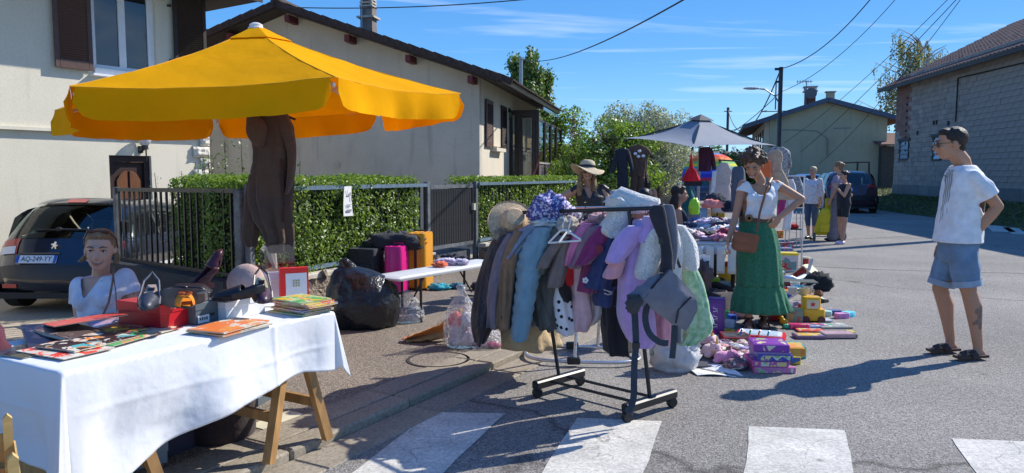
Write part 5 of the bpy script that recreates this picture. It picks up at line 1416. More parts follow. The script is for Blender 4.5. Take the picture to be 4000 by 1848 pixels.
items=[('dark magazine with a blurred film cover at the far left of the cloth table',160,1362,.30,.22,.006,8,cDk,[(.05,.06,.10),(.10,.08,.03),cDk],.0,0),('dark blue folded magazine leaning on the leftmost pile',215,1330,.22,.28,.012,-20,(.015,.02,.05),[(.04,.04,.07),(.1,.1,.12)],.010,12),('brown paperback on the pile behind the dark magazine',300,1322,.20,.26,.016,10,(.12,.08,.07),[(.2,.15,.14),cDk],.012,6),('red covered album lying askew on top of the pile',335,1300,.30,.21,.006,-14,(.72,.05,.025),[(.75,.10,.06),(.55,.12,.2)],.055,-5),('comic album with red figures and cream margin sticking out at the front',258,1375,.215,.30,.006,4,cWh,[(.85,.06,.03),(.7,.6,.5),cY],.004,0),('comic album in black and white with an orange and teal figure',345,1352,.30,.23,.008,8,(.045,.02,.02),[cWh,cOr,(.1,.5,.5),cBr],.014,0),('yellow mustard comic with a brown blot',437,1312,.25,.17,.006,4,(.62,.36,.03),[cBr,(.5,.1,.15)],.012,0),('green and orange illustrated children book',478,1335,.25,.15,.006,14,(.10,.45,.14),[cOr,cWh,cY],.008,0),('cream card with a painted butterfly motif',592,1303,.25,.13,.004,12,(.74,.68,.50),[(.5,.05,.05),cDk,cOr],.003,0),('lilac white magazine at the back edge under the red box',545,1283,.26,.16,.005,18,(.62,.55,.60),[cDk,(.4,.3,.4)],.002,0),('purple and orange magazine in front of the seated woman',465,1288,.28,.18,.006,24,(.30,.10,.10),[cOr,(.5,.4,.5)],.003,0),]
bkg='books and comics spread on the cloth table'
for i,(lab,u,v,w,h,th,ro,base,blobs,lift,tilt)in enumerate(items):
 p=tpt(u,v);book('comic_book',lab,'book',(p.x,p.y,TZ+.008+lift),0,w,h,th,cvm('cover %d'%i,base,blobs,i*3.7),bkg,rot=(R(tilt),R(tilt*.4),TA+R(ro)))
for k,(lab,c_)in enumerate((('lowest grey magazine of the short pile at the middle front',(.45,.42,.38)),('green yellow magazine in the short pile at the middle front',(.35,.42,.05)),('orange covered magazine topping the short pile at the middle front',(.85,.22,.05)))):
 p=tpt(898,1286);book('magazine',lab,'magazine',(p.x+(.01,-.02,0)[k],p.y+(0,.015,-.005)[k],TZ+.008+k*.007),TA+R((4,16,9)[k]),.30,.21,.007,cvm('mag %d'%k,c_,[cWh,cOr,cY],k*5.1+2),'magazines in the short pile at the middle front')
cols=[((.70,.52,.12),[cGn,cWh]),((.62,.50,.30),[cDk,cWh]),((.80,.55,.06),[cRd,cBl]),((.55,.42,.20),[cRd,cGn]),((.78,.50,.05),[cBl,cRd,cWh]),((.75,.50,.10),[cRd,cY]),((.55,.62,.28),[cGn,cY,cPk])]
lbs=['lowest yellowish picture book in the stack at the right end of the table','worn brown edged book second from the bottom of the right end stack','yellow picture book third from the bottom of the right end stack','tan picture book in the middle of the right end stack','yellow cover with blue and red figures sticking out of the right end stack','orange yellow picture book just under the green one of the right end stack','green picture book on top of the stack at the right end of the table']
for k in range(7):
 p=tpt(1180,1217);book('picture_book',lbs[k],'book',(p.x+rng.uniform(-.012,.012)+(.02 if k==4 else 0),p.y+rng.uniform(-.012,.012),TZ+.007+k*.0098),TA+R(rng.uniform(-6,10)-6),.19,.25,.009,cvm('pic %d'%k,*cols[k],k*2.3+1),'picture books stacked at the right end of the cloth table')
mb=MB()
p=tpt(1005,1192);tag((lambda mb:(mb.box((0,0,.002),(.26,.12,.003)),mb.bd('paper_sheet',m_paper,loc=(p.x,p.y,TZ+.007)))[1])(MB()),'white paper sheet lying behind the white shoe box','paper')
# under the table
m_cdark=gloss('aubergine card',(.035,.028,.05),rough=.6)
p=gp(560,1830,PW);t_,_=sbx('big open aubergine storage box with white edge under the table',520,1840,.42,.36,.155,m_cdark,m_wb,TA+R(2),zb=PW,lid=.012,name='storage_box',cat='storage box')
mb=MB();mb.box((.21,.18,.158),(.385,.325,.008));mb.bd('dark_inside',m_cdark,t_)
sbx('grey shoe box with pale lettering under the front of the table',395,1875,.30,.20,.10,gloss('grey card',(.25,.27,.29)),gloss('grey card',(.25,.27,.29)),TA-R(16),zb=PW)
p=gp(860,1700,PW);t_=Tg('fabric_tub','dark brown fabric tub under the right part of the table','tub',(p.x,p.y,PW))
mb=MB();mb.lt([(.0,0),(.17,0),(.185,.02),(.195,.36),(.18,.36),(.17,.06),(0,.05)],n=28);mb.bd('tub_wall',fab('dark brown felt',(.022,.013,.013)),t_,smooth='auto')
p=gp(1150,1580,PW);t_,_=sbx('grey box lying beyond the trestle under the table end',1010,1590,.34,.22,.09,m_greybox,gloss('grey lid',(.22,.26,.27)),TA+R(20),zb=PW)
tl_=Tg('vent_card','flat cream card lying on the pavement behind the trestle foot','card',tuple(gp(1080,1640,PW+.003)),TA)
mb=MB();mb.box((0,0,0),(.30,.12,.004));mb.bd('sheet',M('cream card',(.62,.58,.42),.7),tl_)
p=gp(165,1800,PW);
for k,(u,v,r_,lab)in enumerate(((130,1815,.6,'black strappy sandal on the ground at the bottom left'),(195,1835,1.4,'second black strappy sandal beside the table leg at the bottom left'))):
 q=gp(u,v,PW);t_=Tg('sandal',lab,'sandal',(q.x,q.y,PW),r_)
 mb=MB();mb.sht(lambda a,b:V3((a*.24-.12,(b-.5)*(.07+.02*sin(a*3)),.02)),8,3,.015);mb.bd('sole',m_blks,t_)
 for x_ in(-.06,.03,.08):
  mb=MB();mb.sht(lambda a,b,x_=x_:V3((x_+b*.022,-cos(a*pi)*.042,.02+.035*sin(a*pi))),8,1,.003);mb.bd('strap',m_blks,t_)
q=gp(60,1790,PW+.02);mb=MB();crmp(mb,(0,0,0),(.22,.18,.10),4);tag(mb.bd('folded_cloth',fab('dusty rose cloth',(.26,.13,.12)),loc=(q.x,q.y+.1,PW),smooth=True),'dusty rose cloth heap under the left end of the table','cloth')
q=gp(250,1770,PW);tag((lambda mb:(crmp(mb,(0,0,0),(.20,.15,.10),9),mb.bd('folded_cloth',fab('dark plum cloth',(.08,.03,.04)),loc=(q.x,q.y,PW),smooth=True))[1])(MB()),'dark plum cloth heap behind the left trestle leg','cloth')
m_crate=M('thin crate wood',(.62,.40,.14),.65,var=.15,sc=7,stretch=(2,8,8))
cp=gp(70,1690,.30);cy=2.05;base=dp(-165,2110,2.05)
ct=Tg('fruit_crate','pale wooden fruit crate with flower printed end standing at the lower left corner','crate',(base.x,base.y,base.z-.0),TA-R(24))
W_,D_,H_=.30,.44,.20
for sx in(-1,1):
 for sy in(-1,1):mb=MB();mb.ps([(-.013,0),(.013,0),(.013,.275),(0,.29),(-.013,.275)],.026,o=(sx*(W_/2-.013),sy*(D_/2-.013)+.013,0));mb.bd('corner_post',m_crate,ct)
for sy in(-1,1):
 mb=MB();mb.ps([(-W_/2,.15),(-W_/2+.05,.165),(W_/2-.05,.225),(W_/2,.225),(W_/2,.12),(W_/2-.05,.14),(-W_/2,.10)],.006,o=(0,sy*D_/2+(0.003 if sy>0 else .003),0));mb.bd('top_slat',m_crate,ct)
 mb=MB();mb.box((0,sy*(D_/2+.003),.055),(W_,.006,.11));mb.bd('end_board',m_crate,ct)
for sx in(-1,1):
 for z_ in(.03,.10,.17):mb=MB();mb.box((sx*(W_/2+.003),0,z_),(.005,D_,.05));mb.bd('side_slat',m_crate,ct)
mb=MB();mb.box((0,0,.006),(W_,D_,.006));mb.bd('floor_board',m_crate,ct)
m_bluep=gloss('blue print',(.02,.06,.20));m_fl=gloss('orange print',(.85,.25,.06));m_grn=gloss('green print',(.12,.40,.16))
mb=MB();mb.box((0,-D_/2-.008,.062),(W_-.004,.002,.09));lab_=mb.bd('label',m_bluep,ct)
mb=MB();mb.box((0,-D_/2-.008,.010),(W_-.004,.002,.02));mb.bd('white_band',m_lab,ct)
mb=MB()
for k in range(6):
 a=k*pi/3;mb.ps([(.016*cos(2*pi*j/10)+.018*cos(a),.016*sin(2*pi*j/10)+.016*sin(a))for j in range(10)],.001+.0003*k,o=(.09,-D_/2-.0095,.070))
mb.bd('flower_print',m_fl,lab_)
mb=MB();mb.ps([(-.03,0),(.0,-.014),(.028,-.006),(.02,.008),(-.01,.010)],.0012,o=(.065,-D_/2-.0100,.034));mb.bd('leaf_print',m_grn,lab_)
for k,(x_,c_)in enumerate(((-.08,(.5,.5,.52)),(.0,(.25,.35,.33)),(.08,(.35,.28,.25)))):
 mb=MB();mb.lt([(0,0),(.035,0),(.035,.17),(.028,.18),(.028,.19),(0,.19)],n=14);o=mb.bd('jar',gloss('jar %d'%k,c_));
 o.parent=None;q=Mx3.Rotation(TA-R(24),3,'Z')@V3((x_,-.12,.012));o.location=V3(ct.location)+q
 tag(o,('grey lidded jar in the left side of the fruit crate','green grey jar in the middle of the fruit crate','brown grey jar in the right side of the fruit crate')[k],'jar','jars in the fruit crate')
cs_=Tg('wooden_stand','low brown wooden stand carrying the fruit crate','stand',(base.x,base.y,0),TA-R(24))
for sx in(-1,1):
 mb=MB();mb.bm_((sx*.10,-.15,base.z-.005),(sx*.13,.18,PW),.04,.02);mb.bd('leg',m_pine,cs_)
 mb=MB();mb.bm_((sx*.12,.15,base.z-.005),(sx*.10,-.18,PW),.04,.02);mb.bd('leg',m_pine,cs_)
mb=MB();mb.box((0,0,base.z-.012),(.28,.36,.02));mb.bd('top',m_pine,cs_)
q=dp(5,1330,2.95);mb=MB();crmp(mb,(0,0,0),(.06,.08,.13),3,amp=.3);tag(mb.bd('knit_jacket',fab('maroon knit',(.07,.015,.025)),loc=(q.x-.04,q.y,q.z-.10),smooth=True),'maroon knitted jacket draped at the left picture edge behind the table','jacket')
# cars
m_tyre=M('tyre rubber',(.02,.02,.02),.85);m_alloy=gloss('wheel silver',(.45,.46,.48),metal=.8,rough=.3)
m_trim=M('black plastic trim',(.02,.02,.022),.6);m_tail=gloss('red tail lamp',(.45,.01,.015),rough=.15,coat=1,var=0);m_clearl=gloss('clear lamp',(.65,.66,.68),rough=.15,coat=1)
m_chrome=gloss('chrome',(.75,.75,.77),metal=1,rough=.12,var=0)
def car(name,label,cat,loc,rz,L,W,H,prof,paint,gl,tailw=None,win=(.46,.92),plate=None,detail=True,wheels=(.16,.80),wr=.30,sidewin=None,glassy=None):
 """local +y runs from the tail to the nose; prof: (y, z) fractions of L and H from the tail's lower edge over the roof to the nose's lower edge"""
 t=Tg(name,label,cat,tuple(loc),rz)
 pr=[(a*L,b*H)for a,b in prof]
 fine=[]
 for(a,b),(c,d)in zip(pr,pr[1:]):
  n_=max(1,int(hypot(c-a,d-b)/.09))
  for k in range(n_):fine.append((a+(c-a)*k/n_,b+(d-b)*k/n_))
 fine.append(pr[-1])
 for _ in range(2):fine=[fine[0]]+[((p[0]+2*q[0]+r[0])/4,(p[1]+2*q[1]+r[1])/4)for p,q,r in zip(fine,fine[1:],fine[2:])]+[fine[-1]]
 zb=.20
 def hw_(y,z):
  f=y/L;w=W/2
  w*=1-.16*max(0,1-f/.16)**2-.18*max(0,(f-.82)/.18)**2
  zt=H*.58
  if z>zt:w*=1-.27*((z-zt)/(H-zt))**1.15
  elif z<H*.35:w*=1-.05*(1-z/(H*.35))
  else:w*=1+.012*sin((z-H*.35)/(zt-H*.35)*pi)
  return w
 cy_,cz_=L*.5,H*.5
 def skin(i,a,off=0):
  y,z=fine[i]
  j0,j1=fine[max(0,i-1)],fine[min(len(fine)-1,i+1)]
  ty,tz=j1[0]-j0[0],j1[1]-j0[1];l_=hypot(ty,tz)or 1;ny,nz_=-tz/l_,ty/l_
  r_=-.075*abs(a)**7+.0;bulge=-.10*(a*a)*(abs(ny))
  y2=y+ny*(r_+bulge+off);z2=z+nz_*(r_-.03*a*a+off)
  return V3((a*(hw_(y,z)+(off if abs(a)>.9 else 0)),y2,z2))
 NA=24
 n=len(fine)
 def find(zf,rear=True):
  top=max(range(n),key=lambda i:fine[i][1])
  rng_=range(0,top)if rear else range(n-1,top,-1)
  return min(rng_,key=lambda i:abs(fine[i][1]-zf*H))
 i0,i1=find(win[0]+.2),find(win[1]+.01);j1,j0=find(.68,False),find(.95,False);sw=sidewin or(.13,.72,.655,.93)
 def open_(i,j):return 2<j<NA-3 and(i0<=i<i1 or min(j0,j1)<=i<max(j0,j1))
 mb=MB()
 mb.add([skin(i,-1+2*j/NA)for i in range(n)for j in range(NA+1)],[(i*(NA+1)+j,(i+1)*(NA+1)+j,(i+1)*(NA+1)+j+1,i*(NA+1)+j+1)for i in range(n-1)for j in range(NA)if not open_(i,j)])
 NS=12
 def side(i,t_,s,off=0):
  top=skin(i,s);y=top.y;z=zb+(top.z-zb)*t_ if top.z>zb else top.z
  x=s*(hw_(y,z)+off)if t_<.999 else top.x+s*off
  k=max(0,(t_-.9)/.1);x=x*(1-k)+(top.x+s*off)*k
  return V3((x,y,z))
 for s in(-1,1):
  mb.add([side(i,j/NS,s)for i in range(n)for j in range(NS+1)],[(i*(NS+1)+j,(i+1)*(NS+1)+j,(i+1)*(NS+1)+j+1,i*(NS+1)+j+1)for i in range(n-1)for j in range(NS)if not(L*sw[0]+.1<side(i,0,1).y<L*sw[1]-.1 and H*sw[2]+.02<side(i,(j+.5)/NS,1).z and j<NS-1)])
 me_b=mb.bd('body',paint,t,smooth='auto')
 mb=MB();mb.box((0,L/2,zb+.02),(W*.86,L*.94,.08));mb.bd('underbody',m_trim,t)
 def patch(nm,i0,i1,a0,a1,mat,off=.006,na=14,par=t,shape=None):
  mb=MB();m_=i1-i0
  mb.add([skin(i,a0+(a1-a0)*j/na if shape is None else shape((i-i0)/m_,j/na),off)for i in range(i0,i1+1)for j in range(na+1)],[(i*(na+1)+j,(i+1)*(na+1)+j,(i+1)*(na+1)+j+1,i*(na+1)+j+1)for i in range(m_)for j in range(na)])
  return mb.bd(nm,mat,par,smooth=True)
 patch('rear_window',i0,i1,-.86,.86,gl,.008)
 patch('windscreen',min(j0,j1),max(j0,j1),-.86,.86,gl,.008)
 for s in(-1,1):
  mb=MB();ny_=20
  def sg(a,b,s=s):
   y=L*(sw[0]+(sw[1]-sw[0])*a)
   zt=max(z for(yy,z)in fine if abs(yy-y)<.08)if any(abs(yy-y)<.08 for yy,z in fine)else H
   z1=min(H*sw[3],zt-.10);z0=H*sw[2];z1=max(z1,z0+.02);z=z0+(z1-z0)*b
   return V3((s*(hw_(y,z)+.008),y,z))
  mb.grid(sg,ny_,4);mb.bd('side_window',gl,t,smooth=True)
  if detail:
   for yy in(.31,.52):
    mb=MB();mb.add([V3((s*(hw_(L*yy+d_,H*(sw[2]+(sw[3]-.02-sw[2])*k/4))+.014),L*yy+d_,H*(sw[2]+(sw[3]-.02-sw[2])*k/4)))for k in range(5)for d_ in(-.03,.03)],[(2*k,2*k+1,2*k+3,2*k+2)for k in range(4)]);mb.bd('window_pillar',m_trim,t)
   mb=MB();mb.box((s*(hw_(L*.36,H*.6)+.015),L*.36,H*.58),(.03,.16,.035));mb.bd('door_handle',paint if detail==2 else m_chrome,t)
   mb=MB();mb.box((s*(hw_(L*.5,H*.36)+.012),L*.48,H*.36),(.02,L*.42,.05));mb.bd('door_strip',M('pale strip',(.5,.5,.5),.5)if detail==1 else m_trim,t)
  for wf in wheels:
   mb=MB();mb.lt([(0,-.09),(wr*.6,-.09),(wr,-.085),(wr+.0,.085),(wr*.62,.095),(wr*.6,.08),(0,.08)],c=(s*(W/2-.095),wf*L,wr),n=24,mat=Mx3.Rotation(R(90),3,'Y'));w_=mb.bd('wheel',m_tyre,t,smooth='auto')
   mb=MB();mb.lt([(0,-.012),(wr*.62,-.012),(wr*.62,.012),(wr*.3,.02),(0,.012)],c=(s*(W/2+.002),wf*L,wr),n=18,mat=Mx3.Rotation(R(90*s),3,'Y'));mb.bd('rim',m_alloy,w_)
   mb=MB()
   mb.add([V3((s*(W/2*.995+.004),wf*L+cos(pi*k/14)*r_,wr+sin(pi*k/14)*r_))for k in range(15)for r_ in(wr*.9,wr*1.18)],[(2*k,2*k+1,2*k+3,2*k+2)for k in range(14)]);mb.bd('wheel_arch',m_trim,t)
 if tailw:
  for s in(-1,1):
   a_,b_=find(tailw[0]),find(tailw[1])
   aa=(tailw[2],.985)if s>0 else(-.985,-tailw[2])
   tl_=patch('tail_lamp',a_,b_,aa[0],aa[1],m_tail,.012,8)
   if detail==1:
    aa2=(tailw[2]+.03,.97)if s>0 else(-.97,-tailw[2]-.03)
    patch('reverse_lamp',a_,a_+max(1,(b_-a_)//3),aa2[0],aa2[1],m_clearl,.017,6,par=tl_)
 a_,b_=find(.30),find(.42);
 patch('bumper_band',a_,b_,-.97,.97,m_trim if detail!=1 else M('bumper dark',(.03,.032,.036),.45),.014,20)
 if plate:
  i_=find(plate[0]);c=skin(i_,plate[1],.02)
  j0_,j1_=fine[i_-1],fine[i_+1];tl=atan2(j1_[0]-j0_[0],j1_[1]-j0_[1])
  pl=bpy.data.objects.new('number_plate',None)
  mb=MB();mb.box((0,0,0),(.52,.008,.11));pl=mb.bd('number_plate',m_lab,t,bevel=.003);pl.location=c;pl.rotation_euler=(-tl,0,0)
  for sx in(-1,1):mb=MB();mb.box((sx*.24,-.0055,0),(.038,.003,.106));mb.bd('blue_band',gloss('plate blue',(.03,.10,.42)),pl)
  text_obj(plate[2],.098,m_blk,'lettering',pl,(0,-.0055,0),(R(90),0,0),sx=.82)
 return t,skin,find,fine,patch,hw_
hatch=[(.03,.19),(.008,.22),(.0,.30),(.0,.40),(.015,.445),(.03,.46),(.035,.52),(.045,.60),(.06,.665),(.085,.72),(.13,.86),(.165,.955),(.20,.985),(.30,1.0),(.44,.995),(.55,.965),(.62,.90),(.74,.70),(.78,.665),(.88,.62),(.96,.53),(.99,.44),(1.0,.30),(.985,.18)]
m_navyp=M('dark blue grey car paint',(.018,.024,.042),.22,var=.04,metal=.25,coat=1)
m_cglass=tgl('car glass',(.74,.86,.80),.05)
cR=dp(432,1100,9.35)
CH_,CAZ=1.44,R(0)
cl_=V3((cos(CAZ),-sin(CAZ),0));cw=1.74
cpos=V3((cR.x,cR.y,0))-cl_*cw*.44
cpos.z=PW-.40+.02
t,skin,find,fine,patch,chw=car('hatchback','dark blue grey hatchback parked in the driveway, plate AQ-249-YY','car',cpos,-CAZ,3.83,cw,CH_,hatch,m_navyp,m_cglass,tailw=(.51,.64,.66),plate=(.50,-.28,'AQ-249-YY'),detail=1)
mb=MB();mb.box((0,1.25,.70),(1.30,.20,.36));mb.bd('rear_seat',M('seat cloth',(.05,.05,.055),.9),t,bevel=.05)
for s in(-.36,.36):mb=MB();mb.box((s,1.3,.93),(.24,.10,.13));mb.bd('headrest',M('seat cloth',(.05,.05,.055),.9),t,bevel=.03)
for s in(-.4,.4):mb=MB();mb.box((s,2.1,.82),(.45,.16,.5));mb.bd('front_seat',M('seat cloth',(.05,.05,.055),.9),t,bevel=.05)
i_=find(.962);patch('spoiler',find(.94),find(.985),-.80,.80,m_navyp,.035,16)
patch('brake_lamp',find(.945),find(.965),-.20,.20,m_tail,.045,6)
c0_,c1_=skin(find(.70),-.05,.03),skin(find(.755),.42,.03);c2_=skin(find(.72),-.45,.03)
mb=MB();mb.ell(c0_,(.05,.03,.03),8,6);mb.tube([c0_,c0_+(c1_-c0_)*.5,c1_],[.016,.012,.008],6);mb.bm_(c2_,skin(find(.735),.45,.025),.02,.015);mb.bd('wiper',m_trim,t)
ce=skin(find(.595),-.02,.02);
lion=[(-.028,-.02),(-.018,-.03),(-.012,-.012),(.0,-.014),(.004,-.03),(.014,-.028),(.012,-.008),(.026,-.004),(.03,.008),(.018,.004),(.012,.012),(.022,.022),(.018,.034),(.006,.034),(.0,.022),(-.012,.014),(-.022,.018),(-.026,.006),(-.012,.0),(-.018,-.012)]
mb=MB();mb.ps([(a*1.5,b*1.5)for a,b in lion],.008,o=ce+V3((0,-.012,0)));mb.bd('emblem',m_chrome,t)
cb=skin(find(.50),.52,.014);text_obj('206+',.065,m_chrome,'badge',t,cb,(R(82),0,0),depth=.003)
ch_=skin(find(.545),-.28,.012);mb=MB();mb.bm_(skin(find(.545),-.62,.014),skin(find(.545),.08,.014),.012,.018);mb.bd('tailgate_strip',m_navyp,t)
for s in(-1,1):c=skin(find(.27),s*.78,.02);mb=MB();mb.box(c,(.18,.03,.05));mb.bd('reflector',m_tail,t)
suv=[(.02,.18),(.0,.25),(.0,.42),(.02,.48),(.03,.62),(.06,.72),(.12,.90),(.16,.97),(.3,1.0),(.5,.985),(.6,.93),(.72,.70),(.80,.66),(.94,.58),(.99,.48),(1.0,.3),(.98,.18)]
m_maroon=M('dark maroon car paint',(.045,.012,.018),.25,var=.04,coat=1)
c=gp(3345,838);c.x+=.1
t2,sk2,fd2,fi2,pt2,_=car('suv','dark maroon SUV parked on the right side of the street','car',c+V3((.05,.6,0)),R(-13),4.3,1.85,1.60,suv,m_maroon,m_cglass,tailw=(.60,.66,.60),plate=(.56,-.30,'FG-872-KL'),detail=2,wr=.36)
t2.name='suv'
for o in list(bpy.data.objects):
 if o.name.startswith('lettering')and o.parent and o.parent.parent==t2:
  CH[o.parent.name]=[k for k in CH.get(o.parent.name,[])if k!=o];bpy.data.objects.remove(o)
patch2=pt2('light_bar',fd2(.55),fd2(.575),.10,.9,m_tail,.016,8)
m_lblue=M('light blue car paint',(.10,.22,.42),.25,var=.04,coat=1);m_sil=M('silver blue car paint',(.16,.20,.26),.25,var=.04,coat=1,metal=.3)
c=gp(3190,822);car('hatchback','light blue parked car half hidden behind the elderly woman in the floral shirt','car',c+V3((1.0,3.2,0)),R(-16),4.0,1.7,1.48,hatch,m_lblue,m_cglass,tailw=(.51,.64,.7),detail=2)
c=gp(3090,815);car('saloon_car','dark blue parked car behind the clothes stand and the elderly woman','car',c+V3((-.8,4.0,0)),R(62),4.2,1.7,1.42,hatch,M('deep blue car paint',(.03,.07,.16),.25,coat=1),m_cglass,tailw=(.51,.64,.7),detail=2)
c=gp(2760,755);car('hatchback','silver blue car parked far down the side street behind the parasol pole','car',c+V3((-.6,1.5,0)),R(22),4.0,1.7,1.46,hatch,m_sil,m_cglass,tailw=(.51,.64,.7),detail=2)
# clothes racks
m_rack=M('black rack enamel',(.018,.019,.021),.4,var=.15)
m_st=gloss('satin silver tube',(.62,.62,.63),metal=.85,rough=.35)
fL_,fR_=(V3((.165,4.73,0)),V3((.47,5.02,0))),(V3((.675,4.25,0)),V3((.997,4.53,0)))
rk=Tg('garment_rack','black wheeled garment rack carrying the front row of coats and baby clothes','clothes rack',(0,0,0))
for(a,b)in(fL_,fR_):
 d=(b-a).normalized();z=.085
 mb=MB();n_=8
 mb.bm_(a-d*.03+V3((0,0,z)),b+d*.03+V3((0,0,z)),.055,.055);mb.bd('foot_bar',m_rack,rk,bevel=.01)
 for p in(a,b):
  mb=MB();mb.lt([(0,-.022),(.028,-.022),(.034,-.012),(.034,.012),(.028,.022),(0,.022)],c=p+V3((0,0,.034)),n=16,mat=Mx3.Rotation(R(90),3,'X')@Mx3.Rotation(R(20),3,'Y'));mb.bd('castor',m_rack,rk,smooth='auto')
cLf,cRf=(fL_[0]+fL_[1])/2,(fR_[0]+fR_[1])/2
RA,RB=dp(2018,831,5.02),dp(2585,812,4.28)
tL,tR=RA.lerp(RB,.14),RA.lerp(RB,.80)
for a,b in((cLf,tL),(cRf,tR)):
 mb=MB();mb.tube([a+V3((0,0,.08)),a.lerp(b,.45)+V3((0,0,.04)),b],.0125,10);mb.bd('post',m_rack,rk,smooth='auto')
 mb=MB();q=a.lerp(b,.45);mb.tube([q-V3((0,0,.03)),q+V3((0,0,.08))],.018,10);mb.bd('collar',m_rack,rk)
for o_ in(.06,-.10):
 d=(fL_[1]-fL_[0]).normalized();mb=MB();mb.tube([cLf+d*o_+V3((0,0,.09)),cRf+d*o_+V3((0,0,.09))],.010,8);mb.bd('lower_rail',m_rack,rk)
mb=MB();mb.tube([RA,RB],.0125,10);mb.bd('hanging_rail',m_rack,rk,smooth='auto')
for p in(RA,RB):mb=MB();mb.ell(p,.026,12,8);mb.bd('end_knob',m_rack,rk,smooth=True)
sk=Tg('garment_rack','silver garment rack on an oval tube foot behind the black rack','clothes rack',(0,0,0))
oc=V3((.55,5.76,.035))
def oval(t):a=2*pi*t;c_,s_=cos(a),sin(a);e=(abs(c_)**3+abs(s_)**3)**(-1/3);return oc+V3((c_*e*.44,s_*e*.25-c_*.05,0))
mb=MB();pts=[oval(k/48)for k in range(49)];mb.tube(pts,.014,10,cap=False);mb.bd('oval_foot',m_st,sk,smooth='auto')
for t_ in(.72,.27):
 c=oval(t_);mb=MB();mb.box(c+V3((0,0,.01)),(.10,.055,.055));mb.bd('foot_joint',m_rack,sk,bevel=.008)
m1,m2=dp(2243,1390,5.58),dp(2342,1330,5.85)
for c,u in((V3((m1.x,5.52,.05)),2270),(V3((m2.x,5.98,.05)),2362)):
 top=dp(u,818,5.75);mb=MB();mb.tube([c,top],.0125,10);mb.bd('post',m_st,sk,smooth='auto')
 for k in range(4):q=c.lerp(top,.10+.06*k);mb=MB();mb.ell(q-V3((0,.012,0)),.004,6,4);mb.bd('button',m_rack,sk)
for dz,m_,dy_ in((0,m_st,0),(-.012,gloss('orange rail sleeve',(.75,.25,.06)),-.02),(-.03,m_st,.0)):
 a,b=dp(2150,812,5.72),dp(2560,806,5.72);mb=MB();mb.tube([a+V3((0,dy_,dz)),b+V3((0,dy_,dz))],.007,8);mb.bd('rail',m_,sk)
# garments
rackg='clothes hanging on the two racks'
def garm(name,label,cat,y,dep,mat,pieces,seed=0,o=None,amp=.13,folds=5,hanger=True,sq=2.3):
 """pieces: (part name, spine[, dep, mat])"""
 s0=pieces[0][1][0];o0=dp(s0[0],s0[1],y)
 t=Tg(name,label,cat,tuple(o0),0,rackg)
 for k,pc in enumerate(pieces):
  nm,sp=pc[0],pc[1];d_=pc[2]if len(pc)>2 else dep;m_=pc[3]if len(pc)>3 and pc[3]else mat;yo=pc[4]if len(pc)>4 else 0
  drape(nm,sp,y+yo,d_,m_,t,o0,seed*7+k,folds,amp,sq=sq)
 if hanger:
  mb=MB();mb.tube([(0,0,-.01),(0,0,.05),(.015,0,.075),(.03,0,.06)],.0022,5);mb.bd('hook',m_rack,t)
 return t,o0
m_quilt=fab('black quilted nylon',(.022,.018,.022),rough=.55)
m_quilt_l=M('quilt stitching',(.12,.11,.12),.8)
t,o0=garm('quilted_coat','long black coat with diamond quilting, leftmost on the rack','coat',5.10,.42,m_quilt,[('body',[(1985,905,50),(1958,950,84),(1932,1040,100),(1908,1140,104),(1893,1240,92),(1882,1300,60),(1878,1325,42)])],1)
mb=MB()
for k in range(-3,10):
 for s in(-1,1):
  P=[]
  for j in range(9):
   v=960+j*40;u_c=1952-(v-960)*.20;du=s*((j*18+k*34)%92-46)
   if abs(du)<44:P.append(dp(u_c+du,v,5.10-.21*sqrt(max(0.04,1-(du/52)**2))-.006)-o0)
   else:
    if len(P)>1:mb.tube(P,.0018,4)
    P=[]
  if len(P)>1:mb.tube(P,.0018,4)
mb.bd('stitching',m_quilt_l,t)
mb=MB();P,N=[],[]
for _ in range(700):q=dp(1965+rng.gauss(0,20),915+rng.gauss(0,14),5.0+rng.gauss(0,.05))-o0;P.append(q);N.append((0,-1,.3))
leaves('fur_collar',P,N,.04,fab('fur tip',(.22,.16,.12)),t,wid=.1)
garm('wool_coat','long grey lilac wool coat hanging between the quilted coat and the camel coat','coat',5.02,.42,fab('grey lilac wool',(.15,.125,.15)),[('body',[(2000,905,40),(1972,960,52),(1945,1050,55),(1930,1150,50),(1928,1262,50)])],2)
t,o0=garm('long_coat','long brown camel coat with a big black button, third from the left on the rack','coat',4.96,.42,fab('camel wool',(.20,.115,.062)),[('body',[(2032,895,46),(2008,950,72),(1985,1060,84),(1975,1170,84),(1968,1268,80)])],3)
b_=dp(1966,1240,4.76)-o0;mb=MB();mb.lt([(0,0),(.016,0),(.016,.006),(0,.008)],c=b_,n=12,mat=Mx3.Rotation(R(90),3,'X'));mb.bd('button',m_blks,t)
garm('long_coat','sunlit beige trench coat hanging behind the blue puffer coat','coat',5.2,.40,fab('sunlit beige gabardine',(.46,.32,.17)),[('body',[(2070,900,60),(2050,980,110),(2030,1100,150),(2050,1230,190),(2075,1350,215)])],4)
garm('long_coat','dark brown long coat behind the beige trench at the rack middle','coat',5.35,.40,fab('dark brown wool',(.10,.065,.045)),[('body',[(2100,920,60),(2080,1000,120),(2075,1150,170),(2085,1300,190)])],41)
garm('satin_jacket','pale steel blue satin jacket with its sleeve falling to the left','jacket',4.82,.30,M('steel blue satin',(.19,.23,.30),.45,var=.25,sc=8,bump=.4,bsc=25),[('sleeve',[(2105,872,60),(2075,895,82),(2040,935,78),(2012,975,56),(1993,1008,42)],.16),('body',[(2085,890,50),(2060,960,90),(2040,1030,90),(2020,1055,60)],.26,fab('grey patterned lining',(.22,.24,.25)),.08)],5)
pu=[]
base_=[(2125,885,70),(2100,935,105),(2075,1010,108),(2062,1090,92),(2048,1180,86),(2036,1260,80),(2028,1318,66)]
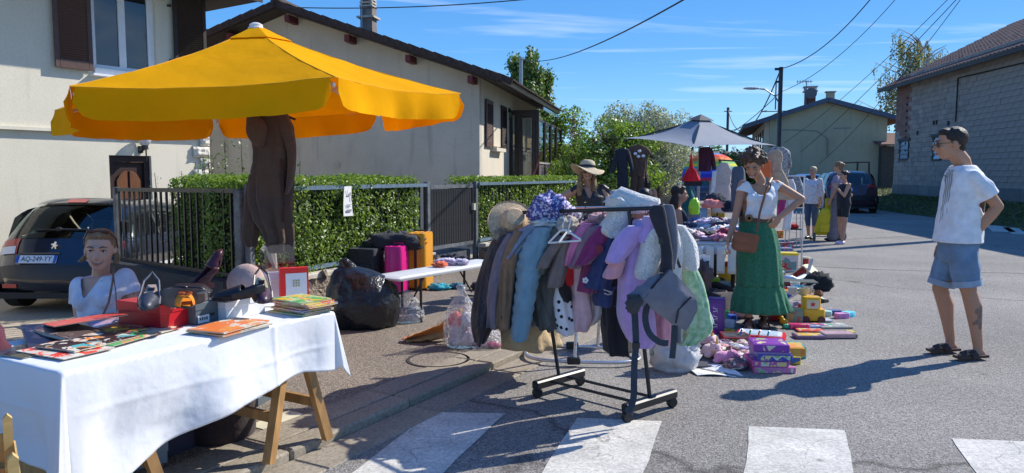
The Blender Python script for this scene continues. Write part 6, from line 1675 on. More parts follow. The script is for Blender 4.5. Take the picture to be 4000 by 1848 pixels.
for i,r in enumerate(ssp(base_,6)):pu.append((r[0],r[1],r[2]*(1.04 if i%3==1 else(1.02 if i%3==2 else .94))))
t,o0=garm('puffer_coat','long light blue puffer coat with horizontal quilting in the middle of the rack','coat',4.80,.30,fab('light blue puffer',(.13,.25,.32),rough=.6),[('body',pu)],6,amp=.05)
garm('child_jacket','small pale turquoise padded jacket low between the puffer and the olive jacket','jacket',5.0,.22,fab('pale turquoise',(.22,.38,.42)),[('body',[(2118,1195,66),(2114,1230,68),(2110,1268,56)])],61,hanger=False)
garm('parka','grey olive parka with its sleeve forward, right of the light blue puffer','jacket',4.78,.34,fab('grey olive canvas',(.085,.085,.075)),[('sleeve',[(2165,888,60),(2140,930,84),(2118,1000,78),(2106,1066,50)],.18),('body',[(2190,905,70),(2172,970,100),(2155,1080,110),(2140,1200,118),(2150,1272,96)],.30,None,.14)],7)
garm('jacket','taupe button jacket with short arms hanging in front of the olive parka','jacket',4.70,.24,fab('taupe cotton',(.155,.115,.10)),[('sleeve',[(2205,920,50),(2170,960,60),(2140,1000,56),(2118,1045,50)],.12),('body',[(2205,940,40),(2190,1010,62),(2175,1080,66),(2165,1118,56)],.18,None,.03)],8)
garm('trousers','crumpled grey brown cargo trousers under the taupe jacket','trousers',4.9,.26,fab('grey brown cargo',(.075,.07,.062)),[('body',[(2130,1060,60),(2120,1110,90),(2130,1180,100),(2145,1240,90),(2140,1280,60)])],81,hanger=False,amp=.25)
garm('fleece_suit','small pink fleece baby suit under the white fluffy coat','baby suit',4.6,.2,fab('pale pink fleece',(.60,.26,.33)),[('body',[(2590,1130,50),(2585,1200,80),(2580,1280,90),(2585,1340,50)])],82,hanger=False)
m_dot=bpy.data.materials.new('dotted jersey');m_dot.use_nodes=True;n_,l_=m_dot.node_tree.nodes,m_dot.node_tree.links
v_=n_.new('ShaderNodeTexVoronoi');v_.inputs['Scale'].default_value=22;tc_=n_.new('ShaderNodeTexCoord');l_.new(tc_.outputs['Object'],v_.inputs['Vector'])
r_=n_.new('ShaderNodeValToRGB');r_.color_ramp.interpolation='CONSTANT';r_.color_ramp.elements[0].color=(.015,.015,.018,1);r_.color_ramp.elements[1].position=.26;r_.color_ramp.elements[1].color=(.78,.77,.76,1)
l_.new(v_.outputs['Distance'],r_.inputs[0]);l_.new(r_.outputs[0],n_['Principled BSDF'].inputs['Base Color']);n_['Principled BSDF'].inputs['Roughness'].default_value=.9
t,o0=garm('child_pyjama','white child outfit with black dots, red top and black middle hanging beside the pink pyjama','pyjama',4.86,.22,m_dot,[('body',[(2212,975,40),(2205,1030,64),(2192,1130,78),(2196,1220,92),(2210,1282,96),(2210,1300,50)]),('red_hood',[(2215,1010,30),(2210,1040,56),(2215,1085,56),(2222,1110,20)],.2,fab('bright red jersey',(.60,.015,.02)),-.05),('black_patch',[(2196,1090,30),(2200,1130,56),(2210,1170,40)],.2,fab('black jersey',(.015,.015,.017)),-.04)],9)
garm('pyjama','pale pink child pyjama with feet hanging in the middle of the rack','pyjama',4.84,.22,fab('pale pink jersey',(.66,.40,.42)),[('body',[(2262,990,60),(2262,1060,84),(2268,1150,82),(2275,1230,84),(2268,1285,60)]),('leg',[(2320,1090,60),(2330,1160,66),(2326,1220,60),(2300,1262,40)],.2,fab('white pink cotton',(.74,.62,.62)),.04)],10)
garm('fleece_jacket','rose pink fleece jacket, first of the pink row from the left','jacket',4.76,.26,fab('rose fleece',(.58,.15,.28)),[('sleeve',[(2300,868,50),(2272,905,76),(2242,960,78),(2220,1015,52),(2214,1030,30)])],11)
garm('corduroy_coat','dusty mauve corduroy coat beside the rose fleece jacket','coat',4.72,.28,fab('mauve corduroy',(.22,.12,.15)),[('sleeve',[(2320,880,60),(2292,925,84),(2266,985,74),(2238,1040,54)]),('body',[(2330,890,60),(2300,980,80),(2290,1060,70)],.22,None,.1)],12)
t,o0=garm('velvet_coat','deep magenta velvet child coat with a small white flower at its hem','coat',4.66,.30,fab('magenta velvet',(.20,.02,.10),sheen=.5),[('sleeve',[(2355,880,76),(2330,930,112),(2296,990,110),(2262,1030,74)],.2),('body',[(2360,900,80),(2330,1000,96),(2312,1090,92),(2300,1135,86)],.24,None,.10)],13)
q=dp(2287,1095,4.58)-o0;mb=MB()
for k in range(5):mb.ell(q+V3((.012*cos(k*1.257),0,.012*sin(k*1.257))),(.009,.005,.009),6,4)
mb.bd('flower',m_lab,t)
t,o0=garm('navy_jacket','navy blue quilted child jacket with red round badge','jacket',4.70,.28,fab('navy nylon',(.022,.035,.11),rough=.6),[('body',[(2392,900,60),(2368,960,90),(2345,1060,96),(2330,1120,92)]),('skirt',[(2370,1110,90),(2362,1160,96),(2366,1190,80)],.24,None,.05)],14)
q=dp(2342,972,4.55)-o0;mb=MB();mb.lt([(.020,0),(.026,0),(.026,.004),(.020,.004)],c=q,n=20,mat=Mx3.Rotation(R(90),3,'X'));mb.ell(q,(.012,.004,.012),8,6);mb.bd('badge',M('dull red print',(.28,.04,.06),.7),t)
t,o0=garm('dark_trousers','long black trousers reaching nearly to the oval rack foot','trousers',4.78,.26,fab('black jersey',(.015,.015,.017)),[('body',[(2425,890,80),(2418,960,120),(2412,1060,140),(2408,1160,120),(2408,1280,106),(2414,1375,100)]),('collar',[(2385,878,50),(2378,905,70),(2372,935,56)],.2,fab('fur grey red',(.09,.06,.055)),-.08)],15)
mb=MB();a=[dp(u,v,4.60)-o0 for u,v in((2330,1127),(2352,1130),(2392,1142))];mb.tube(a,.003,5);b=[dp(u,v,4.60)-o0 for u,v in((2360,1145),(2375,1152),(2392,1148),(2378,1143))];mb.tube(b,.003,5);mb.bd('white_piping',m_lab,t)
m_lil=fab('lilac fleece',(.42,.26,.58),sheen=.6,bump=.15,bsc=20);m_pkf=fab('pink fleece cuff',(.58,.25,.30),sheen=.6)
t,o0=garm('fleece_robe','long lilac fleece overall with wide cuffs on the right part of the rack','robe',4.50,.26,m_lil,[('body',[(2520,860,80),(2510,900,130),(2505,980,150),(2492,1060,150),(2478,1150,128),(2482,1240,136),(2500,1320,110),(2508,1345,60)]),('sleeve',[(2490,880,70),(2465,915,98),(2438,960,96),(2412,1000,76),(2400,1022,66)],.16,None,-.10),('cuff',[(2408,1000,50),(2402,1018,60),(2396,1030,50)],.13,m_pkf,-.11),('collar',[(2540,845,50),(2545,880,84),(2520,915,60),(2500,945,20)],.18,None,-.12)],16,amp=.09,folds=4)
mb=MB();mb.rings(drape_rings(ssp([(2420,1010,50),(2402,1045,64),(2386,1078,66),(2380,1085,40)],4),4.42,.14,3,.06,3))
tag(mb.bd('pink_sleeve',m_pkf,smooth=True),'rolled dusty pink fleece sleeve sticking out under the lilac cuff','sleeve',rackg)
m_sherpa=fab('white sherpa',(.72,.70,.64),bump=1.0,bsc=70,bdist=.02,sheen=.6)
t,o0=garm('fluffy_coat','white fluffy coat with thick round sleeve next to the baby carrier','coat',4.38,.26,m_sherpa,[('sleeve',[(2572,890,70),(2556,930,92),(2540,1000,92),(2522,1060,82),(2510,1086,52)],.17,None,-.04),('body',[(2610,880,60),(2612,960,110),(2600,1060,120),(2600,1130,110),(2640,1190,90)],.2,None,.06),('front',[(2650,880,40),(2672,950,92),(2688,1030,80),(2695,1052,50)],.18,None,.10)],17,amp=.05)
mb=MB();mb.bm_(dp(2636,990,4.30)-o0,dp(2656,1045,4.30)-o0,.03,.012);mb.bm_(dp(2630,890,4.32)-o0,dp(2648,950,4.32)-o0,.02,.012);mb.bd('dark_trim',m_rack,t)
m_leafg=fab('leaf green print',(.10,.32,.12),col2=(.45,.62,.42),var=.5,sc=24,rough=.6)
garm('play_mat','green leaf printed crinkled play mat hanging at the right end of the rack','play mat',4.62,.10,m_leafg,[('sheet',[(2672,1010,30),(2690,1060,72),(2708,1140,90),(2722,1230,96),(2718,1300,100),(2680,1345,70)]),('white_edge',[(2690,1060,20),(2735,1160,24),(2768,1240,26),(2778,1262,20)],.06,M('white pvc',(.75,.75,.72),.5),.03)],18,amp=.2,folds=7)
p0=dp(2700,950,4.60)
bl=MB();bl.sht(lambda a,b:dp(2665+a*50+b*14,965+b*62+a*10,4.55+.03*sin(a*3)),4,6,.004);tag(bl.bd('price_sheet',m_paper),'white paper sheet sticking out beside the fluffy coat','paper')
p=dp(2003,868,5.0);ht=Tg('straw_hat','natural straw sun hat hooked on the left end of the rack rail','hat',tuple(p))
m_straw=M('straw weave',(.55,.40,.24),.8,var=.25,sc=30,bump=.8,bsc=120)
mb=MB();mb.lt([(.0,.09),(.06,.085),(.085,.05),(.09,.0),(.165,-.02),(.17,-.015),(.168,-.028),(.085,-.012),(.08,.04),(.0,.075)],n=30,mat=Mx3.Rotation(R(15),3,'Z')@Mx3.Rotation(R(62),3,'X'));mb.bd('hat_body',m_straw,ht,smooth='auto')
m_flor=bpy.data.materials.new('blue floral cotton');m_flor.use_nodes=True;n_,l_=m_flor.node_tree.nodes,m_flor.node_tree.links
tc_=n_.new('ShaderNodeTexCoord');v_=n_.new('ShaderNodeTexVoronoi');v_.inputs['Scale'].default_value=48;l_.new(tc_.outputs['Object'],v_.inputs['Vector'])
r_=n_.new('ShaderNodeValToRGB');e_=r_.color_ramp.elements;e_[0].color=(.06,.05,.22,1);e_[0].position=.1;e_[1].color=(.10,.09,.26,1);e_[1].position=.75
for p_,c_ in((.2,(.60,.58,.72,1)),(.42,(.55,.52,.70,1)),(.5,(.10,.08,.26,1))):ee=e_.new(p_);ee.color=c_
l_.new(v_.outputs['Distance'],r_.inputs[0]);l_.new(r_.outputs[0],n_['Principled BSDF'].inputs['Base Color']);n_['Principled BSDF'].inputs['Roughness'].default_value=.9
def hp_(name,label,cat,u,v,y,r,mat,seed,group=None,amp=.35,sc=2.2,zb=None,rz=0,grp=None):
 p=dp(u,v,y);mb=MB();crmp(mb,(0,0,0),r,seed,amp,26,14,sc)
 o=mb.bd(name,mat,smooth=True);o.location=(p.x,p.y,p.z if zb is None else zb);o.rotation_euler=(0,0,rz);tag(o,label,cat,group);return o
hp_('rolled_jacket','blue and white floral padded jacket rolled up on top of the rack, with fleece lining','jacket',2150,868,4.86,(.165,.14,.125),m_flor,3)
hp_('fleece_lining','white fleece lining edge spilling under the floral jacket roll','lining',2140,884,4.80,(.135,.10,.035),m_sherpa,5)
hp_('floral_hood','small dark floral hood beside the rolled floral jacket','hood',2232,866,4.95,(.085,.08,.06),fab('dark floral',(.12,.11,.20),col2=(.5,.48,.55),var=.5,sc=60),6)
garm('fleece_blanket','white fluffy blanket thrown over the rail in the middle','blanket',4.66,.2,m_sherpa,[('fold',[(2400,770,60),(2420,800,110),(2415,840,92),(2400,880,110),(2392,905,100),(2390,925,40)],.24,None,-.05),('arm',[(2370,790,30),(2400,780,50),(2460,800,66),(2540,796,40)],.14),],20,amp=.08,hanger=False)
mb=MB();q=[dp(2385,800,4.62),dp(2430,782,4.6),dp(2500,796,4.55),dp(2575,798,4.5)];mb.tube(q,[.05,.085,.062,.035],14);o=mb.bd('fleece_roll',m_sherpa,smooth=True);tag(o,'white fluffy roll lying along the rail above the lilac robe','blanket')
hp_('cloth_bag','soft tan pink cloth bag behind the rail beside the carrier strap','bag',2525,872,4.75,(.10,.08,.12),fab('tan pink suede',(.42,.24,.19)),9)
hp_('mauve_hood','dusty mauve jacket hood with strawberry print lying on the shoulders of the pink row','hood',2345,880,4.75,(.10,.09,.06),fab('mauve hood cotton',(.34,.17,.20),col2=(.6,.35,.36),var=.4,sc=30),12)
hp_('beige_hood','beige hood with grey ring below the floral jacket roll','hood',2215,905,4.74,(.09,.08,.07),fab('beige cotton',(.42,.35,.28)),14)
def hanger(label,u,v,y,mat,s=1.0,rz=0,ry=0,hook=True):
 p=dp(u,v,y);t=Tg('clothes_hanger',label,'hanger',tuple(p),0,None,rot=(0,ry,rz))
 mb=MB();mb.tube([(-.19*s,0,-.11*s),(-.02,0,0),(.02,0,0),(.19*s,0,-.11*s)],.007,8);mb.tube([(-.19*s,0,-.11*s),(.19*s,0,-.12*s)],.006,8);mb.bd('frame',mat,t,smooth='auto')
 mb=MB();mb.tube([(0,0,0),(0,0,.035),(.018,0,.055),(.012,0,.08),(-.012,0,.078)],.004,6);mb.bd('hook',mat,t)
m_wpl=gloss('white plastic',(.75,.75,.72));m_bpl=gloss('black plastic',(.02,.02,.02))
hanger('empty white plastic hanger hanging before the taupe jacket',2200,900,4.58,m_wpl,.62,R(-35),R(-8))
hanger('second white plastic hanger just behind the first empty one',2222,905,4.66,m_wpl,.55,R(50))
hanger('black plastic hanger over the rail between the floral roll and white blanket',2284,838,4.9,m_bpl,.5,R(60))
hanger('black plastic hanger lying with its hook up beside the mauve hood',2298,862,4.85,m_bpl,.45,R(30))
hanger('black hanger inside the collar of the lilac robe',2520,868,4.45,m_bpl,.5,R(0))
m_car=fab('slate grey canvas',(.12,.125,.155),bump=.4,bsc=14);m_strap=fab('dark slate webbing',(.022,.032,.045));m_blackpad=fab('black padding',(.018,.018,.024))
YC=4.22;o0=dp(2590,800,YC);bc=Tg('baby_carrier','slate grey baby carrier slung over the right rack end, its strap reaching the ground','baby carrier',tuple(o0))
drape('shoulder_pad',[(2572,802,40),(2568,830,66),(2580,880,56),(2598,940,44),(2606,1000,44),(2602,1062,50)],YC-.03,.06,m_blackpad,bc,o0,1,2,.05)
drape('shoulder_pad',[(2608,800,40),(2612,830,52),(2626,900,44),(2632,980,34),(2622,1050,30)],YC+.04,.06,m_car,bc,o0,2,2,.05)
def quad(nm,pts,y,th,mat,puff=.03,sub=10):
 P=[V3(dp(u,v,y+dy))-o0 for u,v,dy in pts]
 def f(a,b):
  p=P[0].lerp(P[1],a).lerp(P[3].lerp(P[2],a),b);k=sin(pi*a)*sin(pi*b)
  return p+V3((0,-puff*k+.006*fbm((a*6,b*6,1),1.5,3),0))
 mb=MB();mb.sht(f,sub,sub,th);return mb.bd(nm,mat,bc,smooth='auto')
quad('pouch',[(2608,1052,0),(2722,1180,.05),(2672,1288,.05),(2508,1168,-.02)],YC-.05,.03,m_car,.035,10)
quad('waist_flap',[(2600,1062,.02),(2508,1160,-.03),(2494,1212,-.03),(2448,1158,0)],YC-.04,.03,m_car,.02)
quad('buckle_flap',[(2450,1158,0),(2500,1162,-.02),(2496,1206,-.02),(2458,1216,0)],YC-.07,.03,M('dark canvas',(.05,.05,.055),.9),.02)
def ribbon(nm,pts,w,th,mat,y):
 P=[V3(dp(u,v,y+dy))-o0 for u,v,dy in pts];sp=[]
 for i in range(len(P)-1):
  a,b,c,d=P[max(i-1,0)],P[i],P[i+1],P[min(i+2,len(P)-1)]
  for j in range(4):
   t_=j/4;sp.append(.5*((2*b)+(c-a)*t_+(2*a-5*b+4*c-d)*t_*t_+(-a+3*b-3*c+d)*t_**3))
 sp.append(P[-1]);mb=MB();rs=[]
 for i,p in enumerate(sp):
  t_=(sp[min(i+1,len(sp)-1)]-sp[max(i-1,0)]).normalized();r_=t_.cross(V3((0,1,0))).normalized()
  rs.append([p+r_*w/2+V3((0,-th,0)),p-r_*w/2+V3((0,-th,0)),p-r_*w/2,p+r_*w/2])
 mb.rings(rs);return mb.bd(nm,mat,bc)
for pts in([(2606,1056),(2560,1110),(2500,1166)],[(2700,1160),(2650,1210),(2640,1262)]):mb=MB();mb.tube([dp(u,v,YC-.085)-o0 for u,v in pts],.006,6);mb.bd('seam',m_blackpad,bc)
ribbon('long_strap',[(2478,1212,0),(2482,1280,0),(2484,1345,0),(2478,1420,0),(2476,1500,-.01),(2476,1540,-.02),(2468,1580,-.03),(2450,1612,-.05)],.038,.004,m_strap,YC)
ribbon('loop_strap',[(2530,1185,0),(2520,1240,0),(2535,1300,0),(2575,1335,0),(2610,1340,.02)],.036,.006,m_strap,YC-.02)
ribbon('back_strap',[(2635,1270,0),(2632,1330,0),(2625,1400,.02)],.036,.004,m_strap,YC+.05)
mb=MB();mb.box(dp(2484,1350,YC-.015)-o0,(.045,.012,.03));mb.box(dp(2590,940,YC-.05)-o0,(.05,.012,.035));mb.bd('buckle',m_bpl,bc)
drape('hood_roll',[(2655,1195,20),(2648,1270,34),(2655,1340,20)],YC+.08,.04,m_car,bc,o0,5,2,.05)
# people
def skinmat(name,c):return M(name,c,.55,var=.06,sc=9,sss=.08,spec=.4,bump=.05,bsc=60)
m_skin1=skinmat('tanned skin',(.50,.26,.155));m_skin2=skinmat('fair skin',(.60,.33,.23));m_skin3=skinmat('light tan skin',(.54,.29,.185))
m_hair_b=M('dark brown hair',(.030,.018,.012),.5,var=.4,sc=30,bump=.8,bsc=80,stretch=(3,3,1));m_hair_l=M('light brown hair',(.24,.135,.065),.5,var=.5,sc=30,bump=.8,bsc=80,stretch=(3,3,1))
m_hair_g=M('grey blond hair',(.46,.38,.25),.6,var=.3,sc=30,bump=.8,bsc=60);m_hair_k=M('black hair',(.012,.010,.010),.45,var=.3,sc=30,bump=.6,bsc=60)
m_lip=M('lip',(.36,.13,.10),.5);m_eye=gloss('eye dark',(.03,.02,.015),rough=.2);m_eyew=gloss('eye white',(.62,.60,.57),rough=.3);m_brow=M('brow',(.07,.04,.025),.8);m_teeth=gloss('teeth',(.75,.72,.66));m_sungl=gloss('sunglass lens',(.015,.012,.012),rough=.08,coat=1)
def limb(mb,pts,rs,n=12):
 mb.tube(pts,rs,n)
 for p,r in((pts[0],rs[0]),(pts[-1],rs[-1])):mb.ell(p,r*.99,n,6)
def basis(f,u=(0,0,1)):
 f=V3(f).normalized();u=V3(u);u=(u-f*u.dot(f)).normalized();x=(-f).cross(u)*-1
 x=u.cross(-f)
 return Mx3((x,-f,u)).transposed()
def hsh(mb,c,Mx,s=1.0):
 E=lambda p,r,n=16,m=10:mb.ell(c+Mx@(V3(p)*s),tuple(q*s for q in r),n,m,mat=Mx)
 E((0,.016,.030),(.074,.093,.083));E((0,-.024,-.020),(.060,.066,.086));E((0,-.040,-.078),(.038,.036,.026));E((0,-.005,-.055),(.055,.06,.045))
 for sx in(-1,1):
  E((sx*.074,.012,-.010),(.009,.018,.028),10,6);E((sx*.034,-.066,-.022),(.022,.016,.02),10,6)
 P=lambda p:c+Mx@(V3(p)*s)
 mb.tube([P((0,-.080,.018)),P((0,-.096,-.006)),P((0,-.108,-.026)),P((0,-.094,-.036))],[.007*s,.009*s,.0125*s,.010*s],8);E((0,-.092,-.030),(.016,.010,.008),10,6)
 E((0,-.082,.024),(.05,.012,.009),12,6);E((0,-.084,-.058),(.024,.010,.012),10,6)
def hand(mb,w,d,up,s=1.0,curl=.4,side=1,spread=.16):
 """w wrist, d direction of the palm, up back-of-hand normal, side = thumb side"""
 d=V3(d).normalized();up=V3(up);up=(up-d*up.dot(d)).normalized();x=d.cross(up)*side
 Mx=Mx3((x,d,up)).transposed();c=w+d*.045*s
 mb.ell(c,(.040*s,.050*s,.015*s),12,8,mat=Mx)
 for i,(o,L)in enumerate(((.029,.070),(.010,.080),(-.010,.074),(-.028,.058))):
  b=w+d*.078*s+x*o*s;a=spread*(1.5-i)*.6;dd=(d+x*a*.5).normalized();p=b;pts=[b-dd*.02*s,b];ang_=0
  for k,f in enumerate((.45,.32,.23)):
   ang_+=curl*(.6+.35*k);q=dd*cos(ang_)-up*sin(ang_);p=p+q*L*f*s;pts.append(p)
  limb(mb,pts,[.0088*s,.0088*s,.0080*s,.0072*s,.0062*s],8)
 b=w+d*.022*s+x*.028*s;pts=[b,b+(x*.7+d*.7-up*.2)*.030*s,b+(x*.75+d*1.3-up*.45)*.045*s,b+(x*.6+d*1.9-up*.7)*.052*s]
 limb(mb,pts,[.012*s,.0105*s,.0090*s,.0075*s],8)
def trg(rows,n=24,sq=2.3):
 """rows: (centre, lateral vector (half width), front vector (half depth))"""
 out=[]
 for c,lx,ly in rows:
  r=[]
  for k in range(n):
   a=2*pi*k/n;ca,sa=cos(a),sin(a);e=(abs(ca)**sq+abs(sa)**sq)**(-1/sq);r.append(c+lx*ca*e+ly*sa*e)
  out.append(r)
 return out
def cutf(o,pred):
 bm=bmesh.new();bm.from_mesh(o.data);kill=[f for f in bm.faces if pred(f.calc_center_median())];bmesh.ops.delete(bm,geom=kill,context='FACES')
 for _ in range(12):
  mv=[(e_v,[w for e in e_v.link_edges if e.is_boundary for w in e.verts if w is not e_v])for e_v in bm.verts if e_v.is_boundary]
  for e_v,c in[(a,sum((w.co for w in b),V3())/len(b))for a,b in mv if len(b)>1]:e_v.co=e_v.co.lerp(c,.5)
 bm.to_mesh(o.data);bm.free();return o
def scut(p,s,e,t,r=.105):
 d=(e-s).normalized();q=p-lp(s,e,t);h=q.dot(d);return 0<h<.3 and(q-d*h).length<r
def wrk(o,amp,sc,seed=0,vert=.5):
 me=o.data;n=len(me.vertices);co=np.empty(n*3);no=np.empty(n*3);me.vertices.foreach_get('co',co);me.vertices.foreach_get('normal',no)
 co=co.reshape(-1,3);no=no.reshape(-1,3)
 for i in range(n):
  p=co[i];v=1-2*abs(mnoise.noise(V3((p[0]*sc+seed,p[1]*sc,p[2]*sc*vert))));v+=.4*mnoise.noise(V3((p[0]*sc*2.3,p[1]*sc*2.3+seed,p[2]*sc*2)))
  co[i]+=no[i]*amp*(v-.6)
 me.vertices.foreach_set('co',co.ravel());me.update()
def fcp(t,c,Mx,s=1.0,smile=0,glasses=None,brow=m_brow,closed=False,lips=m_lip):
 P=lambda p:c+Mx@(V3(p)*s)
 if glasses is None:
  for sx in(-1,1):
   if not closed:
    mb=MB();mb.ell(P((sx*.031,-.0810,.006)),(.0115*s,.004*s,.0038*s),10,6,mat=Mx);mb.bd('eye',m_eyew,t,smooth=True)
    mb=MB();mb.ell(P((sx*.031,-.0848,.0055)),(.0052*s,.002*s,.0040*s),8,6,mat=Mx);mb.bd('iris',m_eye,t)
   mb=MB();mb.tube([P((sx*.017,-.0845,.0095)),P((sx*.031,-.0875,.0125 if not closed else .002)),P((sx*.045,-.078,.007))],.0022*s,5);mb.bd('eyelash',m_brow,t)
 for sx in(-1,1):
  mb=MB();mb.tube([P((sx*.014,-.0935,.025)),P((sx*.032,-.0925,.032)),P((sx*.050,-.077,.025))],[.0032*s,.0036*s,.002*s],6);mb.bd('eyebrow',brow,t)
 mb=MB();w=.024+.008*smile
 mb.tube([P((-w,-.080+.012*smile*0,-.056+.010*smile)),P((-.012,-.0915,-.058)),P((0,-.0945,-.0585)),P((.012,-.0915,-.058)),P((w,-.080,-.056+.010*smile))],[.002*s,.003*s,.0034*s,.003*s,.002*s],6)
 mb.tube([P((-w*.8,-.080,-.062+.006*smile)),P((-.01,-.0915,-.068)),P((.01,-.0915,-.068)),P((w*.8,-.080,-.062+.006*smile))],[.0015*s,.0036*s,.0036*s,.0015*s],6);mb.bd('lips',lips,t,smooth=True)
 if smile>1:
  mb=MB();mb.ell(P((0,-.0925,-.0625)),(.020*s,.004*s,.0045*s),10,6,mat=Mx);mb.bd('teeth',m_teeth,t)
 if glasses:
  g=MB()
  for sx in(-1,1):g.ell(P((sx*.034,-.094,.003)),(.027*s,.006*s,.020*s),14,8,mat=Mx)
  g.tube([P((-.012,-.098,.008)),P((.012,-.098,.008))],.003*s,6)
  for sx in(-1,1):g.tube([P((sx*.060,-.088,.008)),P((sx*.078,-.02,.006)),P((sx*.078,.02,.0))],.0022*s,5)
  g.bd('sunglasses',glasses,t,smooth='auto')
def hcp(t,c,Mx,s,mat,front=.02,vol=1.0,clumps=0,cl=.05,seed=0,low=-.03,back=0):
 P=lambda p:c+Mx@(V3(p)*s)
 mb=MB();rr=random.Random(seed)
 mb.ell(P((0,.024,.038)),(.080*s*vol,.092*s*vol,.082*s*vol),20,12,mat=Mx);mb.ell(P((0,.056,-.022)),(.054*s*vol,.040*s*vol,.048*s),16,8,mat=Mx);mb.ell(P((0,-.030,.085)),(.060*s,.044*s,.030*s),16,8,mat=Mx)
 for k in range(26):
  a=rr.uniform(-.3,pi+.3);ph=rr.uniform(0,1.3);d=V3((cos(a)*cos(ph),sin(a)*cos(ph)*.9,sin(ph)))
  mb.ell(P(V3((0,.024,.036))+V3((d.x*.070,d.y*.080,d.z*.073))*vol),(.014*s,.018*s,.013*s),8,6,mat=Mx)
 if clumps:
  for k in range(clumps):
   a=rr.uniform(0,2*pi);ph=rr.uniform(-.25,1.5);d=V3((cos(a)*cos(ph),sin(a)*cos(ph),sin(ph)))
   if d.y<-.35 and d.z<.55:continue
   p0=V3((0,.022,.034))+V3((d.x*.074,d.y*.086,d.z*.078))*vol;sd_=V3((rr.gauss(0,.6),rr.gauss(0,.6),rr.gauss(0,.6)))
   mb.tube([P(p0),P(p0+d*cl*.6+sd_*.008),P(p0+d*cl+sd_*.018),P(p0+d*cl*.8+sd_*.028-V3((0,0,.012)))],[.017*s,.016*s,.015*s,.012*s],6)
 return voxel(mb,'hair',mat,t,.006,2 if clumps else 1,.5 if clumps else .3)
def strn(t,c,Mx,s,mat,pts_list,r=.012,nm='hair_strand',n=7,spread=.012,seed=0):
 mb=MB();rr=random.Random(seed);P=lambda p:c+Mx@(V3(p)*s)
 for pts in pts_list:
  for k in range(n):
   o=V3((rr.gauss(0,spread),rr.gauss(0,spread),0));mb.tube([P(V3(p)+o*(.5+.5*i))for i,p in enumerate(pts)],[r*s*f for f in([1,1.1,.9,.3]if len(pts)==4 else[1,.9,.3])],6)
 return voxel(mb,nm,mat,t,.007,1,.3)
def lp(a,b,t):return a+(b-a)*t
def W3(u,v,y):return dp(u,v,y)
# the man in the white shirt and denim shorts
yb=5.86
org=gp(3765,1388);man=Tg('person','man in white short sleeved shirt, rolled denim shorts and brown sandals, standing at the right','person',(org.x,org.y,0))
J=lambda u,v,y=yb:dp(u,v,y)-org-V3((0,0,0))
hf=V3((-.95,.28,-.10));hM=basis(hf);hc=J(3713,562,yb);hsz=1.13
pel,wst,chs,nck=J(3742,950),J(3748,860),J(3768,712),J(3757,630)
lat=V3((-.225,-.974,0));frt=V3((-.974,.225,0))
shN,shF=chs+lat*.170+V3((.015,0,.035)),chs-lat*.165+V3((0,0,.035))
elN,wrN=J(3898,806,yb-.20),J(3815,908,yb-.14)
elF,wrF=chs-lat*.22+V3((.02,0,-.27)),chs-lat*.17+V3((-.10,0,-.50))
hpN,hpF=pel+lat*.085+V3((0,0,-.02)),pel-lat*.085+V3((0,0,-.02))
knN,anN=J(3782,1130,yb-.11),J(3820,1350,yb-.12)
knF,anF=J(3672,1128,yb+.12),J(3712,1325,yb+.10)
b=MB();hsh(b,hc,hM,hsz);limb(b,[hc+hM@V3((0,.025,-.07)),nck,lp(nck,chs,.35)],[.062,.064,.07])
b.rings(trg([(pel-V3((0,0,.08)),lat*.15,frt*.11),(pel,lat*.165,frt*.12),(wst,lat*.145,frt*.105),(lp(wst,chs,.5),lat*.16,frt*.115),(chs,lat*.175,frt*.12),(lp(chs,nck,.35),lat*.16,frt*.095),(lp(chs,nck,.7),lat*.09,frt*.07)]))
limb(b,[shN,lp(shN,elN,.5),elN],[.058,.050,.040]);limb(b,[elN,lp(elN,wrN,.3),wrN],[.041,.043,.029]);hand(b,wrN,V3((-.5,.2,-.6)),V3((.4,-.8,0)),1.05,.35,1)
limb(b,[shF,lp(shF,elF,.5),elF],[.055,.048,.038]);limb(b,[elF,wrF],[.038,.028]);hand(b,wrF,V3((-.3,0,-1)),V3((0,1,0)),1,.4,1)
for hp,kn,an,ty in((hpN,knN,anN,-.0),(hpF,knF,anF,0)):
 limb(b,[hp,lp(hp,kn,.5),kn],[.092,.080,.060]);q=lp(kn,an,.32)+V3((.018,0,0));limb(b,[kn,q,lp(kn,an,.7)+V3((.006,0,0)),an],[.056,.062,.044,.036])
 an0=V3((an.x,an.y,.075));limb(b,[an,an0,an0+V3((.03,0,-.035))],[.036,.036,.034]);limb(b,[an0+V3((.02,0,-.03)),an0+V3((-.08,-.02,-.025)),an0+V3((-.15,-.04,-.042))],[.034,.032,.024])
 for k in range(5):tp=an0+V3((-.155+.006*k,-.065+.018*k,-.045));limb(b,[tp+V3((.03,0,.004)),tp-V3((.022-.002*k,.004,0))],[.011,.0095],8)
body=voxel(b,'body',m_skin1,man,.0065,3)
fcp(man,hc,hM,hsz,glasses=m_sungl,smile=0);hcp(man,hc,hM,hsz,m_hair_b,vol=.99,seed=1)
b=MB();b.ell(hc+hM@V3((0,-.052,-.075)),(.036,.030,.024),12,8,mat=hM);b.bd('beard_stubble',M('stubble',(.20,.12,.085),.8,var=.2,sc=60),man,smooth=True)
m_wht=fab('white cotton',(.74,.74,.73),bump=.3)
sh=MB();G=.022
sh.rings(trg([(pel+V3((-.005,0,.005)),lat*(.185+G),frt*(.145+G)),(wst,lat*(.165+G),frt*(.135+G)),(lp(wst,chs,.5),lat*(.17+G),frt*(.13+G)),(chs,lat*(.178+G),frt*(.125+G)),(lp(chs,nck,.45),lat*(.172+G*.6),frt*(.105+G*.5)),(lp(chs,nck,.8),lat*.11,frt*.085)]))
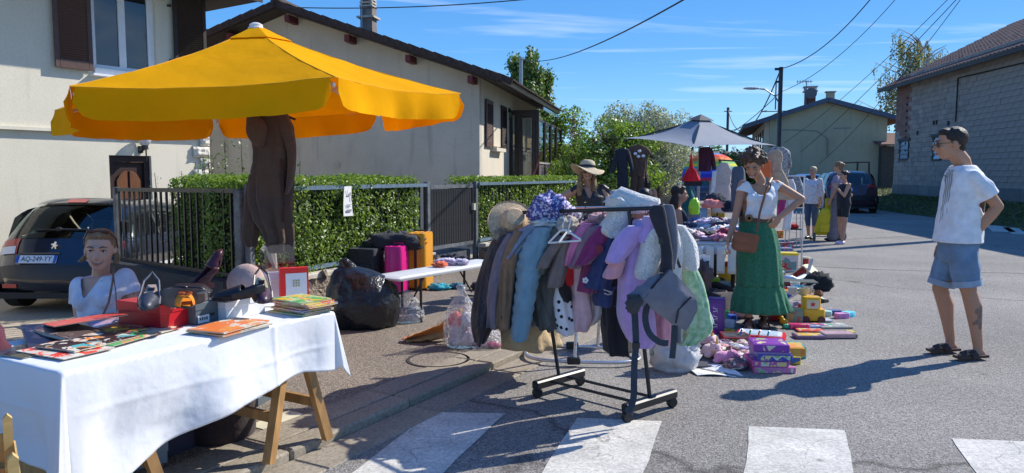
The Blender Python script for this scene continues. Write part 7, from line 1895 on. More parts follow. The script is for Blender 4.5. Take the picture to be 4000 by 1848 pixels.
limb(sh,[shN,lp(shN,elN,.35),lp(shN,elN,.68)],[.066,.076,.080]);limb(sh,[shF,lp(shF,elF,.35),lp(shF,elF,.6)],[.066,.072,.074])
so=voxel(sh,'shirt',m_wht,man,.008,5)
cutf(so,lambda p:scut(p,shN,elN,.64)or scut(p,shF,elF,.55)or p.z<pel.z+.012 or(p-nck-V3((0,0,.02))).length<.080)
wrk(so,.007,9,2);so.modifiers.new('t','SOLIDIFY').thickness=.004
m_emb=M('grey embroidery',(.30,.29,.25),.9)
for k in range(4):
 pts=[]
 for j in range(15):
  f=j/14;z_=chs.z+.10-f*.42;c_=lp(chs,pel,max(0,(f*.42-.1)/max(.01,(chs.z-pel.z))));a=-.10+.24*k/1.4*.62
  w_,d_=.178+G,.128+G;ax=sin(a+.35);ay=cos(a+.35)
  pts.append(V3((c_.x,c_.y,z_))+lat*(w_*ax)*(1 if f>.1 else .9)+frt*(d_+.001+.016*f)*ay*(1 if f>.12 else .93)+lat*.005*sin(j*1.6+k))
 mb=MB();mb.tube(pts,.0028 if k!=3 else .004,5);mb.bd('embroidery',m_emb,man)
mb=MB();q=lp(chs,nck,.45)+frt*.125+lat*.02;mb.tube([q,q+V3((-.012,0,-.05)),q+V3((.0,0,-.12))],.003,5);mb.tube([q+V3((-.02,0,-.02)),q+V3((.018,-.01,-.045))],.004,5);mb.bd('neck_lace',M('taupe lace',(.20,.17,.14),.9),man)
m_denim=fab('washed denim',(.13,.21,.31),var=.25,sc=6)
sh=MB();sh.rings(trg([(pel+V3((0,0,.06)),lat*.178,frt*.135),(pel,lat*.186,frt*.142),(pel-V3((0,0,.07)),lat*.188,frt*.142),(pel-V3((0,0,.14)),lat*.17,frt*.12)]))
for hp,kn in((hpN,knN),(hpF,knF)):limb(sh,[hp,lp(hp,kn,.45),lp(hp,kn,.90)],[.112,.108,.098])
so=voxel(sh,'shorts',m_denim,man,.009,4)
zN=lp(hpN,knN,.86).z
cutf(so,lambda p:p.z<zN or p.z>pel.z+.055);wrk(so,.007,8,5);so.modifiers.new('t','SOLIDIFY').thickness=.005
for hp,kn in((hpN,knN),(hpF,knF)):
 c_=lp(hp,kn,.86);d_=(kn-hp).normalized();mb=MB();mb.tube([c_-d_*.025,c_+d_*.022],.104,24,cap=False);mb.tube([c_+d_*.022,c_-d_*.025],.098,24,cap=False);mb.bd('rolled_cuff',M('denim cuff',(.30,.38,.46),.9,var=.15),man,smooth=True)
m_sand=gloss('brown sandal leather',(.055,.028,.018),rough=.55)
for an in(anN,anF):
 a0_=V3((an.x,an.y,0));mb=MB()
 mb.sht(lambda a,b_:a0_+V3((.065-.27*a,-.055+.0-.055*a+(b_)*(.085+.012*sin(a*3))+.008,.022)),12,3,.020);s_=mb.bd('sandal_sole',m_sand,man)
 for x_,w_ in((-.055,.05),(-.115,.045)):
  mb=MB();mb.sht(lambda a,b_,x_=x_,w_=w_:a0_+V3((x_-b_*w_+.05*(a-.5)*(1 if x_<-.1 else-1),-.035+.2*x_*.3-cos(a*pi)*.050,.022+.062*sin(a*pi)*(1-b_*.25))),12,3,.004);mb.bd('sandal_strap',m_sand,s_)
mb=MB();q=lp(knN,anN,.42)+V3((.05,-.03,0))
for k in range(5):mb.ell(q+V3((rng.uniform(-.012,.010),rng.uniform(-.012,.006),.035-k*.03)),(.018,.03,.022),8,6)
tat=mb.bd('tattoo_src',m_skin1);
tmat=M('tattoo ink on skin',(.16,.10,.075),.6,var=.5,sc=40,col2=(.34,.20,.14))
me=body.data;me.materials.append(tmat);cq=lp(knN,anN,.46)
for f in me.polygons:
 c_=f.center
 if abs(c_.z-cq.z)<.085+.02*sin(c_.x*90)and c_.x>cq.x-.005+.012*sin(c_.z*60)and c_.y<cq.y+.02 and(c_-cq).length<.13:f.material_index=1
bpy.data.objects.remove(tat)
# the woman in the white top and green skirt
yb=7.02;org=gp(2952,1276);wg=Tg('person','laughing woman with curly brown hair, white sleeveless top and long green skirt','person',(org.x,org.y,0))
J=lambda u,v,y=yb:dp(u,v,y)-org
hf=V3((-.42,-.78,-.52));hM=basis(hf);hc=J(2943,645,yb-.05);hsz=1.09
pel,wst,chs,nck=J(2955,905),J(2955,850),J(2962,770),J(2972,705)
lat=V3((.97,-.22,0));frt=V3((-.22,-.97,0))
shR,shL=J(3032,722),J(2902,722);elR,wrR=J(3132,778,yb-.10),J(3046,848,yb-.16);elL,wrL=J(2872,850,yb-.05),J(2845,940,yb-.18)
hpR,hpL=pel+lat*.085,pel-lat*.085;anR,anL=J(2985,1255,yb-.03),J(2925,1262,yb-.10);knR,knL=lp(hpR,anR,.5),lp(hpL,anL,.5)
b=MB();hsh(b,hc,hM,hsz);limb(b,[hc+hM@V3((0,.03,-.06)),nck,lp(nck,chs,.4)],[.046,.046,.055])
b.rings(trg([(pel-V3((0,0,.1)),lat*.15,frt*.11),(pel,lat*.165,frt*.12),(wst,lat*.125,frt*.09),(lp(wst,chs,.5),lat*.135,frt*.095),(chs,lat*.15,frt*.105),(lp(chs,nck,.45),lat*.145,frt*.075),(lp(chs,nck,.75),lat*.08,frt*.055)]))
for sx in(-1,1):b.ell(chs+lat*.068*sx+frt*.085-V3((0,0,.02)),.058,12,8)
limb(b,[shR,lp(shR,elR,.5),elR],[.048,.042,.034]);limb(b,[elR,lp(elR,wrR,.3),wrR],[.035,.035,.024]);hand(b,wrR,V3((-.6,-.2,-.75)),V3((.3,-.9,.1)),.92,.45,1)
limb(b,[shL,lp(shL,elL,.5),elL],[.047,.041,.033]);limb(b,[elL,lp(elL,wrL,.3),wrL],[.034,.034,.023]);hand(b,wrL,V3((-.25,-.3,-.8)),V3((-.8,.1,.3)),.92,.7,1)
for hp,kn,an in((hpR,knR,anR),(hpL,knL,anL)):
 limb(b,[hp,kn],[.085,.055]);limb(b,[kn,lp(kn,an,.35),an],[.052,.052,.032]);a0_=V3((an.x,an.y,.06));limb(b,[an,a0_],[.032,.032]);limb(b,[a0_+V3((.01,.03,-.025)),a0_+V3((-.03,-.07,-.02)),a0_+V3((-.04,-.14,-.035))],[.030,.030,.022])
 for k in range(5):tp=a0_+V3((-.065+.013*k,-.150-.004*k,-.038));limb(b,[tp+V3((.006,.03,.003)),tp],[.0095,.0085],8)
voxel(b,'body',m_skin1,wg,.0065,3);fcp(wg,hc,hM,hsz,smile=2,closed=True)
hcp(wg,hc,hM,hsz,M('curly brown hair',(.085,.048,.028),.5,var=.6,sc=40,bump=1,bsc=70),vol=1.04,clumps=200,cl=.014,seed=4,low=-.01)
sh=MB();G=.020
sh.rings(trg([(wst+V3((0,0,-.03)),lat*.145,frt*.11),(wst+V3((0,0,.03)),lat*.175,frt*.14),(lp(wst,chs,.5),lat*.168,frt*.14),(chs,lat*(.158+G),frt*(.130+G)),(lp(chs,nck,.45),lat*(.165),frt*.095),(lp(chs,nck,.68),lat*.13,frt*.07)]))
for s_,e_ in((shR,elR),(shL,elL)):limb(sh,[s_+(chs-s_)*.1,lp(s_,e_,.25)],[.056,.056])
for sx in(-1,1):sh.ell(chs+lat*.068*sx+frt*.095-V3((0,0,.02)),.064,12,8)
so=voxel(sh,'top',m_wht,wg,.008,5)
nb_=lp(chs,nck,.50)+frt*.10
dR,dL=(elR-shR).normalized(),(elL-shL).normalized()
cutf(so,lambda p:scut(p,shR,elR,.17,.085)or scut(p,shL,elL,.22,.085)or p.z<wst.z-.012 or((((p-nck).dot(lat))/.095)**2+((p.z-nck.z)/.135)**2<1 and(p-nck).dot(frt)>-.02)or(p-nck).length<.075)
wrk(so,.008,8,3);so.modifiers.new('t','SOLIDIFY').thickness=.003
m_green=fab('green printed viscose',(.022,.135,.065),var=.28,sc=55,bump=.4)
def skirt(rows,nm,mat,par,seed=0,nf=11,amp=.05,n=96):
 rs=[]
 rr=random.Random(seed);ph=[rr.uniform(0,6)for _ in range(3)]
 R_=smooth_rows(rows,5)
 for i,(c,a,b_)in enumerate(R_):
  f=i/(len(R_)-1);r=[]
  for k in range(n):
   t_=2*pi*k/n;w=1+amp*(.2+f)*(sin(nf*t_+ph[0]+f*.8)*.6+.5*sin((nf*2+3)*t_+ph[1])*.5+.8*mnoise.noise(V3((cos(t_)*2.5,sin(t_)*2.5,f*2+seed))))
   r.append(c+V3((a*cos(t_)*w,b_*sin(t_)*w,0)))
  rs.append(r)
 mb=MB();mb.rings(rs,cap=False);o=mb.bd(nm,mat,par,smooth=True);md=o.modifiers.new('t','SOLIDIFY');md.thickness=.004;return o
def smooth_rows(rows,k):
 out=[]
 for i in range(len(rows)-1):
  for j in range(k):
   t_=j/k;a,b_=rows[i],rows[i+1];out.append((lp(a[0],b_[0],t_),a[1]+(b_[1]-a[1])*t_,a[2]+(b_[2]-a[2])*t_))
 out.append(rows[-1]);return out
skirt([(J(2952,862),.150,.118),(J(2957,900),.175,.14),(J(2963,960),.195,.16),(J(2966,1040),.205,.18),(J(2968,1115),.215,.19)],'skirt',m_green,wg,3,13,.045)
skirt([(J(2968,1112),.212,.188),(J(2968,1135),.232,.20),(J(2970,1170),.255,.22),(J(2974,1214),.285,.235)],'ruffle',m_green,wg,5,17,.06)
mb=MB();c_=J(2953,853);rs=[[c_+V3((.157*cos(2*pi*k/32),.125*sin(2*pi*k/32),z_))for k in range(32)]for z_ in(-.028,.028)];mb.rings(rs);mb.bd('belt',M('olive woven belt',(.12,.085,.05),.8,var=.3,sc=40,bump=.6),wg)
mb=MB();q=J(2925,852,yb-.15);mb.lt([(.014,0),(.036,.002),(.036,.010),(.014,.012),(.014,0)],c=q,n=22,mat=Mx3.Rotation(R(90),3,'X'));mb.bd('buckle',gloss('horn buckle',(.22,.10,.04)),wg)
for an in(anR,anL):
 a0_=V3((an.x,an.y,0));mb=MB();mb.sht(lambda a,b_:a0_+V3((-.05+.085*b_-.04*a,.07-.26*a,.026)),8,3,.024);s_=mb.bd('sandal_sole',m_blks,wg)
 for y_ in(-.02,-.10):
  mb=MB();mb.sht(lambda a,b_,y_=y_:a0_+V3((-.012+y_*.3-cos(a*pi)*.046,y_-b_*.04,.02+.07*sin(a*pi))),10,2,.004);mb.bd('sandal_strap',m_blks,s_)
 mb=MB();mb.tube([a0_+V3((.040*cos(k*.6),.005+.045*sin(k*.6),.10))for k in range(11)],.007,6);mb.bd('ankle_strap',m_blks,s_)
m_leather=gloss('tan brown leather',(.23,.085,.035),rough=.5,var=.25,sc=10,bump=.2)
bo=dp(2912,948,yb-.27);bg_=Tg('shoulder_bag','tan brown leather crossbody bag on the hip of the woman in the green skirt','bag',tuple(bo),R(-8),rot=(0,R(8),R(-8)))
def bagf(mb,w,h,d,r=.03):
 pts=[]
 for cx__,cz__,a0_ in((w/2-r,h/2-r,0),(-w/2+r,h/2-r,90),(-w/2+r,-h/2+r,180),(w/2-r,-h/2+r,270)):
  pts+=[(cx__+r*cos(R(a0_+90*k/4)),cz__+r*sin(R(a0_+90*k/4)))for k in range(5)]
 mb.ps(pts,d)
mb=MB();bagf(mb,.22,.17,-.07,.035);mb.bd('body',m_leather,bg_,bevel=.006)
mb=MB();bagf(mb,.19,.115,-.012,.03);o=mb.bd('front_pocket',m_leather,bg_,bevel=.004,loc=(0,-.012,-.015))
mb=MB();bagf(mb,.225,.09,-.008,.03);mb.bd('flap',m_leather,bg_,loc=(0,-.016,.045))
def w2b(p):return bg_.matrix_basis.inverted()@p
bpy.context.view_layer.update()
st_=[w2b(p)for p in(dp(2955,905,yb-.25),dp(2968,830,yb-.19),dp(2988,760,yb-.165),dp(3006,712,yb-.09),dp(3016,694,yb+.0),dp(3010,720,yb+.1),dp(2980,800,yb+.15))]
mb=MB();mb.tube(st_,.010,8,flat=.35,up=(0,1,0));mb.bd('strap',m_leather,bg_)
mb=MB();
q=dp(2838,965,yb-.22)
kk=Tg('key_bunch','small bunch of keys and charms in the hand of the woman in the green skirt','keys',tuple(q));mb=MB()
for k in range(6):mb.box((rng.uniform(-.02,.02),rng.uniform(-.01,.01),-.02-k*.012),(.012,.004,.04),rz=rng.uniform(0,3))
mb.lt([(.014,-.002),(.018,-.002),(.018,.002),(.014,.002)],n=14,mat=Mx3.Rotation(R(90),3,'X'));mb.bd('keys',m_chrome,kk)
mb=MB();mb.ell((.01,0,-.03),.016,8,6);mb.bd('charm',m_lab,kk)
# woman in straw hat behind the rails
yb=9.0;org=gp(2300,1147);wh=Tg('person','smiling woman in straw hat and sunglasses with black sleeveless dress behind the racks','person',(org.x,yb,PW))
org=V3((org.x,yb,PW));J=lambda u,v,y=yb:dp(u,v,y)-org
hM=basis(V3((-.05,-1,-.02)));hc=J(2295,672,yb-.05);hsz=.98
pel,wst,chs,nck=J(2310,880),J(2310,838),J(2305,770),J(2300,720)
lat=V3((1,-.05,0));frt=V3((-.05,-1,0))
shL,shR=J(2252,742),J(2355,742);elL,wrL=J(2172,785,yb+.08),J(2240,815,yb+.10);elR,wrR=J(2380,800,yb+.0),J(2366,846,yb-.25)
b=MB();hsh(b,hc,hM,hsz);limb(b,[hc+V3((0,.03,-.07)),nck,lp(nck,chs,.4)],[.048,.048,.055])
b.rings(trg([(pel-V3((0,0,.1)),lat*.16,frt*.11),(pel,lat*.17,frt*.12),(wst,lat*.14,frt*.10),(chs,lat*.16,frt*.11),(lp(chs,nck,.45),lat*.15,frt*.08),(lp(chs,nck,.8),lat*.08,frt*.06)]))
limb(b,[shL,lp(shL,elL,.5),elL],[.055,.05,.038]);limb(b,[elL,wrL],[.038,.026]);hand(b,wrL,V3((.8,0,-.4)),V3((0,-1,0)),.9)
limb(b,[shR,lp(shR,elR,.5),elR],[.055,.048,.038]);limb(b,[elR,wrR],[.037,.026]);hand(b,wrR,V3((-.2,-.8,-.3)),V3((.3,0,1)),.9)
for sx in(-1,1):hp=pel+lat*.09*sx;limb(b,[hp,hp+V3((0,0,-.42)),V3((hp.x,hp.y,.08)),V3((hp.x,hp.y-.12,.04))],[.09,.055,.036,.026])
voxel(b,'body',m_skin3,wh,.008,3);fcp(wh,hc,hM,hsz,smile=2,glasses=m_sungl)
m_ginger=M('honey blonde hair',(.30,.17,.07),.5,var=.5,sc=30,bump=.8,bsc=60)
hcp(wh,hc,hM,hsz,m_hair_l,vol=.98,seed=2)
strn(wh,hc,hM,hsz,m_ginger,[[(.070,.0,.0),(.082,-.01,-.09),(.080,-.03,-.19),(.075,-.05,-.30)],[(.078,.02,-.02),(.10,-.01,-.12),(.11,-.03,-.21),(.10,-.05,-.29)]],.016,seed=3)
strn(wh,hc,hM,hsz,m_hair_l,[[(-.070,.0,.0),(-.080,-.0,-.09),(-.085,-.02,-.17),(-.075,-.03,-.24)],[(-.06,.04,-.02),(-.08,.03,-.10),(-.08,.01,-.2),(-.07,-.01,-.25)]],.016,seed=5)
m_bdress=M('black satin dress',(.022,.023,.028),.45,var=.2,sc=8,bump=.4,bsc=14,bdist=.02)
sh=MB();sh.rings(trg([(pel-V3((0,0,.5)),lat*.27,frt*.22),(pel,lat*.20,frt*.15),(wst,lat*.155,frt*.12),(chs,lat*.180,frt*.135),(lp(chs,nck,.45),lat*.17,frt*.10),(lp(chs,nck,.68),lat*.13,frt*.08)]))
for s_,e_,sx in((shL,elL,-1),(shR,elR,1)):limb(sh,[s_+V3((-.01*sx,0,.02)),s_+V3((.045*sx,0,-.005)),s_+V3((.06*sx,0,-.05))],[.055,.050,.030])
so=voxel(sh,'dress',m_bdress,wh,.009,4)
cutf(so,lambda p:(abs((p-nck).dot(lat))<.075-(nck.z-p.z)*.36 and p.z>chs.z-.02 and p.y<nck.y-.01)or(p-nck).length<.075 or p.z<.35)
wrk(so,.008,7,6);so.modifiers.new('t','SOLIDIFY').thickness=.004
hq=hc+V3((0,.008,.048));hh=Tg('straw_hat','wide brimmed cream straw hat with black band on the woman behind the racks','hat',tuple(V3(org)+hq),0,rot=(R(-5),R(3),0))
mb=MB();nb2=40;rs=[]
prof=[(.001,.100),(.045,.098),(.080,.080),(.092,.045),(.096,.005),(.11,-.006),(.15,-.018),(.19,-.028),(.205,-.034)]
for r_,z_ in prof:rs.append([V3((r_*cos(2*pi*k/nb2),r_*sin(2*pi*k/nb2)*.95,z_+(0 if r_<.1 else(r_-.1)*.45*sin(2*2*pi*k/nb2+.9)-(r_-.1)*.25*cos(2*pi*k/nb2))))for k in range(nb2)])
mb.rings(rs,cap=False);o=mb.bd('hat_body',M('cream straw',(.62,.50,.32),.85,var=.2,sc=40,bump=.9,bsc=140),hh,smooth=True);o.modifiers.new('t','SOLIDIFY').thickness=.004
mb=MB();mb.lt([(.097,.004),(.0985,.004),(.096,.034),(.093,.034)],n=30);mb.bd('band',m_blks,hh)
# seated woman behind the cloth table
yb=4.22;org=dp(390,1350,yb);org.z=PW-.05
ws=Tg('person','fair haired woman in white V neck T-shirt seated behind the cloth table','person',tuple(org))
J=lambda u,v,y=yb:dp(u,v,y)-org
hM=basis(V3((.30,-.95,-.04)),(.05,0,1));hc=J(392,978,yb-.06);hsz=1.04
nck,chs,wst,pel=J(393,1068),J(398,1142),J(402,1225),J(402,1275,yb+.04)
lat=V3((.93,-.10,.10)).normalized();frt=V3((.08,-.98,0))
shL,shR=J(312,1116),J(490,1084);elL,wrL=J(318,1248,yb-.02),J(366,1296,yb-.30);elR,wrR=J(528,1205,yb+.0),J(462,1278,yb-.28)
b=MB();hsh(b,hc,hM,hsz);limb(b,[hc+hM@V3((0,.03,-.07)),nck,lp(nck,chs,.4)],[.046,.046,.055])
b.rings(trg([(pel,lat*.17,frt*.13),(wst,lat*.135,frt*.10),(chs,lat*.15,frt*.11),(lp(chs,nck,.5),lat*.15,frt*.085),(lp(chs,nck,.85),lat*.10,frt*.065)]))
for sx in(-1,1):b.ell(chs+lat*.065*sx+frt*.085-V3((0,0,.03)),.056,12,8)
limb(b,[shL,lp(shL,elL,.5),elL],[.050,.045,.036]);limb(b,[elL,lp(elL,wrL,.3),wrL],[.037,.038,.025]);hand(b,wrL,V3((.5,-.8,-.1)),V3((0,0,1)),.9,.4,-1)
limb(b,[shR,lp(shR,elR,.5),elR],[.052,.047,.037]);limb(b,[elR,lp(elR,wrR,.3),wrR],[.038,.039,.025]);hand(b,wrR,V3((-.6,-.7,-.1)),V3((0,0,1)),.9,.4,1)
for sx in(-1,1):
 hp=pel+lat*.09*sx+V3((0,-.02,-.05));kn=V3((hp.x+sx*.03,hp.y-.40,max(.38,hp.z+.02)));limb(b,[hp,kn],[.09,.06]);an=V3((kn.x,kn.y+.06,.07));limb(b,[kn,lp(kn,an,.35),an],[.056,.054,.036]);limb(b,[an-V3((0,0,.02)),an+V3((0,-.15,-.04))],[.034,.024])
voxel(b,'body',m_skin2,ws,.0065,3);fcp(ws,hc,hM,hsz,smile=1,brow=M('light brow',(.13,.07,.04),.8),lips=M('soft lip',(.44,.19,.15),.5))
hcp(ws,hc,hM,hsz,m_hair_l,vol=.99,seed=8)
strn(ws,hc,hM,hsz,m_hair_l,[[(.060,.03,-.02),(.080,.04,-.05),(.105,.03,-.075)],[(-.07,.02,.0),(-.078,.0,-.04),(-.074,.0,-.07)]],.009,seed=3,spread=.008)
mb=MB();P=lambda p:hc+hM@(V3(p)*hsz)
for sx in(-1,1):mb.ell(P((sx*.032,-.052,.108)),(.026,.014,.010),12,6,mat=hM);mb.tube([P((sx*.055,-.045,.10)),P((sx*.080,.0,.06)),P((sx*.080,.03,.01))],.003,6)
mb.tube([P((-.012,-.056,.112)),P((.012,-.056,.112))],.004,6)
sg_=mb.bd('sunglasses',gloss('brown sunglasses',(.10,.03,.015),rough=.2),ws)
sh=MB();G=.018
sh.rings(trg([(pel+V3((0,0,.02)),lat*.19,frt*.15),(wst,lat*.168,frt*.135),(lp(wst,chs,.5),lat*.160,frt*.13),(chs,lat*(.158+G),frt*(.125+G)),(lp(chs,nck,.5),lat*.168,frt*.105),(lp(chs,nck,.88),lat*.125,frt*.08)]))
for s_,e_ in((shL,elL),(shR,elR)):limb(sh,[s_,lp(s_,e_,.3),lp(s_,e_,.58)],[.056,.060,.064])
for sx in(-1,1):sh.ell(chs+lat*.065*sx+frt*.092-V3((0,0,.03)),.062,12,8)
so=voxel(sh,'tshirt',fab('white jersey',(.60,.58,.64),bump=.25),ws,.008,5)
dL,dR=(elL-shL).normalized(),(elR-shR).normalized();pL,pR=lp(shL,elL,.52),lp(shR,elR,.52);vb=J(392,1152)
cutf(so,lambda p:scut(p,shL,elL,.52,.085)or scut(p,shR,elR,.52,.085)or(p-nck).length<.07 or(p.z>vb.z and abs((p-vb).dot(lat))<(p.z-vb.z)*.62+.003 and p.y<chs.y and p.z<nck.z+.05))
wrk(so,.006,8,9);so.modifiers.new('t','SOLIDIFY').thickness=.003
mb=MB();sp_=[J(445,1040,yb-.06),J(440,1100,yb-.14),J(425,1180,yb-.185),J(405,1225,yb-.20),J(380,1262,yb-.24)];mb.tube(sp_,.006,6);mb.tube([J(440,1050,yb-.08),J(452,1140,yb-.16),J(458,1245,yb-.22)],.003,5);mb.bd('bag_cord',M('brown cord',(.20,.11,.08),.8),ws)
mb=MB();mb.ell(J(398,1097,yb-.10),.005,8,6);mb.bd('pendant',m_chrome,ws)
mb=MB();mb.sht(lambda a,b_:J(352+a*140,1236+b_*60,yb-.16-.22*b_),6,6,.01);tag(mb.bd('lap_cloth',M('blue orange print',(.10,.22,.55),.8,var=.9,sc=4,col2=(.75,.35,.20)),ws,smooth=True))
mb=MB();mb.tube([J(458,1270,yb-.265)+V3((.028*cos(k*.6),0.0,.028*sin(k*.6)))for k in range(12)],.005,6);mb.bd('wrist_band',M('teal band',(.08,.28,.28),.7),ws)
mb=MB();mb.box((wst.x,wst.y+.02,.30),(.42,.40,.03));ch_o=Tg('chair','low folding chair carrying the woman behind the cloth table','chair',tuple(org))
mb=MB();zs=pel.z-.16;mb.box((pel.x,pel.y-.05,zs),(.44,.42,.03));mb.bd('seat',m_pine,ch_o)
for sx in(-1,1):
 for sy in(-1,1):mb=MB();mb.tube([(pel.x+sx*.20,pel.y-.05+sy*.18,zs),(pel.x+sx*.21,pel.y-.05+sy*.2,.0)],.013,8);mb.bd('leg',m_pine,ch_o)
mb=MB();bk=[V3((pel.x+.23*cos(pi*k/10),pel.y+.20,zs+.02+.42*sin(pi*k/10)))for k in range(11)];mb.tube(bk,.012,8);mb.bd('backrest',M('cane wood',(.42,.24,.12),.6),ch_o)
# smaller figures further off
def fig(label,u,vf,vh,y,skin,hairm,top,bottom,facing=(0,-1,0),seat=False,pose=None,legs='trousers',hair='short',sleeve=.5,vs=.011,z0=None,skirtlen=.5,shoes=m_blks,toplen=0.0,lean=(0,0)):
 """vf: picture row of the feet, vh: of the head top"""
 g=gp(u,vf)if y is None else V3((dp(u,700,y).x,y,0));y=g.y
 if z0 is not None:g.z=z0
 H=dp(u,vh,y).z-g.z;t=Tg('person',label,'person',tuple(g));k=H/1.70 if not seat else H/1.25
 f=V3(facing).normalized();l=V3((-f.y,f.x,0));up=V3((0,0,1));ln_=V3((lean[0],lean[1],0))
 drop=.45*k if seat else 0
 V=lambda a,b_,c_:l*a*k+f*b_*k+up*(c_*k-drop)+ln_*max(0,c_-.9)/.8
 hc=V(0,.02,1.585);hM=basis(f+V3((0,0,-.05)));pel,wst,chs,nck=V(0,0,.93),V(0,.01,1.08),V(0,0,1.28),V(0,-.01,1.43)
 p=dict(shL=(-.17,0,1.37),elL=(-.22,-.02,1.10),wrL=(-.20,.08,.88),shR=(.17,0,1.37),elR=(.22,-.02,1.10),wrR=(.20,.08,.88))
 if pose:p.update(pose)
 q={n_:V(*v_)for n_,v_ in p.items()}
 if seat:kn=[V(s_*.10,.42,.92)for s_ in(-1,1)];an=[V(s_*.10,.44,.53)for s_ in(-1,1)]
 else:kn=[V(s_*.09,.02,.48)for s_ in(-1,1)];an=[V(s_*.09,0+.06*s_,.08)for s_ in(-1,1)]
 b=MB();hsh(b,hc,hM,k);limb(b,[hc-up*.06*k,nck,lp(nck,chs,.4)],[.048*k,.048*k,.055*k],10)
 lk,fk=l*k,f*k
 b.rings(trg([(pel-up*.08*k,lk*.15,fk*.11),(pel,lk*.16,fk*.115),(wst,lk*.13,fk*.10),(chs,lk*.155,fk*.11),(lp(chs,nck,.55),lk*.14,fk*.08),(lp(chs,nck,.85),lk*.07,fk*.055)],16))
 for s_,e_,w_ in(('shL','elL','wrL'),('shR','elR','wrR')):
  limb(b,[q[s_],lp(q[s_],q[e_],.5),q[e_]],[.048*k,.044*k,.036*k],10);limb(b,[q[e_],q[w_]],[.036*k,.025*k],10);hand(b,q[w_],(q[w_]-q[e_]),l,.95*k,.5)
 hips=[pel+lk*.085*s_ for s_ in(-1,1)]
 for i in(0,1):limb(b,[hips[i],kn[i]],[.085*k,.056*k],10);limb(b,[kn[i],lp(kn[i],an[i],.35),an[i]],[.052*k,.052*k,.034*k],10);limb(b,[an[i]-up*.03*k,an[i]+fk*.13-up*.045*k],[.032*k,.024*k],10)
 voxel(b,'body',skin,t,vs,3);fcp(t,hc,hM,k,smile=1)
 if hair=='short':hcp(t,hc,hM,k,hairm,vol=1.0,seed=int(u))
 elif hair in('long','bun','longback'):
  hcp(t,hc,hM,k,hairm,vol=1.03,seed=int(u))
  if hair!='bun':strn(t,hc,hM,k,hairm,[[(s_*.055,.05,.02),(s_*.075,.07,-.1),(s_*.07,.08,-.22),(s_*.06,.07,-.36)]for s_ in(-1,0,1)],.024,seed=2,spread=.016)
  else:mb=MB();mb.ell(hc+hM@V3((0,.10*k,.04*k)),.042*k,10,8);mb.bd('hair_bun',hairm,t,smooth=True)
 sh=MB();G=.02
 sh.rings(trg([(pel-up*(.02+toplen)*k,lk*(.168+G),fk*(.125+G)),(wst,lk*(.15+G),fk*(.115+G)),(chs,lk*(.162+G),fk*(.118+G)),(lp(chs,nck,.5),lk*.155,fk*.095),(lp(chs,nck,.75),lk*.10,fk*.075)],16))
 if sleeve:
  for s_,e_,w_ in(('shL','elL','wrL'),('shR','elR','wrR')):
   if sleeve<=1:limb(sh,[q[s_],lp(q[s_],q[e_],sleeve)],[.056*k,.060*k],10)
   else:limb(sh,[q[s_],q[e_],lp(q[e_],q[w_],sleeve-1)],[.060*k,.054*k,.045*k],10)
 so=voxel(sh,'top',top,t,vs,4);cutf(so,lambda p_:(p_-nck).length<.075*k);wrk(so,.007,8,u%7);so.modifiers.new('t','SOLIDIFY').thickness=.004
 sh=MB();sh.rings(trg([(pel+up*.08*k,lk*.155,fk*.12),(pel,lk*.178,fk*.135),(pel-up*.10*k,lk*.17,fk*.125)],16))
 e={'trousers':1.9,'capri':1.35,'shorts':.55,'wide':1.95}[legs]
 for i in(0,1):
  pts=[hips[i],kn[i]]if e>1 else[hips[i],lp(hips[i],kn[i],e)];rad=[.098*k,(.072 if legs!='wide' else .10)*k]if e>1 else[.098*k,.088*k]
  limb(sh,pts,rad,10)
  if e>1:limb(sh,[kn[i],lp(kn[i],an[i],e-1)],[(.072 if legs!='wide' else .10)*k,(.06 if legs!='wide' else .12)*k],10)
 so=voxel(sh,'lower_garment',bottom,t,vs,3);wrk(so,.006,8,u%5)
 for i in(0,1):mb=MB();mb.ell(an[i]+fk*.05-up*.045*k,(.045*k,.13*k,.038*k),12,8,mat=Mx3((l,f,up)).transposed());mb.bd('shoe',shoes,t,smooth=True)
 return t,q,hc,k,g
m_flower=fab('white floral blouse',(.70,.68,.70),col2=(.28,.22,.28),var=.5,sc=34)
_mc['white floral blouse'].node_tree.nodes['Color Ramp'].color_ramp.elements[0].position=.52;_mc['white floral blouse'].node_tree.nodes['Color Ramp'].color_ramp.elements[1].position=.66
m_jean=fab('blue jeans',(.045,.075,.14));m_bc=fab('black cotton',(.018,.018,.022));m_sneak=gloss('pale lilac sneaker',(.60,.52,.62))
fig('elderly woman with short fair hair, white floral blouse and blue capri jeans',3168,934,650,None,m_skin3,m_hair_g,m_flower,m_jean,facing=(-.75,-.66,0),legs='capri',sleeve=1.3,toplen=.08,pose=dict(wrL=(-.16,.10,.86),wrR=(.20,.02,.86)))
t,q,hc,k,g=fig('young woman in black crop top and black shorts with her hand on her hip',3290,953,666,None,m_skin3,m_hair_k,m_bc,m_bc,facing=(-1,-.15,0),legs='shorts',hair='bun',sleeve=0,pose=dict(shL=(-.16,0,1.36),elL=(-.24,-.34,1.12),wrL=(-.16,-.02,.98),elR=(.20,.12,1.12),wrR=(.12,.26,1.30)),shoes=m_sneak)
fig('tall person with hair bun, lavender top and grey wide trousers behind the girl in black',3268,942,632,None,m_skin3,m_hair_l,fab('lavender cotton',(.24,.20,.28)),fab('grey linen',(.14,.13,.15)),facing=(-.6,.6,0),legs='wide',hair='bun',sleeve=.4,pose=dict(wrL=(-.18,.1,.86)))
fig('long haired woman in a dark dress seen from behind by the dark dress stall',2513,880,668,10.6,m_skin3,m_hair_b,fab('dark plum dress',(.03,.015,.02)),m_bc,facing=(.25,1,0),hair='longback',sleeve=0,z0=0,legs='wide')
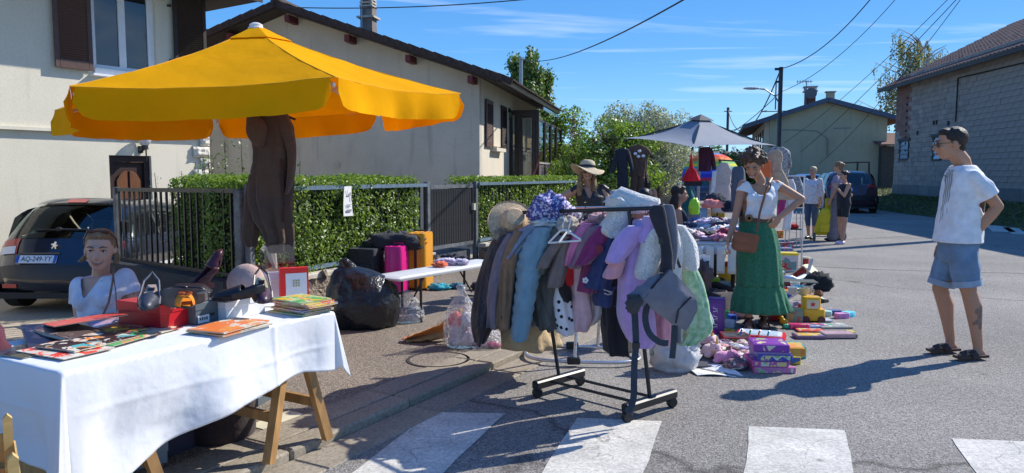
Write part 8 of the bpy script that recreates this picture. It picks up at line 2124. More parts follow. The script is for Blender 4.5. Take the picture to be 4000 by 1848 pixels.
t,q,hc,k,g=fig('man with black cap seated low in front of the brown hanging dress',2518,900,735,9.4,m_skin1,m_hair_k,M('dark shirt',(.025,.025,.03),.9),m_bc,facing=(.6,.8,0),seat=True,sleeve=.5,z0=0)
mb=MB();mb.lt([(.001,.085),(.05,.08),(.085,.045),(.092,.0),(.088,.0),(.0,.06)],c=hc+V3((0,.0,.03)),n=18);mb.box(hc+V3((.07,.10,.03)),(.12,.10,.01));o=mb.bd('cap',m_bc,t,smooth='auto')
t,q,hc,k,g=fig('woman in black strapless dress and sunglasses seated in a chair, seen in profile',2650,890,724,9.9,m_skin3,m_hair_b,m_bc,m_bc,facing=(.97,-.2,0),seat=True,hair='long',sleeve=0,z0=0,pose=dict(shL=(-.16,0,1.36),elL=(-.2,.05,1.10),wrL=(-.08,.34,1.18),elR=(.2,.05,1.08),wrR=(.08,.34,1.20)))
fig('bald man in teal T-shirt bending forward behind the seated woman',2672,880,655,11.2,m_skin1,m_skin1,fab('teal jersey',(.015,.11,.13)),m_bc,facing=(.95,-.3,0),sleeve=.6,z0=0,lean=(.12,0),pose=dict(wrL=(-.1,.30,1.0),elL=(-.18,.14,1.08)))
q=gp(3218,940);tr_=Tg('shopping_trolley','bright yellow wheeled shopping trolley beside the girl in black shorts','trolley',(q.x,q.y,0),R(-12))
m_yb=gloss('yellow nylon',(.72,.55,.01),rough=.45,bump=.5,bsc=12,bdist=.03)
def ty_(a,b_):
 pass
mb=MB();rs=[]
for z_,w_,d_,x_ in((.14,.17,.12,-.02),(.20,.20,.15,-.01),(.40,.20,.16,.04),(.58,.19,.16,.08),(.68,.17,.14,.10),(.72,.10,.08,.11)):
 rs.append([V3((x_+w_*math.copysign(abs(cos(2*pi*k/20))**.6,cos(2*pi*k/20)),d_*math.copysign(abs(sin(2*pi*k/20))**.6,sin(2*pi*k/20)),z_+.012*sin(k*1.9)))for k in range(20)])
mb.rings(rs);mb.bd('bag',m_yb,tr_)
mb=MB();mb.ps([(-.12,.0),(.14,.0),(.13,.17),(-.11,.17)],.02,o=(.0,-.165,.20));mb.bd('pocket',m_yb,tr_)
mb=MB();mb.tube([(-.12,-.05,.12),(-.02,.14,.5),(.05,.14,.95),(.12,.14,.95)],.012,8);mb.tube([(.1,-.05,.12),(.14,.14,.5),(.16,.14,.95),(.1,.14,.95)],.012,8);mb.tube([(-.2,0,.09),(.2,0,.09)],.01,6);mb.bd('frame',m_bpl,tr_)
for sx in(-1,1):mb=MB();mb.lt([(.03,-.018),(.085,-.018),(.085,.018),(.03,.018),(.03,-.018)],c=(sx*.20,0,.085),n=20,mat=Mx3.Rotation(R(90),3,'Y'));mb.bd('wheel',M('grey tyre',(.12,.12,.12),.7),tr_)
mb=MB();mb.sht(lambda a,b_:V3((.0+a*.12,-.02+.02*b_,.72+b_*.20)),2,2,.01);mb.bd('flap',m_yb,tr_)
q=gp(3200,930);mb=MB();crmp(mb,(0,0,0),(.12,.08,.2),8,.3);tag(mb.bd('shopping_bag',gloss('green shopping bag',(.02,.30,.09)),loc=(q.x-.02,q.y+.15,.36),smooth=True),'green shopping bag held behind the yellow trolley','bag')
# suitcases, bags and the white bench-high table by the hedge
def rbox(mb,c,d,r,rz=0,n=3):
 """box with rounded upright edges and a softened top"""
 w,h=d[0]/2,d[1]/2;pts=[]
 for sx,sy,a0_ in((1,1,0),(-1,1,90),(-1,-1,180),(1,-1,270)):
  for k in range(n+1):a=R(a0_+90*k/n);pts.append((sx*(w-r)+r*cos(a),sy*(h-r)+r*sin(a)))
 Mx=Mx3.Rotation(rz,3,'Z');rs=[]
 for z,k in((-.5*d[2],.97),(-.5*d[2]+r*.5,1),(.5*d[2]-r*.5,1),(.5*d[2],.955)):rs.append([V3(c)+Mx@V3((p[0]*k,p[1]*k,z))for p in pts])
 return mb.rings(rs)
def suitcase(label,u,v,y,w,d,h,mat,rz,ribs=3,soft=False):
 g=dp(u,v,y);t=Tg('suitcase',label,'suitcase',(g.x,g.y,PW),rz)
 mb=MB();rbox(mb,(0,0,h/2+.03),(w,d,h),.05,n=5);mb.bd('shell',mat,t,smooth='auto')
 if not soft:
  for k in range(ribs):x=(k-(ribs-1)/2)*w/(ribs+.5);mb=MB();mb.box((x,-d/2-.003,h/2+.03),(.022,.012,h*.9));mb.box((x,0,h+.03),(.022,d*.8,.010));mb.bd('shell_rib',mat,t,bevel=.004)
 else:mb=MB();mb.box((0,-d/2-.015,h*.45),(w*.75,.04,h*.5));mb.bd('pocket',mat,t,bevel=.012)
 mb=MB();mb.tube([(-.07,0,h+.03),(-.07,0,h+.055),(.07,0,h+.055),(.07,0,h+.03)],.010,8);mb.bd('handle',m_bpl if mat is not m_pinks else mat,t)
 mb=MB();mb.box((0,-d/2+.0,h*.5),(w*.12,.022,h*.96))if mat is m_yels else mb.box((w/2+.002,0,h/2),(.006,.012,h*.9));mb.bd('zip_band',m_bpl if mat is not m_pinks else mat,t)
 for sx in(-1,1):
  for sy in(-1,1):mb=MB();mb.ell((sx*w*.38,sy*d*.32,.022),.024,10,6);mb.bd('castor',m_bpl,t)
 return t
m_pinks=gloss('magenta shell',(.66,.02,.22),rough=.28);m_yels=gloss('amber shell',(.72,.30,.015),rough=.3);m_softb=fab('black suitcase cloth',(.020,.020,.022),rough=.7)
az=atan2(fd.y,fd.x)
suitcase('hard magenta pink suitcase standing beside the white folding table',1553,1000,8.75,.22,.40,.53,m_pinks,R(-8),2)
suitcase('hard amber yellow suitcase with black band standing behind the pink one',1640,1000,9.05,.25,.40,.66,m_yels,R(-8),3)
suitcase('soft black suitcase standing left of the pink suitcase',1430,1000,8.75,.36,.28,.50,m_softb,R(-20),soft=True)
g=dp(1545,975,8.9);mb=MB();crmp(mb,(0,0,0),(.40,.22,.15),23,.35,34,18,1.8)
tag(mb.bd('black_jacket',fab('black anorak',(.022,.022,.025),rough=.6,bump=.8,bsc=12),loc=(g.x,g.y,g.z),smooth=True),'black jacket thrown over the tops of the suitcases','jacket')
q0,q1=dp(1560,1095,8.1),dp(1960,1020,9.9);tz_=.52
A_,B_=gp(1555,1085,tz_),gp(1960,1018,tz_);d_=(B_-A_).normalized();L_=(B_-A_).length;ft=Tg('folding_table','low white plastic folding table beside the suitcases','table',(A_.x,A_.y,0),atan2(d_.y,d_.x))
m_wtab=gloss('white moulded plastic',(.68,.70,.70),rough=.4)
mb=MB();rbox(mb,(L_/2,.16,tz_-.02),(L_,.32,.04),.03);mb.bd('table_top',m_wtab,ft,smooth='auto')
for x in(.35,L_-.3):
 for y in(.04,.28):mb=MB();mb.tube([(x,y,tz_-.04),(x,y,PW)],.013,8);mb.bd('leg',m_bpl,ft)
 mb=MB();mb.tube([(x,.04,.16),(x,.28,.16)],.010,6);mb.bd('leg_brace',m_bpl,ft)
 mb=MB();mb.tube([(x,.18,.20),(x+.22*(1 if x<1 else-1),.18,tz_-.05)],.009,6);mb.bd('strut',m_bpl,ft)
ftg='clothes lying on the low white table'
for i,(u,v,r,c,lab)in enumerate(((1745,1028,(.14,.10,.045),(.55,.50,.68),'lilac white blouse heap on the low white table'),(1715,1036,(.09,.08,.035),(.80,.14,.06),'orange red garment at the left of the heap on the low white table'),(1800,1028,(.10,.08,.04),(.50,.46,.62),'pale lilac shirt at the right of the heap on the low table'),(1770,1010,(.16,.10,.05),(.03,.03,.04),'black garment at the back of the heap on the low table'))):
 p=gp(u,v+8,tz_+.01);mb=MB();crmp(mb,(0,0,0),r,i+20,.4,26,14,2.6);tag(mb.bd('folded_garment',fab('lowtab %d'%i,c),loc=(p.x,p.y+.1,tz_+.008),smooth=True),lab,'garment',ftg)
for i,(u,v,r,c,lab)in enumerate(((1710,1140,(.15,.10,.06),(.03,.30,.38),'turquoise cloth under the low white table'),(1785,1135,(.12,.10,.05),(.02,.11,.16),'dark petrol cloth right of the turquoise one under the low table'),(1870,1140,(.12,.10,.07),(.02,.02,.025),'black shoes bag under the right end of the low table'))):
 p=gp(u,v,PW);mb=MB();crmp(mb,(0,0,0),r,i+30,.35,24,12);tag(mb.bd('folded_cloth',fab('under %d'%i,c),loc=(p.x,p.y+.15,PW),smooth=True),lab,'cloth','things stored under the low white table')
m_bin=M('black refuse film',(.014,.015,.018),.30,var=.1,sc=5,bump=.8,bsc=13,bdist=.03,spec=.6)
g=gp(1400,1290,PW);mb=MB();n_=40;rs=[]
for z_,r_,ox in((0,.20,.0),(.0,.27,.0),(.08,.315,.0),(.22,.32,.0),(.36,.29,-.01),(.47,.225,-.04),(.52,.15,-.09),(.55,.07,-.13),(.60,.05,-.155),(.63,.015,-.16)):
 r=[]
 for k in range(n_):
  a=2*pi*k/n_;w=1+.15*(1-2*abs(mnoise.noise(V3((cos(a)*2.2,sin(a)*2.2,z_*5)))))+.09*mnoise.noise(V3((cos(a)*6,sin(a)*6,z_*9)));r.append(V3((ox+r_*w*cos(a),r_*.85*w*sin(a),z_)))
 rs.append(r)
R2=[]
for a,b in zip(rs,rs[1:]):R2+=[[lp(p,q,t_)for p,q in zip(a,b)]for t_ in(0,.33,.66)]
R2.append(rs[-1])
for ri,r in enumerate(R2):
 for k,p in enumerate(r):p+=V3((p.x,p.y,0)).normalized()*.012*fbm((p.x*9,p.y*9,p.z*9),1.3,3)if p.length>.01 else V3((0,0,0))
mb.rings(R2);tag(mb.bd('refuse_bag',m_bin,loc=(g.x,g.y+.22,PW),smooth=True),'big shiny black refuse bag tied at the top, beside the cloth table','bag')
m_film=bpy.data.materials.new('clear crinkled film');m_film.use_nodes=True;n_,l_=m_film.node_tree.nodes,m_film.node_tree.links
tr_s=n_.new('ShaderNodeBsdfTransparent');mx_=n_.new('ShaderNodeMixShader');nz_=n_.new('ShaderNodeTexNoise');nz_.inputs['Scale'].default_value=9;nz_.inputs['Detail'].default_value=4;rp=n_.new('ShaderNodeValToRGB');rp.color_ramp.elements[0].position=.38;rp.color_ramp.elements[1].position=.62;rp.color_ramp.elements[0].color=(.12,.12,.12,1);rp.color_ramp.elements[1].color=(.55,.55,.55,1)
l_.new(nz_.outputs[0],rp.inputs[0]);l_.new(rp.outputs[0],mx_.inputs[0]);b_=n_['Principled BSDF'];b_.inputs['Base Color'].default_value=(.8,.8,.82,1);b_.inputs['Roughness'].default_value=.18
bp_=n_.new('ShaderNodeBump');bp_.inputs['Strength'].default_value=1;bp_.inputs['Distance'].default_value=.05;l_.new(nz_.outputs[0],bp_.inputs['Height']);l_.new(bp_.outputs[0],b_.inputs['Normal'])
l_.new(tr_s.outputs[0],mx_.inputs[1]);l_.new(b_.outputs[0],mx_.inputs[2]);l_.new(mx_.outputs[0],n_['Material Output'].inputs[0])
def clearbag(label,u,v,r,h,cols,seed,y=None,z0=PW):
 g=gp(u,v,z0);t=Tg('clear_bag',label,'bag',(g.x,g.y+r[1],z0))
 mb=MB();n=26;rs=[]
 for f,k in((0,.8),(.02,1),(.3,1.06),(.55,.9),(.72,.62),(.84,.35),(.92,.22),(1,.30)):rs.append([V3((r[0]*k*(1+.14*fbm((cos(2*pi*j/n)*2,sin(2*pi*j/n)*2,f*4+seed),1.4,3))*cos(2*pi*j/n),r[1]*k*(1+.14*fbm((j*.4,f*4,seed),1.4,3))*sin(2*pi*j/n),f*h))for j in range(n)])
 mb.rings(rs);mb.bd('film',m_film,t,smooth=True)
 for i,c in enumerate(cols):
  mb=MB();crmp(mb,((i%2-.5)*r[0]*.7,((i//2)%2-.5)*r[1]*.5,.01+(i//2)*h*.16),(r[0]*.5,r[1]*.5,h*.16),seed+i,.3,18,10);mb.bd('content',fab('bagged %d %d'%(seed,i),c),t,smooth=True)
 return t
clearbag('clear plastic bag full of pink and white soft toys beside the orange bag',1800,1365,(.14,.12),.50,[(.60,.48,.52),(.55,.40,.46),(.70,.62,.66),(.62,.42,.48),(.75,.16,.12),(.6,.55,.6)],3)
clearbag('clear crinkled bag of shiny bits between the black bag and the suitcases',1585,1265,(.16,.11),.30,[(.30,.22,.22),(.45,.42,.45),(.35,.20,.16),(.25,.30,.36)],9)
clearbag('clear bag of purple sequined things on the ground under the quilted coat',1900,1370,(.15,.12),.18,[(.22,.08,.16),(.40,.04,.10),(.18,.16,.26)],15)
g=gp(1700,1335,PW);ob=Tg('cloth_bag','ochre and orange cloth bag slumped on the pavement by the clear toy bag','bag',(g.x,g.y,PW))
def flop(a,b):
 x=-.24+.46*a;z=max(.008,(.03+.24*a**1.5)*sin(pi*min(1,.08+.92*b))**.8);return V3((x,-.05+.34*b,z+.014*fbm((a*6,b*6,2),2,3)))
mb=MB();mb.sht(flop,22,16,.006);mb.bd('ochre_body',fab('ochre canvas',(.36,.20,.065),rough=.8,bump=.6,bsc=9,bdist=.03),ob,smooth=True)
mb=MB();mb.sht(lambda a,b:V3((-.27+.40*a,-.035+.10*b-.02,.02+.16*a*(1-b)+.012*fbm((a*5,b*5,7),2,3)+.012)),14,6,.006);mb.bd('orange_flap',fab('orange nylon',(.72,.17,.025),rough=.6),ob,smooth=True)
# grey parasol and what hangs from it
m_gcl=M('grey parasol cloth',(.26,.29,.34),.8,var=.06,sc=3,bump=.25,bsc=5,transl=.15,bdist=.03)
ga=dp(2738,455,12.0);go=dp(2722,850,12.0);go.z=0
gpz=Tg('parasol','pale grey square parasol with dark vent cap over the clothes stall','parasol',tuple(go))
cor=[dp(2433,540,12.0),dp(2703,574,10.75),dp(3035,569,12.2),dp(2760,545,13.4)]
ap_=ga-go;cor=[c-go for c in cor]
for k in range(4):
 a_,b_=cor[k],cor[(k+1)%4]
 def gf_(f,t,a_=a_,b_=b_):rim=a_.lerp(b_,t);p=(ap_*.98).lerp(rim,.07+.93*f)if 0 else ap_.lerp(rim,.06+.94*f);return p-V3((0,0,.07*sin(pi*f)+.05*4*t*(1-t)*f*f*-.6))
 mb=MB();mb.sht(gf_,10,12,.003);mb.bd('canopy_panel',m_gcl,gpz,smooth='auto')
 mb=MB();mb.bm_(ap_-V3((0,0,.05)),a_-V3((0,0,.05)),.02,.025);mb.bd('rib',m_rack,gpz)
mb=MB()
for k in range(4):
 a_,b_=cor[k],cor[(k+1)%4];mb.sht(lambda f,t,a_=a_,b_=b_:ap_.lerp(a_.lerp(b_,t),f*.17)+V3((0,0,.035-.02*f)),3,4,.004)
mb.bd('vent_cap',M('dark vent cloth',(.06,.065,.08),.8),gpz)
mb=MB();mb.tube([(0,0,.02),ap_],.024,10);mb.bd('pole',gloss('pale grey pole',(.42,.42,.42)),gpz);mb=MB();mb.tube([(0,0,0),(0,0,1.0)],.035,10);mb.bd('base_tube',m_zinc,gpz);mb=MB();mb.box((0,0,.04),(.55,.55,.07));mb.bd('foot',m_conc,gpz)
def hung(name,label,cat,y,dep,mat,pieces,seed,**k):
 t,o0=garm(name,label,cat,y,dep,mat,pieces,seed,**k);t['group']='clothes hung up round the grey parasol stall';return t,o0
hung('jumpsuit','slim black long sleeved dress hanging before the green bush','dress',10.2,.08,fab('navy black knit',(.016,.018,.026)),[('body',[(2431,580,26),(2431,592,54),(2430,640,40),(2432,700,40),(2434,750,44),(2440,775,46)]),('sleeve',[(2412,592,20),(2400,640,17),(2388,676,13)]),('sleeve',[(2450,592,20),(2464,640,17),(2472,678,13)])],30)
t,o0=hung('dress','brown dress with white appliqued flowers hanging beside the black one','dress',10.35,.08,fab('brown knit',(.085,.045,.030)),[('body',[(2492,566,26),(2494,580,70),(2496,640,62),(2492,690,58)]),('leg',[(2478,690,26),(2474,758,28)]),('leg',[(2506,690,26),(2500,758,28)]),('sleeve',[(2520,582,30),(2534,606,26)])],31)
for u,v in((2498,590),(2482,600),(2494,611),(2513,609)):mb=MB();mb.ell(dp(u,v,10.28)-o0,(.026,.006,.020),10,6);mb.bd('applique_flower',m_lab,t)
hung('knit_jumper','dark plum ribbed jumper hanging on the parasol pole','top',11.6,.08,fab('plum rib knit',(.045,.012,.030)),[('body',[(2756,574,26),(2758,586,50),(2756,630,46),(2750,670,40)]),('sleeve',[(2778,590,16),(2786,630,15),(2790,664,13)])],32)
t,o0=hung('tulle_skirt','bright red tulle costume with thin straps hanging left of the parasol pole','costume',10.8,.16,fab('red tulle',(.72,.012,.02)),[('bodice',[(2700,600,5),(2700,630,9),(2700,655,14)],.04),('skirt',[(2700,655,14),(2700,675,38),(2700,708,62)])],33,amp=.2,folds=9)
mb=MB();mb.box(dp(2706,716,10.8)-o0,(.24,.12,.08));mb.bd('black_hem',m_bc,t)
hung('lace_dress','long white lace dress on a stand in front of the rainbow parasol','dress',10.0,.14,fab('white lace',(.62,.58,.56),col2=(.46,.40,.38),var=.2,sc=40,transl=.3),[('bodice',[(2828,636,30),(2828,660,52),(2824,690,62),(2822,720,58)]),('skirt',[(2822,718,56),(2822,770,72),(2824,832,84)]),('sleeve',[(2794,668,20),(2788,730,18),(2786,800,26)],.06,M('white cotton',(.74,.74,.73)))],34)
st=Tg('garment_stand','thin black garment stand carrying the white lace dress','stand',tuple(V3((dp(2808,800,10.1).x,10.1,0))));zt_=dp(2808,625,10.1).z
mb=MB();mb.tube([(-.04,0,0),(0,0,zt_)],.012,8);mb.bd('post',m_rack,st);mb=MB();mb.tube([(-.02,0,zt_),(.28,0,zt_-.02)],.010,8);mb.bd('rail',m_rack,st)
for k in range(3):mb=MB();mb.tube([(-.04,0,.1),(-.04+.3*cos(k*2.1),.3*sin(k*2.1),.01)],.011,6);mb.bd('foot',m_rack,st)
hung('jacket','grey blue jacket hanging behind the laughing woman','jacket',9.0,.14,fab('slate jacket cloth',(.06,.075,.11)),[('body',[(2884,650,26),(2884,672,46),(2886,760,52),(2888,830,48)])],35)
t,o0=hung('linen_dress','beige linen dress hanging right of the laughing woman','dress',9.4,.12,fab('beige linen',(.42,.29,.19)),[('bodice',[(3030,586,22),(3028,604,52),(3026,650,50),(3030,670,56)]),('skirt',[(3030,668,56),(3042,720,74),(3056,780,84)])],36,amp=.16)
hung('patterned_top','black and white patterned blouse hanging behind the beige linen dress','blouse',9.9,.12,fab('black white pattern',(.03,.03,.035),col2=(.5,.5,.5),var=.5,sc=50),[('body',[(3040,574,30),(3044,594,78),(3046,650,74),(3040,700,60)]),('sleeve',[(3076,600,18),(3082,640,14),(3084,656,10)])],37)
hung('trousers','white trousers on the small rack right of the laughing woman','trousers',10.0,.1,fab('white twill',(.6,.6,.62)),[('body',[(3086,700,20),(3094,740,30),(3086,800,30),(3072,900,26)])],38)
hung('scarf','magenta and green scarves hanging low on the small rack','scarf',9.9,.1,fab('magenta silk',(.30,.02,.12)),[('body',[(3050,740,24),(3052,800,26),(3048,850,20)]),('green_scarf',[(3038,730,12),(3036,780,14),(3034,800,8)],.06,fab('green silk',(.06,.28,.12)))],39)
hung('dark_clothes','row of dark and striped clothes on the small rack','clothes',10.6,.2,fab('dark stripe',(.04,.05,.07),col2=(.35,.38,.42),var=.5,sc=30),[('body',[(3104,690,34),(3106,730,52),(3104,790,50)])],40,amp=.25)
r2=Tg('garment_rack','small chrome rack right of the laughing woman','clothes rack',(dp(3085,700,10.3).x,10.3,0));zt_=dp(3085,688,10.3).z
mb=MB();mb.tube([(-.28,0,zt_),(.22,0,zt_)],.011,8);mb.bd('hanging_rail',m_st,r2)
for x in(-.27,.2):mb=MB();mb.tube([(x,0,0),(x,0,zt_)],.011,8);mb.bd('post',m_st,r2)
rb_o=V3((dp(2775,700,16).x,16.0,0));rbm=bpy.data.materials.new('rainbow cloth');rbm.use_nodes=True;n_,l_=rbm.node_tree.nodes,rbm.node_tree.links
tc_=n_.new('ShaderNodeTexCoord');sx_=n_.new('ShaderNodeSeparateXYZ');l_.new(tc_.outputs['Object'],sx_.inputs[0]);mr=n_.new('ShaderNodeMapRange');zr0,zr1=dp(2775,705,16).z,dp(2775,597,16).z;mr.inputs['From Min'].default_value=zr0;mr.inputs['From Max'].default_value=zr1;l_.new(sx_.outputs[2],mr.inputs[0])
rp=n_.new('ShaderNodeValToRGB');rp.color_ramp.interpolation='CONSTANT';e_=rp.color_ramp.elements;e_[0].color=(.45,.02,.06,1);e_[1].position=.93;e_[1].color=(.05,.25,.55,1)
for p_,c_ in((.10,(.02,.04,.45)),(.24,(.05,.10,.60)),(.40,(.03,.35,.40)),(.50,(.75,.65,.03)),(.60,(.15,.50,.10)),(.68,(.80,.20,.02)),(.82,(.75,.05,.03))):q=e_.new(p_);q.color=(*c_,1)
l_.new(mr.outputs[0],rp.inputs[0]);l_.new(rp.outputs[0],n_['Principled BSDF'].inputs['Base Color']);n_['Principled BSDF'].inputs['Roughness'].default_value=.8
rt=Tg('beach_parasol','rainbow striped beach parasol far behind the white lace dress','parasol',tuple(rb_o));RR_=115*16/FOC
for k in range(8):
 def rf_(f,t,k=k):a=(k+t)*pi/4+.2;r=RR_*(1-.05*4*t*(1-t))*sin(f*pi/2);return V3((r*cos(a),r*sin(a),zr0+(zr1-zr0)*cos(f*pi/2)**.8+.0))
 mb=MB();mb.sht(rf_,10,4,.004);mb.bd('canopy_panel',rbm,rt,smooth='auto')
mb=MB();mb.tube([(0,0,0),(0,0,zr1+.1)],.02,8);mb.bd('pole',m_zinc,rt)
# clothes table with its heap
TA2=R(72.2);t0_=gp(2668,944,.74)
ct2=Tg('stall_table','long white covered stall table heaped with small clothes','table',(t0_.x,t0_.y,0),TA2)
LT,WT=2.7,.60
mb=MB();rbox(mb,(LT/2,-WT/2+.05,.725),(LT,WT,.04),.03);mb.bd('table_top',m_wtab,ct2)
for x in(.3,LT/2,LT-.3):
 for y in(-.02,-.5):mb=MB();mb.tube([(x,y,.71),(x,y,0)],.014,8);mb.bd('leg',m_bpl,ct2)
def tp2(x,y,z=.75):p=Mx3.Rotation(TA2,3,'Z')@V3((x,y,0));return V3((t0_.x+p.x,t0_.y+p.y,z))
mb=MB();mb.sht(lambda a,b:V3((.2+a*(LT-.4),.06-WT-.012*sin(a*60)-.01,.70-.5*b)),60,4,.003);mb.bd('white_skirt',fab('white stall cloth',(.66,.68,.70)),ct2,smooth=True)
mb=MB();mb.sht(lambda a,b:V3((.02-.012-.01*sin(a*30),.04-a*(WT-.02),.715-.10*b)),30,3,.003);mb.bd('end_cloth',fab('white stall cloth',(.66,.68,.70)),ct2,smooth=True)
pal=[(.02,.025,.06),(.20,.015,.04),(.70,.66,.68),(.55,.18,.26),(.03,.30,.26),(.06,.10,.28),(.62,.60,.56),(.34,.28,.42),(.03,.03,.035),(.25,.30,.42),(.60,.40,.44),(.12,.015,.05),(.45,.5,.52),(.5,.36,.05)]
cn=['navy','wine red','white','pink','sea green','blue','cream','lilac','black','pale blue','light pink','dark red','grey white','mustard']
cm=[fab('small garment %s'%n__,c,col2=tuple(min(1,x*1.6+.03)for x in c),var=.5,sc=22,bump=.7,bsc=18)for n__,c in zip(cn,pal)]
base_g=[]
for i in range(5):mb=MB();crmp(mb,(0,0,0),(.10,.075,.05),40+i,.55,22,12,2.8);base_g.append(mb)
order=[2,10,7,3,6,0,5,8,0,1,9,0,4,3,5,1,12,8,2,11,0,9,13,7,2,10,4,8,1,5,6,3,0,2,12,10,7,1,0,9,5,3,2,8,6,10,4,11,2,7,0,1,3,9]
gm={}
for i,ci in enumerate(order):
 row=i//5;col_=i%5;x=.12+row*.235+rng.uniform(-.06,.06);y=-.0-col_*.115+rng.uniform(-.03,.03);lay=rng.choice((0,0,.035,.06))
 key=(i%5,ci)
 if key not in gm:gm[key]=base_g[i%5].bd('small_garment',cm[ci],smooth=True);o=gm[key]
 else:o=gm[key].copy();COL.objects.link(o)
 o.location=tp2(x,y,.748+lay);o.rotation_euler=(rng.uniform(-.15,.15),rng.uniform(-.15,.15),rng.uniform(0,6.28));s_=rng.uniform(1.05,1.6);o.scale=(s_,s_,rng.uniform(.7,1.3))
 sd_=('hedge side','left','centre','right','street side')[col_]
 tag(o,'%s baby garment in the table heap, row %s from the near end, %s'%(cn[ci],'one two three four five six seven eight nine ten eleven'.split()[row],sd_),'garment','small garments heaped on the stall table')
for k in range(8):
 x=.2+k*.17;t_=tp2(x,.055-WT-.03,.70);mb=MB();mb.sht(lambda a,b:V3((-.045+.09*a,-.006-.012*sin(b*2.5+k),-.30*b)),2,6,.003)
 o=mb.bd('hanging_towel',M('white terry',(.72,.73,.72),.9,bump=.3),loc=t_,smooth=True);o.rotation_euler=(0,0,TA2);tag(o,'white terry strip on the street side of the stall table, %s from its near corner'%'first second third fourth fifth sixth seventh eighth'.split()[k],'strip','white strips hanging from the stall table edge')
for k in range(5):
 t_=tp2(-.02-.012,.0-.11*k-.06,.70);mb=MB();mb.sht(lambda a,b:V3((-.04+.08*a,-.006-.01*sin(b*2.5+k),-.28*b)),2,6,.003)
 o=mb.bd('hanging_strip',m_paper,loc=t_,smooth=True);o.rotation_euler=(0,0,TA2-R(90));tag(o,'white printed strip on the near end of the stall table, %s from the left'%'first second third fourth fifth'.split()[k],'strip','white strips on the near end of the stall table')
# boxes, toys and small goods
def bx(name,label,cat,u,v,w,d,h,col,rz=0,z=0,side=None,group=None,blobs=None,p=None):
 """cardboard or toy box with a printed face"""
 g=gp(u,v,z)if p is None else V3(p);t=Tg(name,label,cat,(g.x,g.y+d/2,g.z),rz,group)
 m=gloss('box %s'%name+str(len(_mc)),col,rough=.4);mb=MB();mb.box((0,0,h/2),(w,d,h));mb.bd('carton',m,t,bevel=min(.004,h/6))
 if blobs:
  cmx=cvm('print %d'%len(_mc)+label[:12],blobs[0],blobs[1:],len(label)*1.3+u*.01)
  if h>.03:mb=MB();mb.box((0,-d/2-.001,h/2),(w*.86,.002,h*.74));mb.bd('front_print',cmx,t)
  mb=MB();mb.box((0,0,h+.001),(w*.86,d*.8,.002));mb.bd('top_print',cmx,t)
  _mc['x'+label]=cmx
 return t
pz=[('lowest pink and white puzzle box of the five box stack',(.62,.20,.40),.30,.30),('second puzzle box from the bottom, pink, of the stack',(.55,.10,.35),.26,.26),('blue puzzle box in the middle of the stack',(.05,.10,.42),.25,.25),('flat lilac box near the top of the puzzle stack',(.30,.20,.45),.25,.25),('purple puzzle box on top of the stack',(.26,.05,.38),.255,.24)]
g=gp(3035,1462);zz=0
for k,(lab,c,w,d)in enumerate(pz):
 h=(.046,.042,.048,.018,.054)[k];bx('puzzle_box',lab,'puzzle',0,0,w,d,h,c,R((-2,-4,-3,-5,-8)[k]),group='puzzle boxes stacked on the road',blobs=[c,(.75,.6,.25),cWh,(.3,.5,.2),(.2,.3,.7)],p=(g.x+(.0,-.03,.0,-.01,-.02)[k],g.y+.02,zz));zz+=h+.001
bx('board_game','orange and yellow game box on a teal one right of the puzzle stack','game',3118,1392,.13,.18,.06,(.80,.40,.03),R(-8),.10,blobs=[(.80,.45,.05),cOr,cY]);bx('board_game','teal game box at the bottom right of the puzzle stack','game',3120,1402,.14,.2,.095,(.03,.34,.32),R(-8),blobs=[(.03,.34,.32),(.6,.5,.1)])
bx('game_box','small yellow and blue box beside the puzzle stack','game',3110,1425,.08,.12,.06,(.75,.60,.04),R(-5),blobs=[(.75,.6,.04),cBl])
bx('crayon_box','flat dark box with red front lettered Coloris behind the plush toys','box',2890,1345,.24,.26,.055,(.30,.02,.02),R(-6),blobs=[(.06,.05,.06),(.1,.1,.1)])
q=gp(2890,1345);text_obj('Coloris',.04,M('yellow print',(.8,.5,.05),.5),'lettering',bpy.data.objects[[o.name for o in bpy.data.objects if o.name.startswith('crayon_box')][-1]],(0,-.133,.028),(R(90),0,0))
g=gp(2998,1342);db=Tg('drawing_board','red framed magnetic drawing board with pale blue screen lying on the road','toy',(g.x,g.y+.18,.01),R(-22))
mb=MB();rbox(mb,(0,0,.02),(.42,.30,.04),.05,n=5);mb.bd('frame',gloss('bright red plastic',(.70,.01,.015)),db,smooth='auto');mb=MB();rbox(mb,(0,.005,.041),(.36,.235,.006),.02);s_=mb.bd('rim',m_lab,db);mb=MB();mb.box((.01,.02,.046),(.27,.17,.003));mb.bd('screen',gloss('pale blue screen',(.52,.64,.74)),s_)
for k,c in enumerate(((.02,.05,.5),(.02,.35,.08),(.8,.12,.02),(.02,.35,.55))):mb=MB();mb.tube([(-.16+.075*k,-.125,.05),(-.155+.075*k,-.115,.075),(-.145+.075*k,-.12,.09)],.008,6);mb.bd('magnet',gloss('magnet %d'%k,c),db)
mb=MB();mb.lt([(.03,0),(.07,0),(.07,.02),(.03,.02),(.03,0)],n=18);o=mb.bd('toy_ring',gloss('turquoise plastic',(.02,.42,.50)));q=gp(2935,1320);o.location=(q.x,q.y+.1,.01);tag(o,'turquoise plastic ring behind the red drawing board','toy')
t_=bx('toy_box','tall purple toy box with white writing beside the play mat','box',2803,1305,.15,.14,.32,(.09,.025,.22),R(-20),blobs=[(.09,.025,.22),(.12,.03,.3)])
mb=MB()
for k in range(6):mb.bm_((-.02,-.073,.06+k*.036),(.02,-.073,.06+k*.036+.012*(-1)**k),.002,.006);mb.bm_((.018*(-1)**k,-.073,.05+k*.036),(.018*(-1)**k,-.073,.075+k*.036),.002,.006)
mb.bd('print_mark',m_lab,t_)
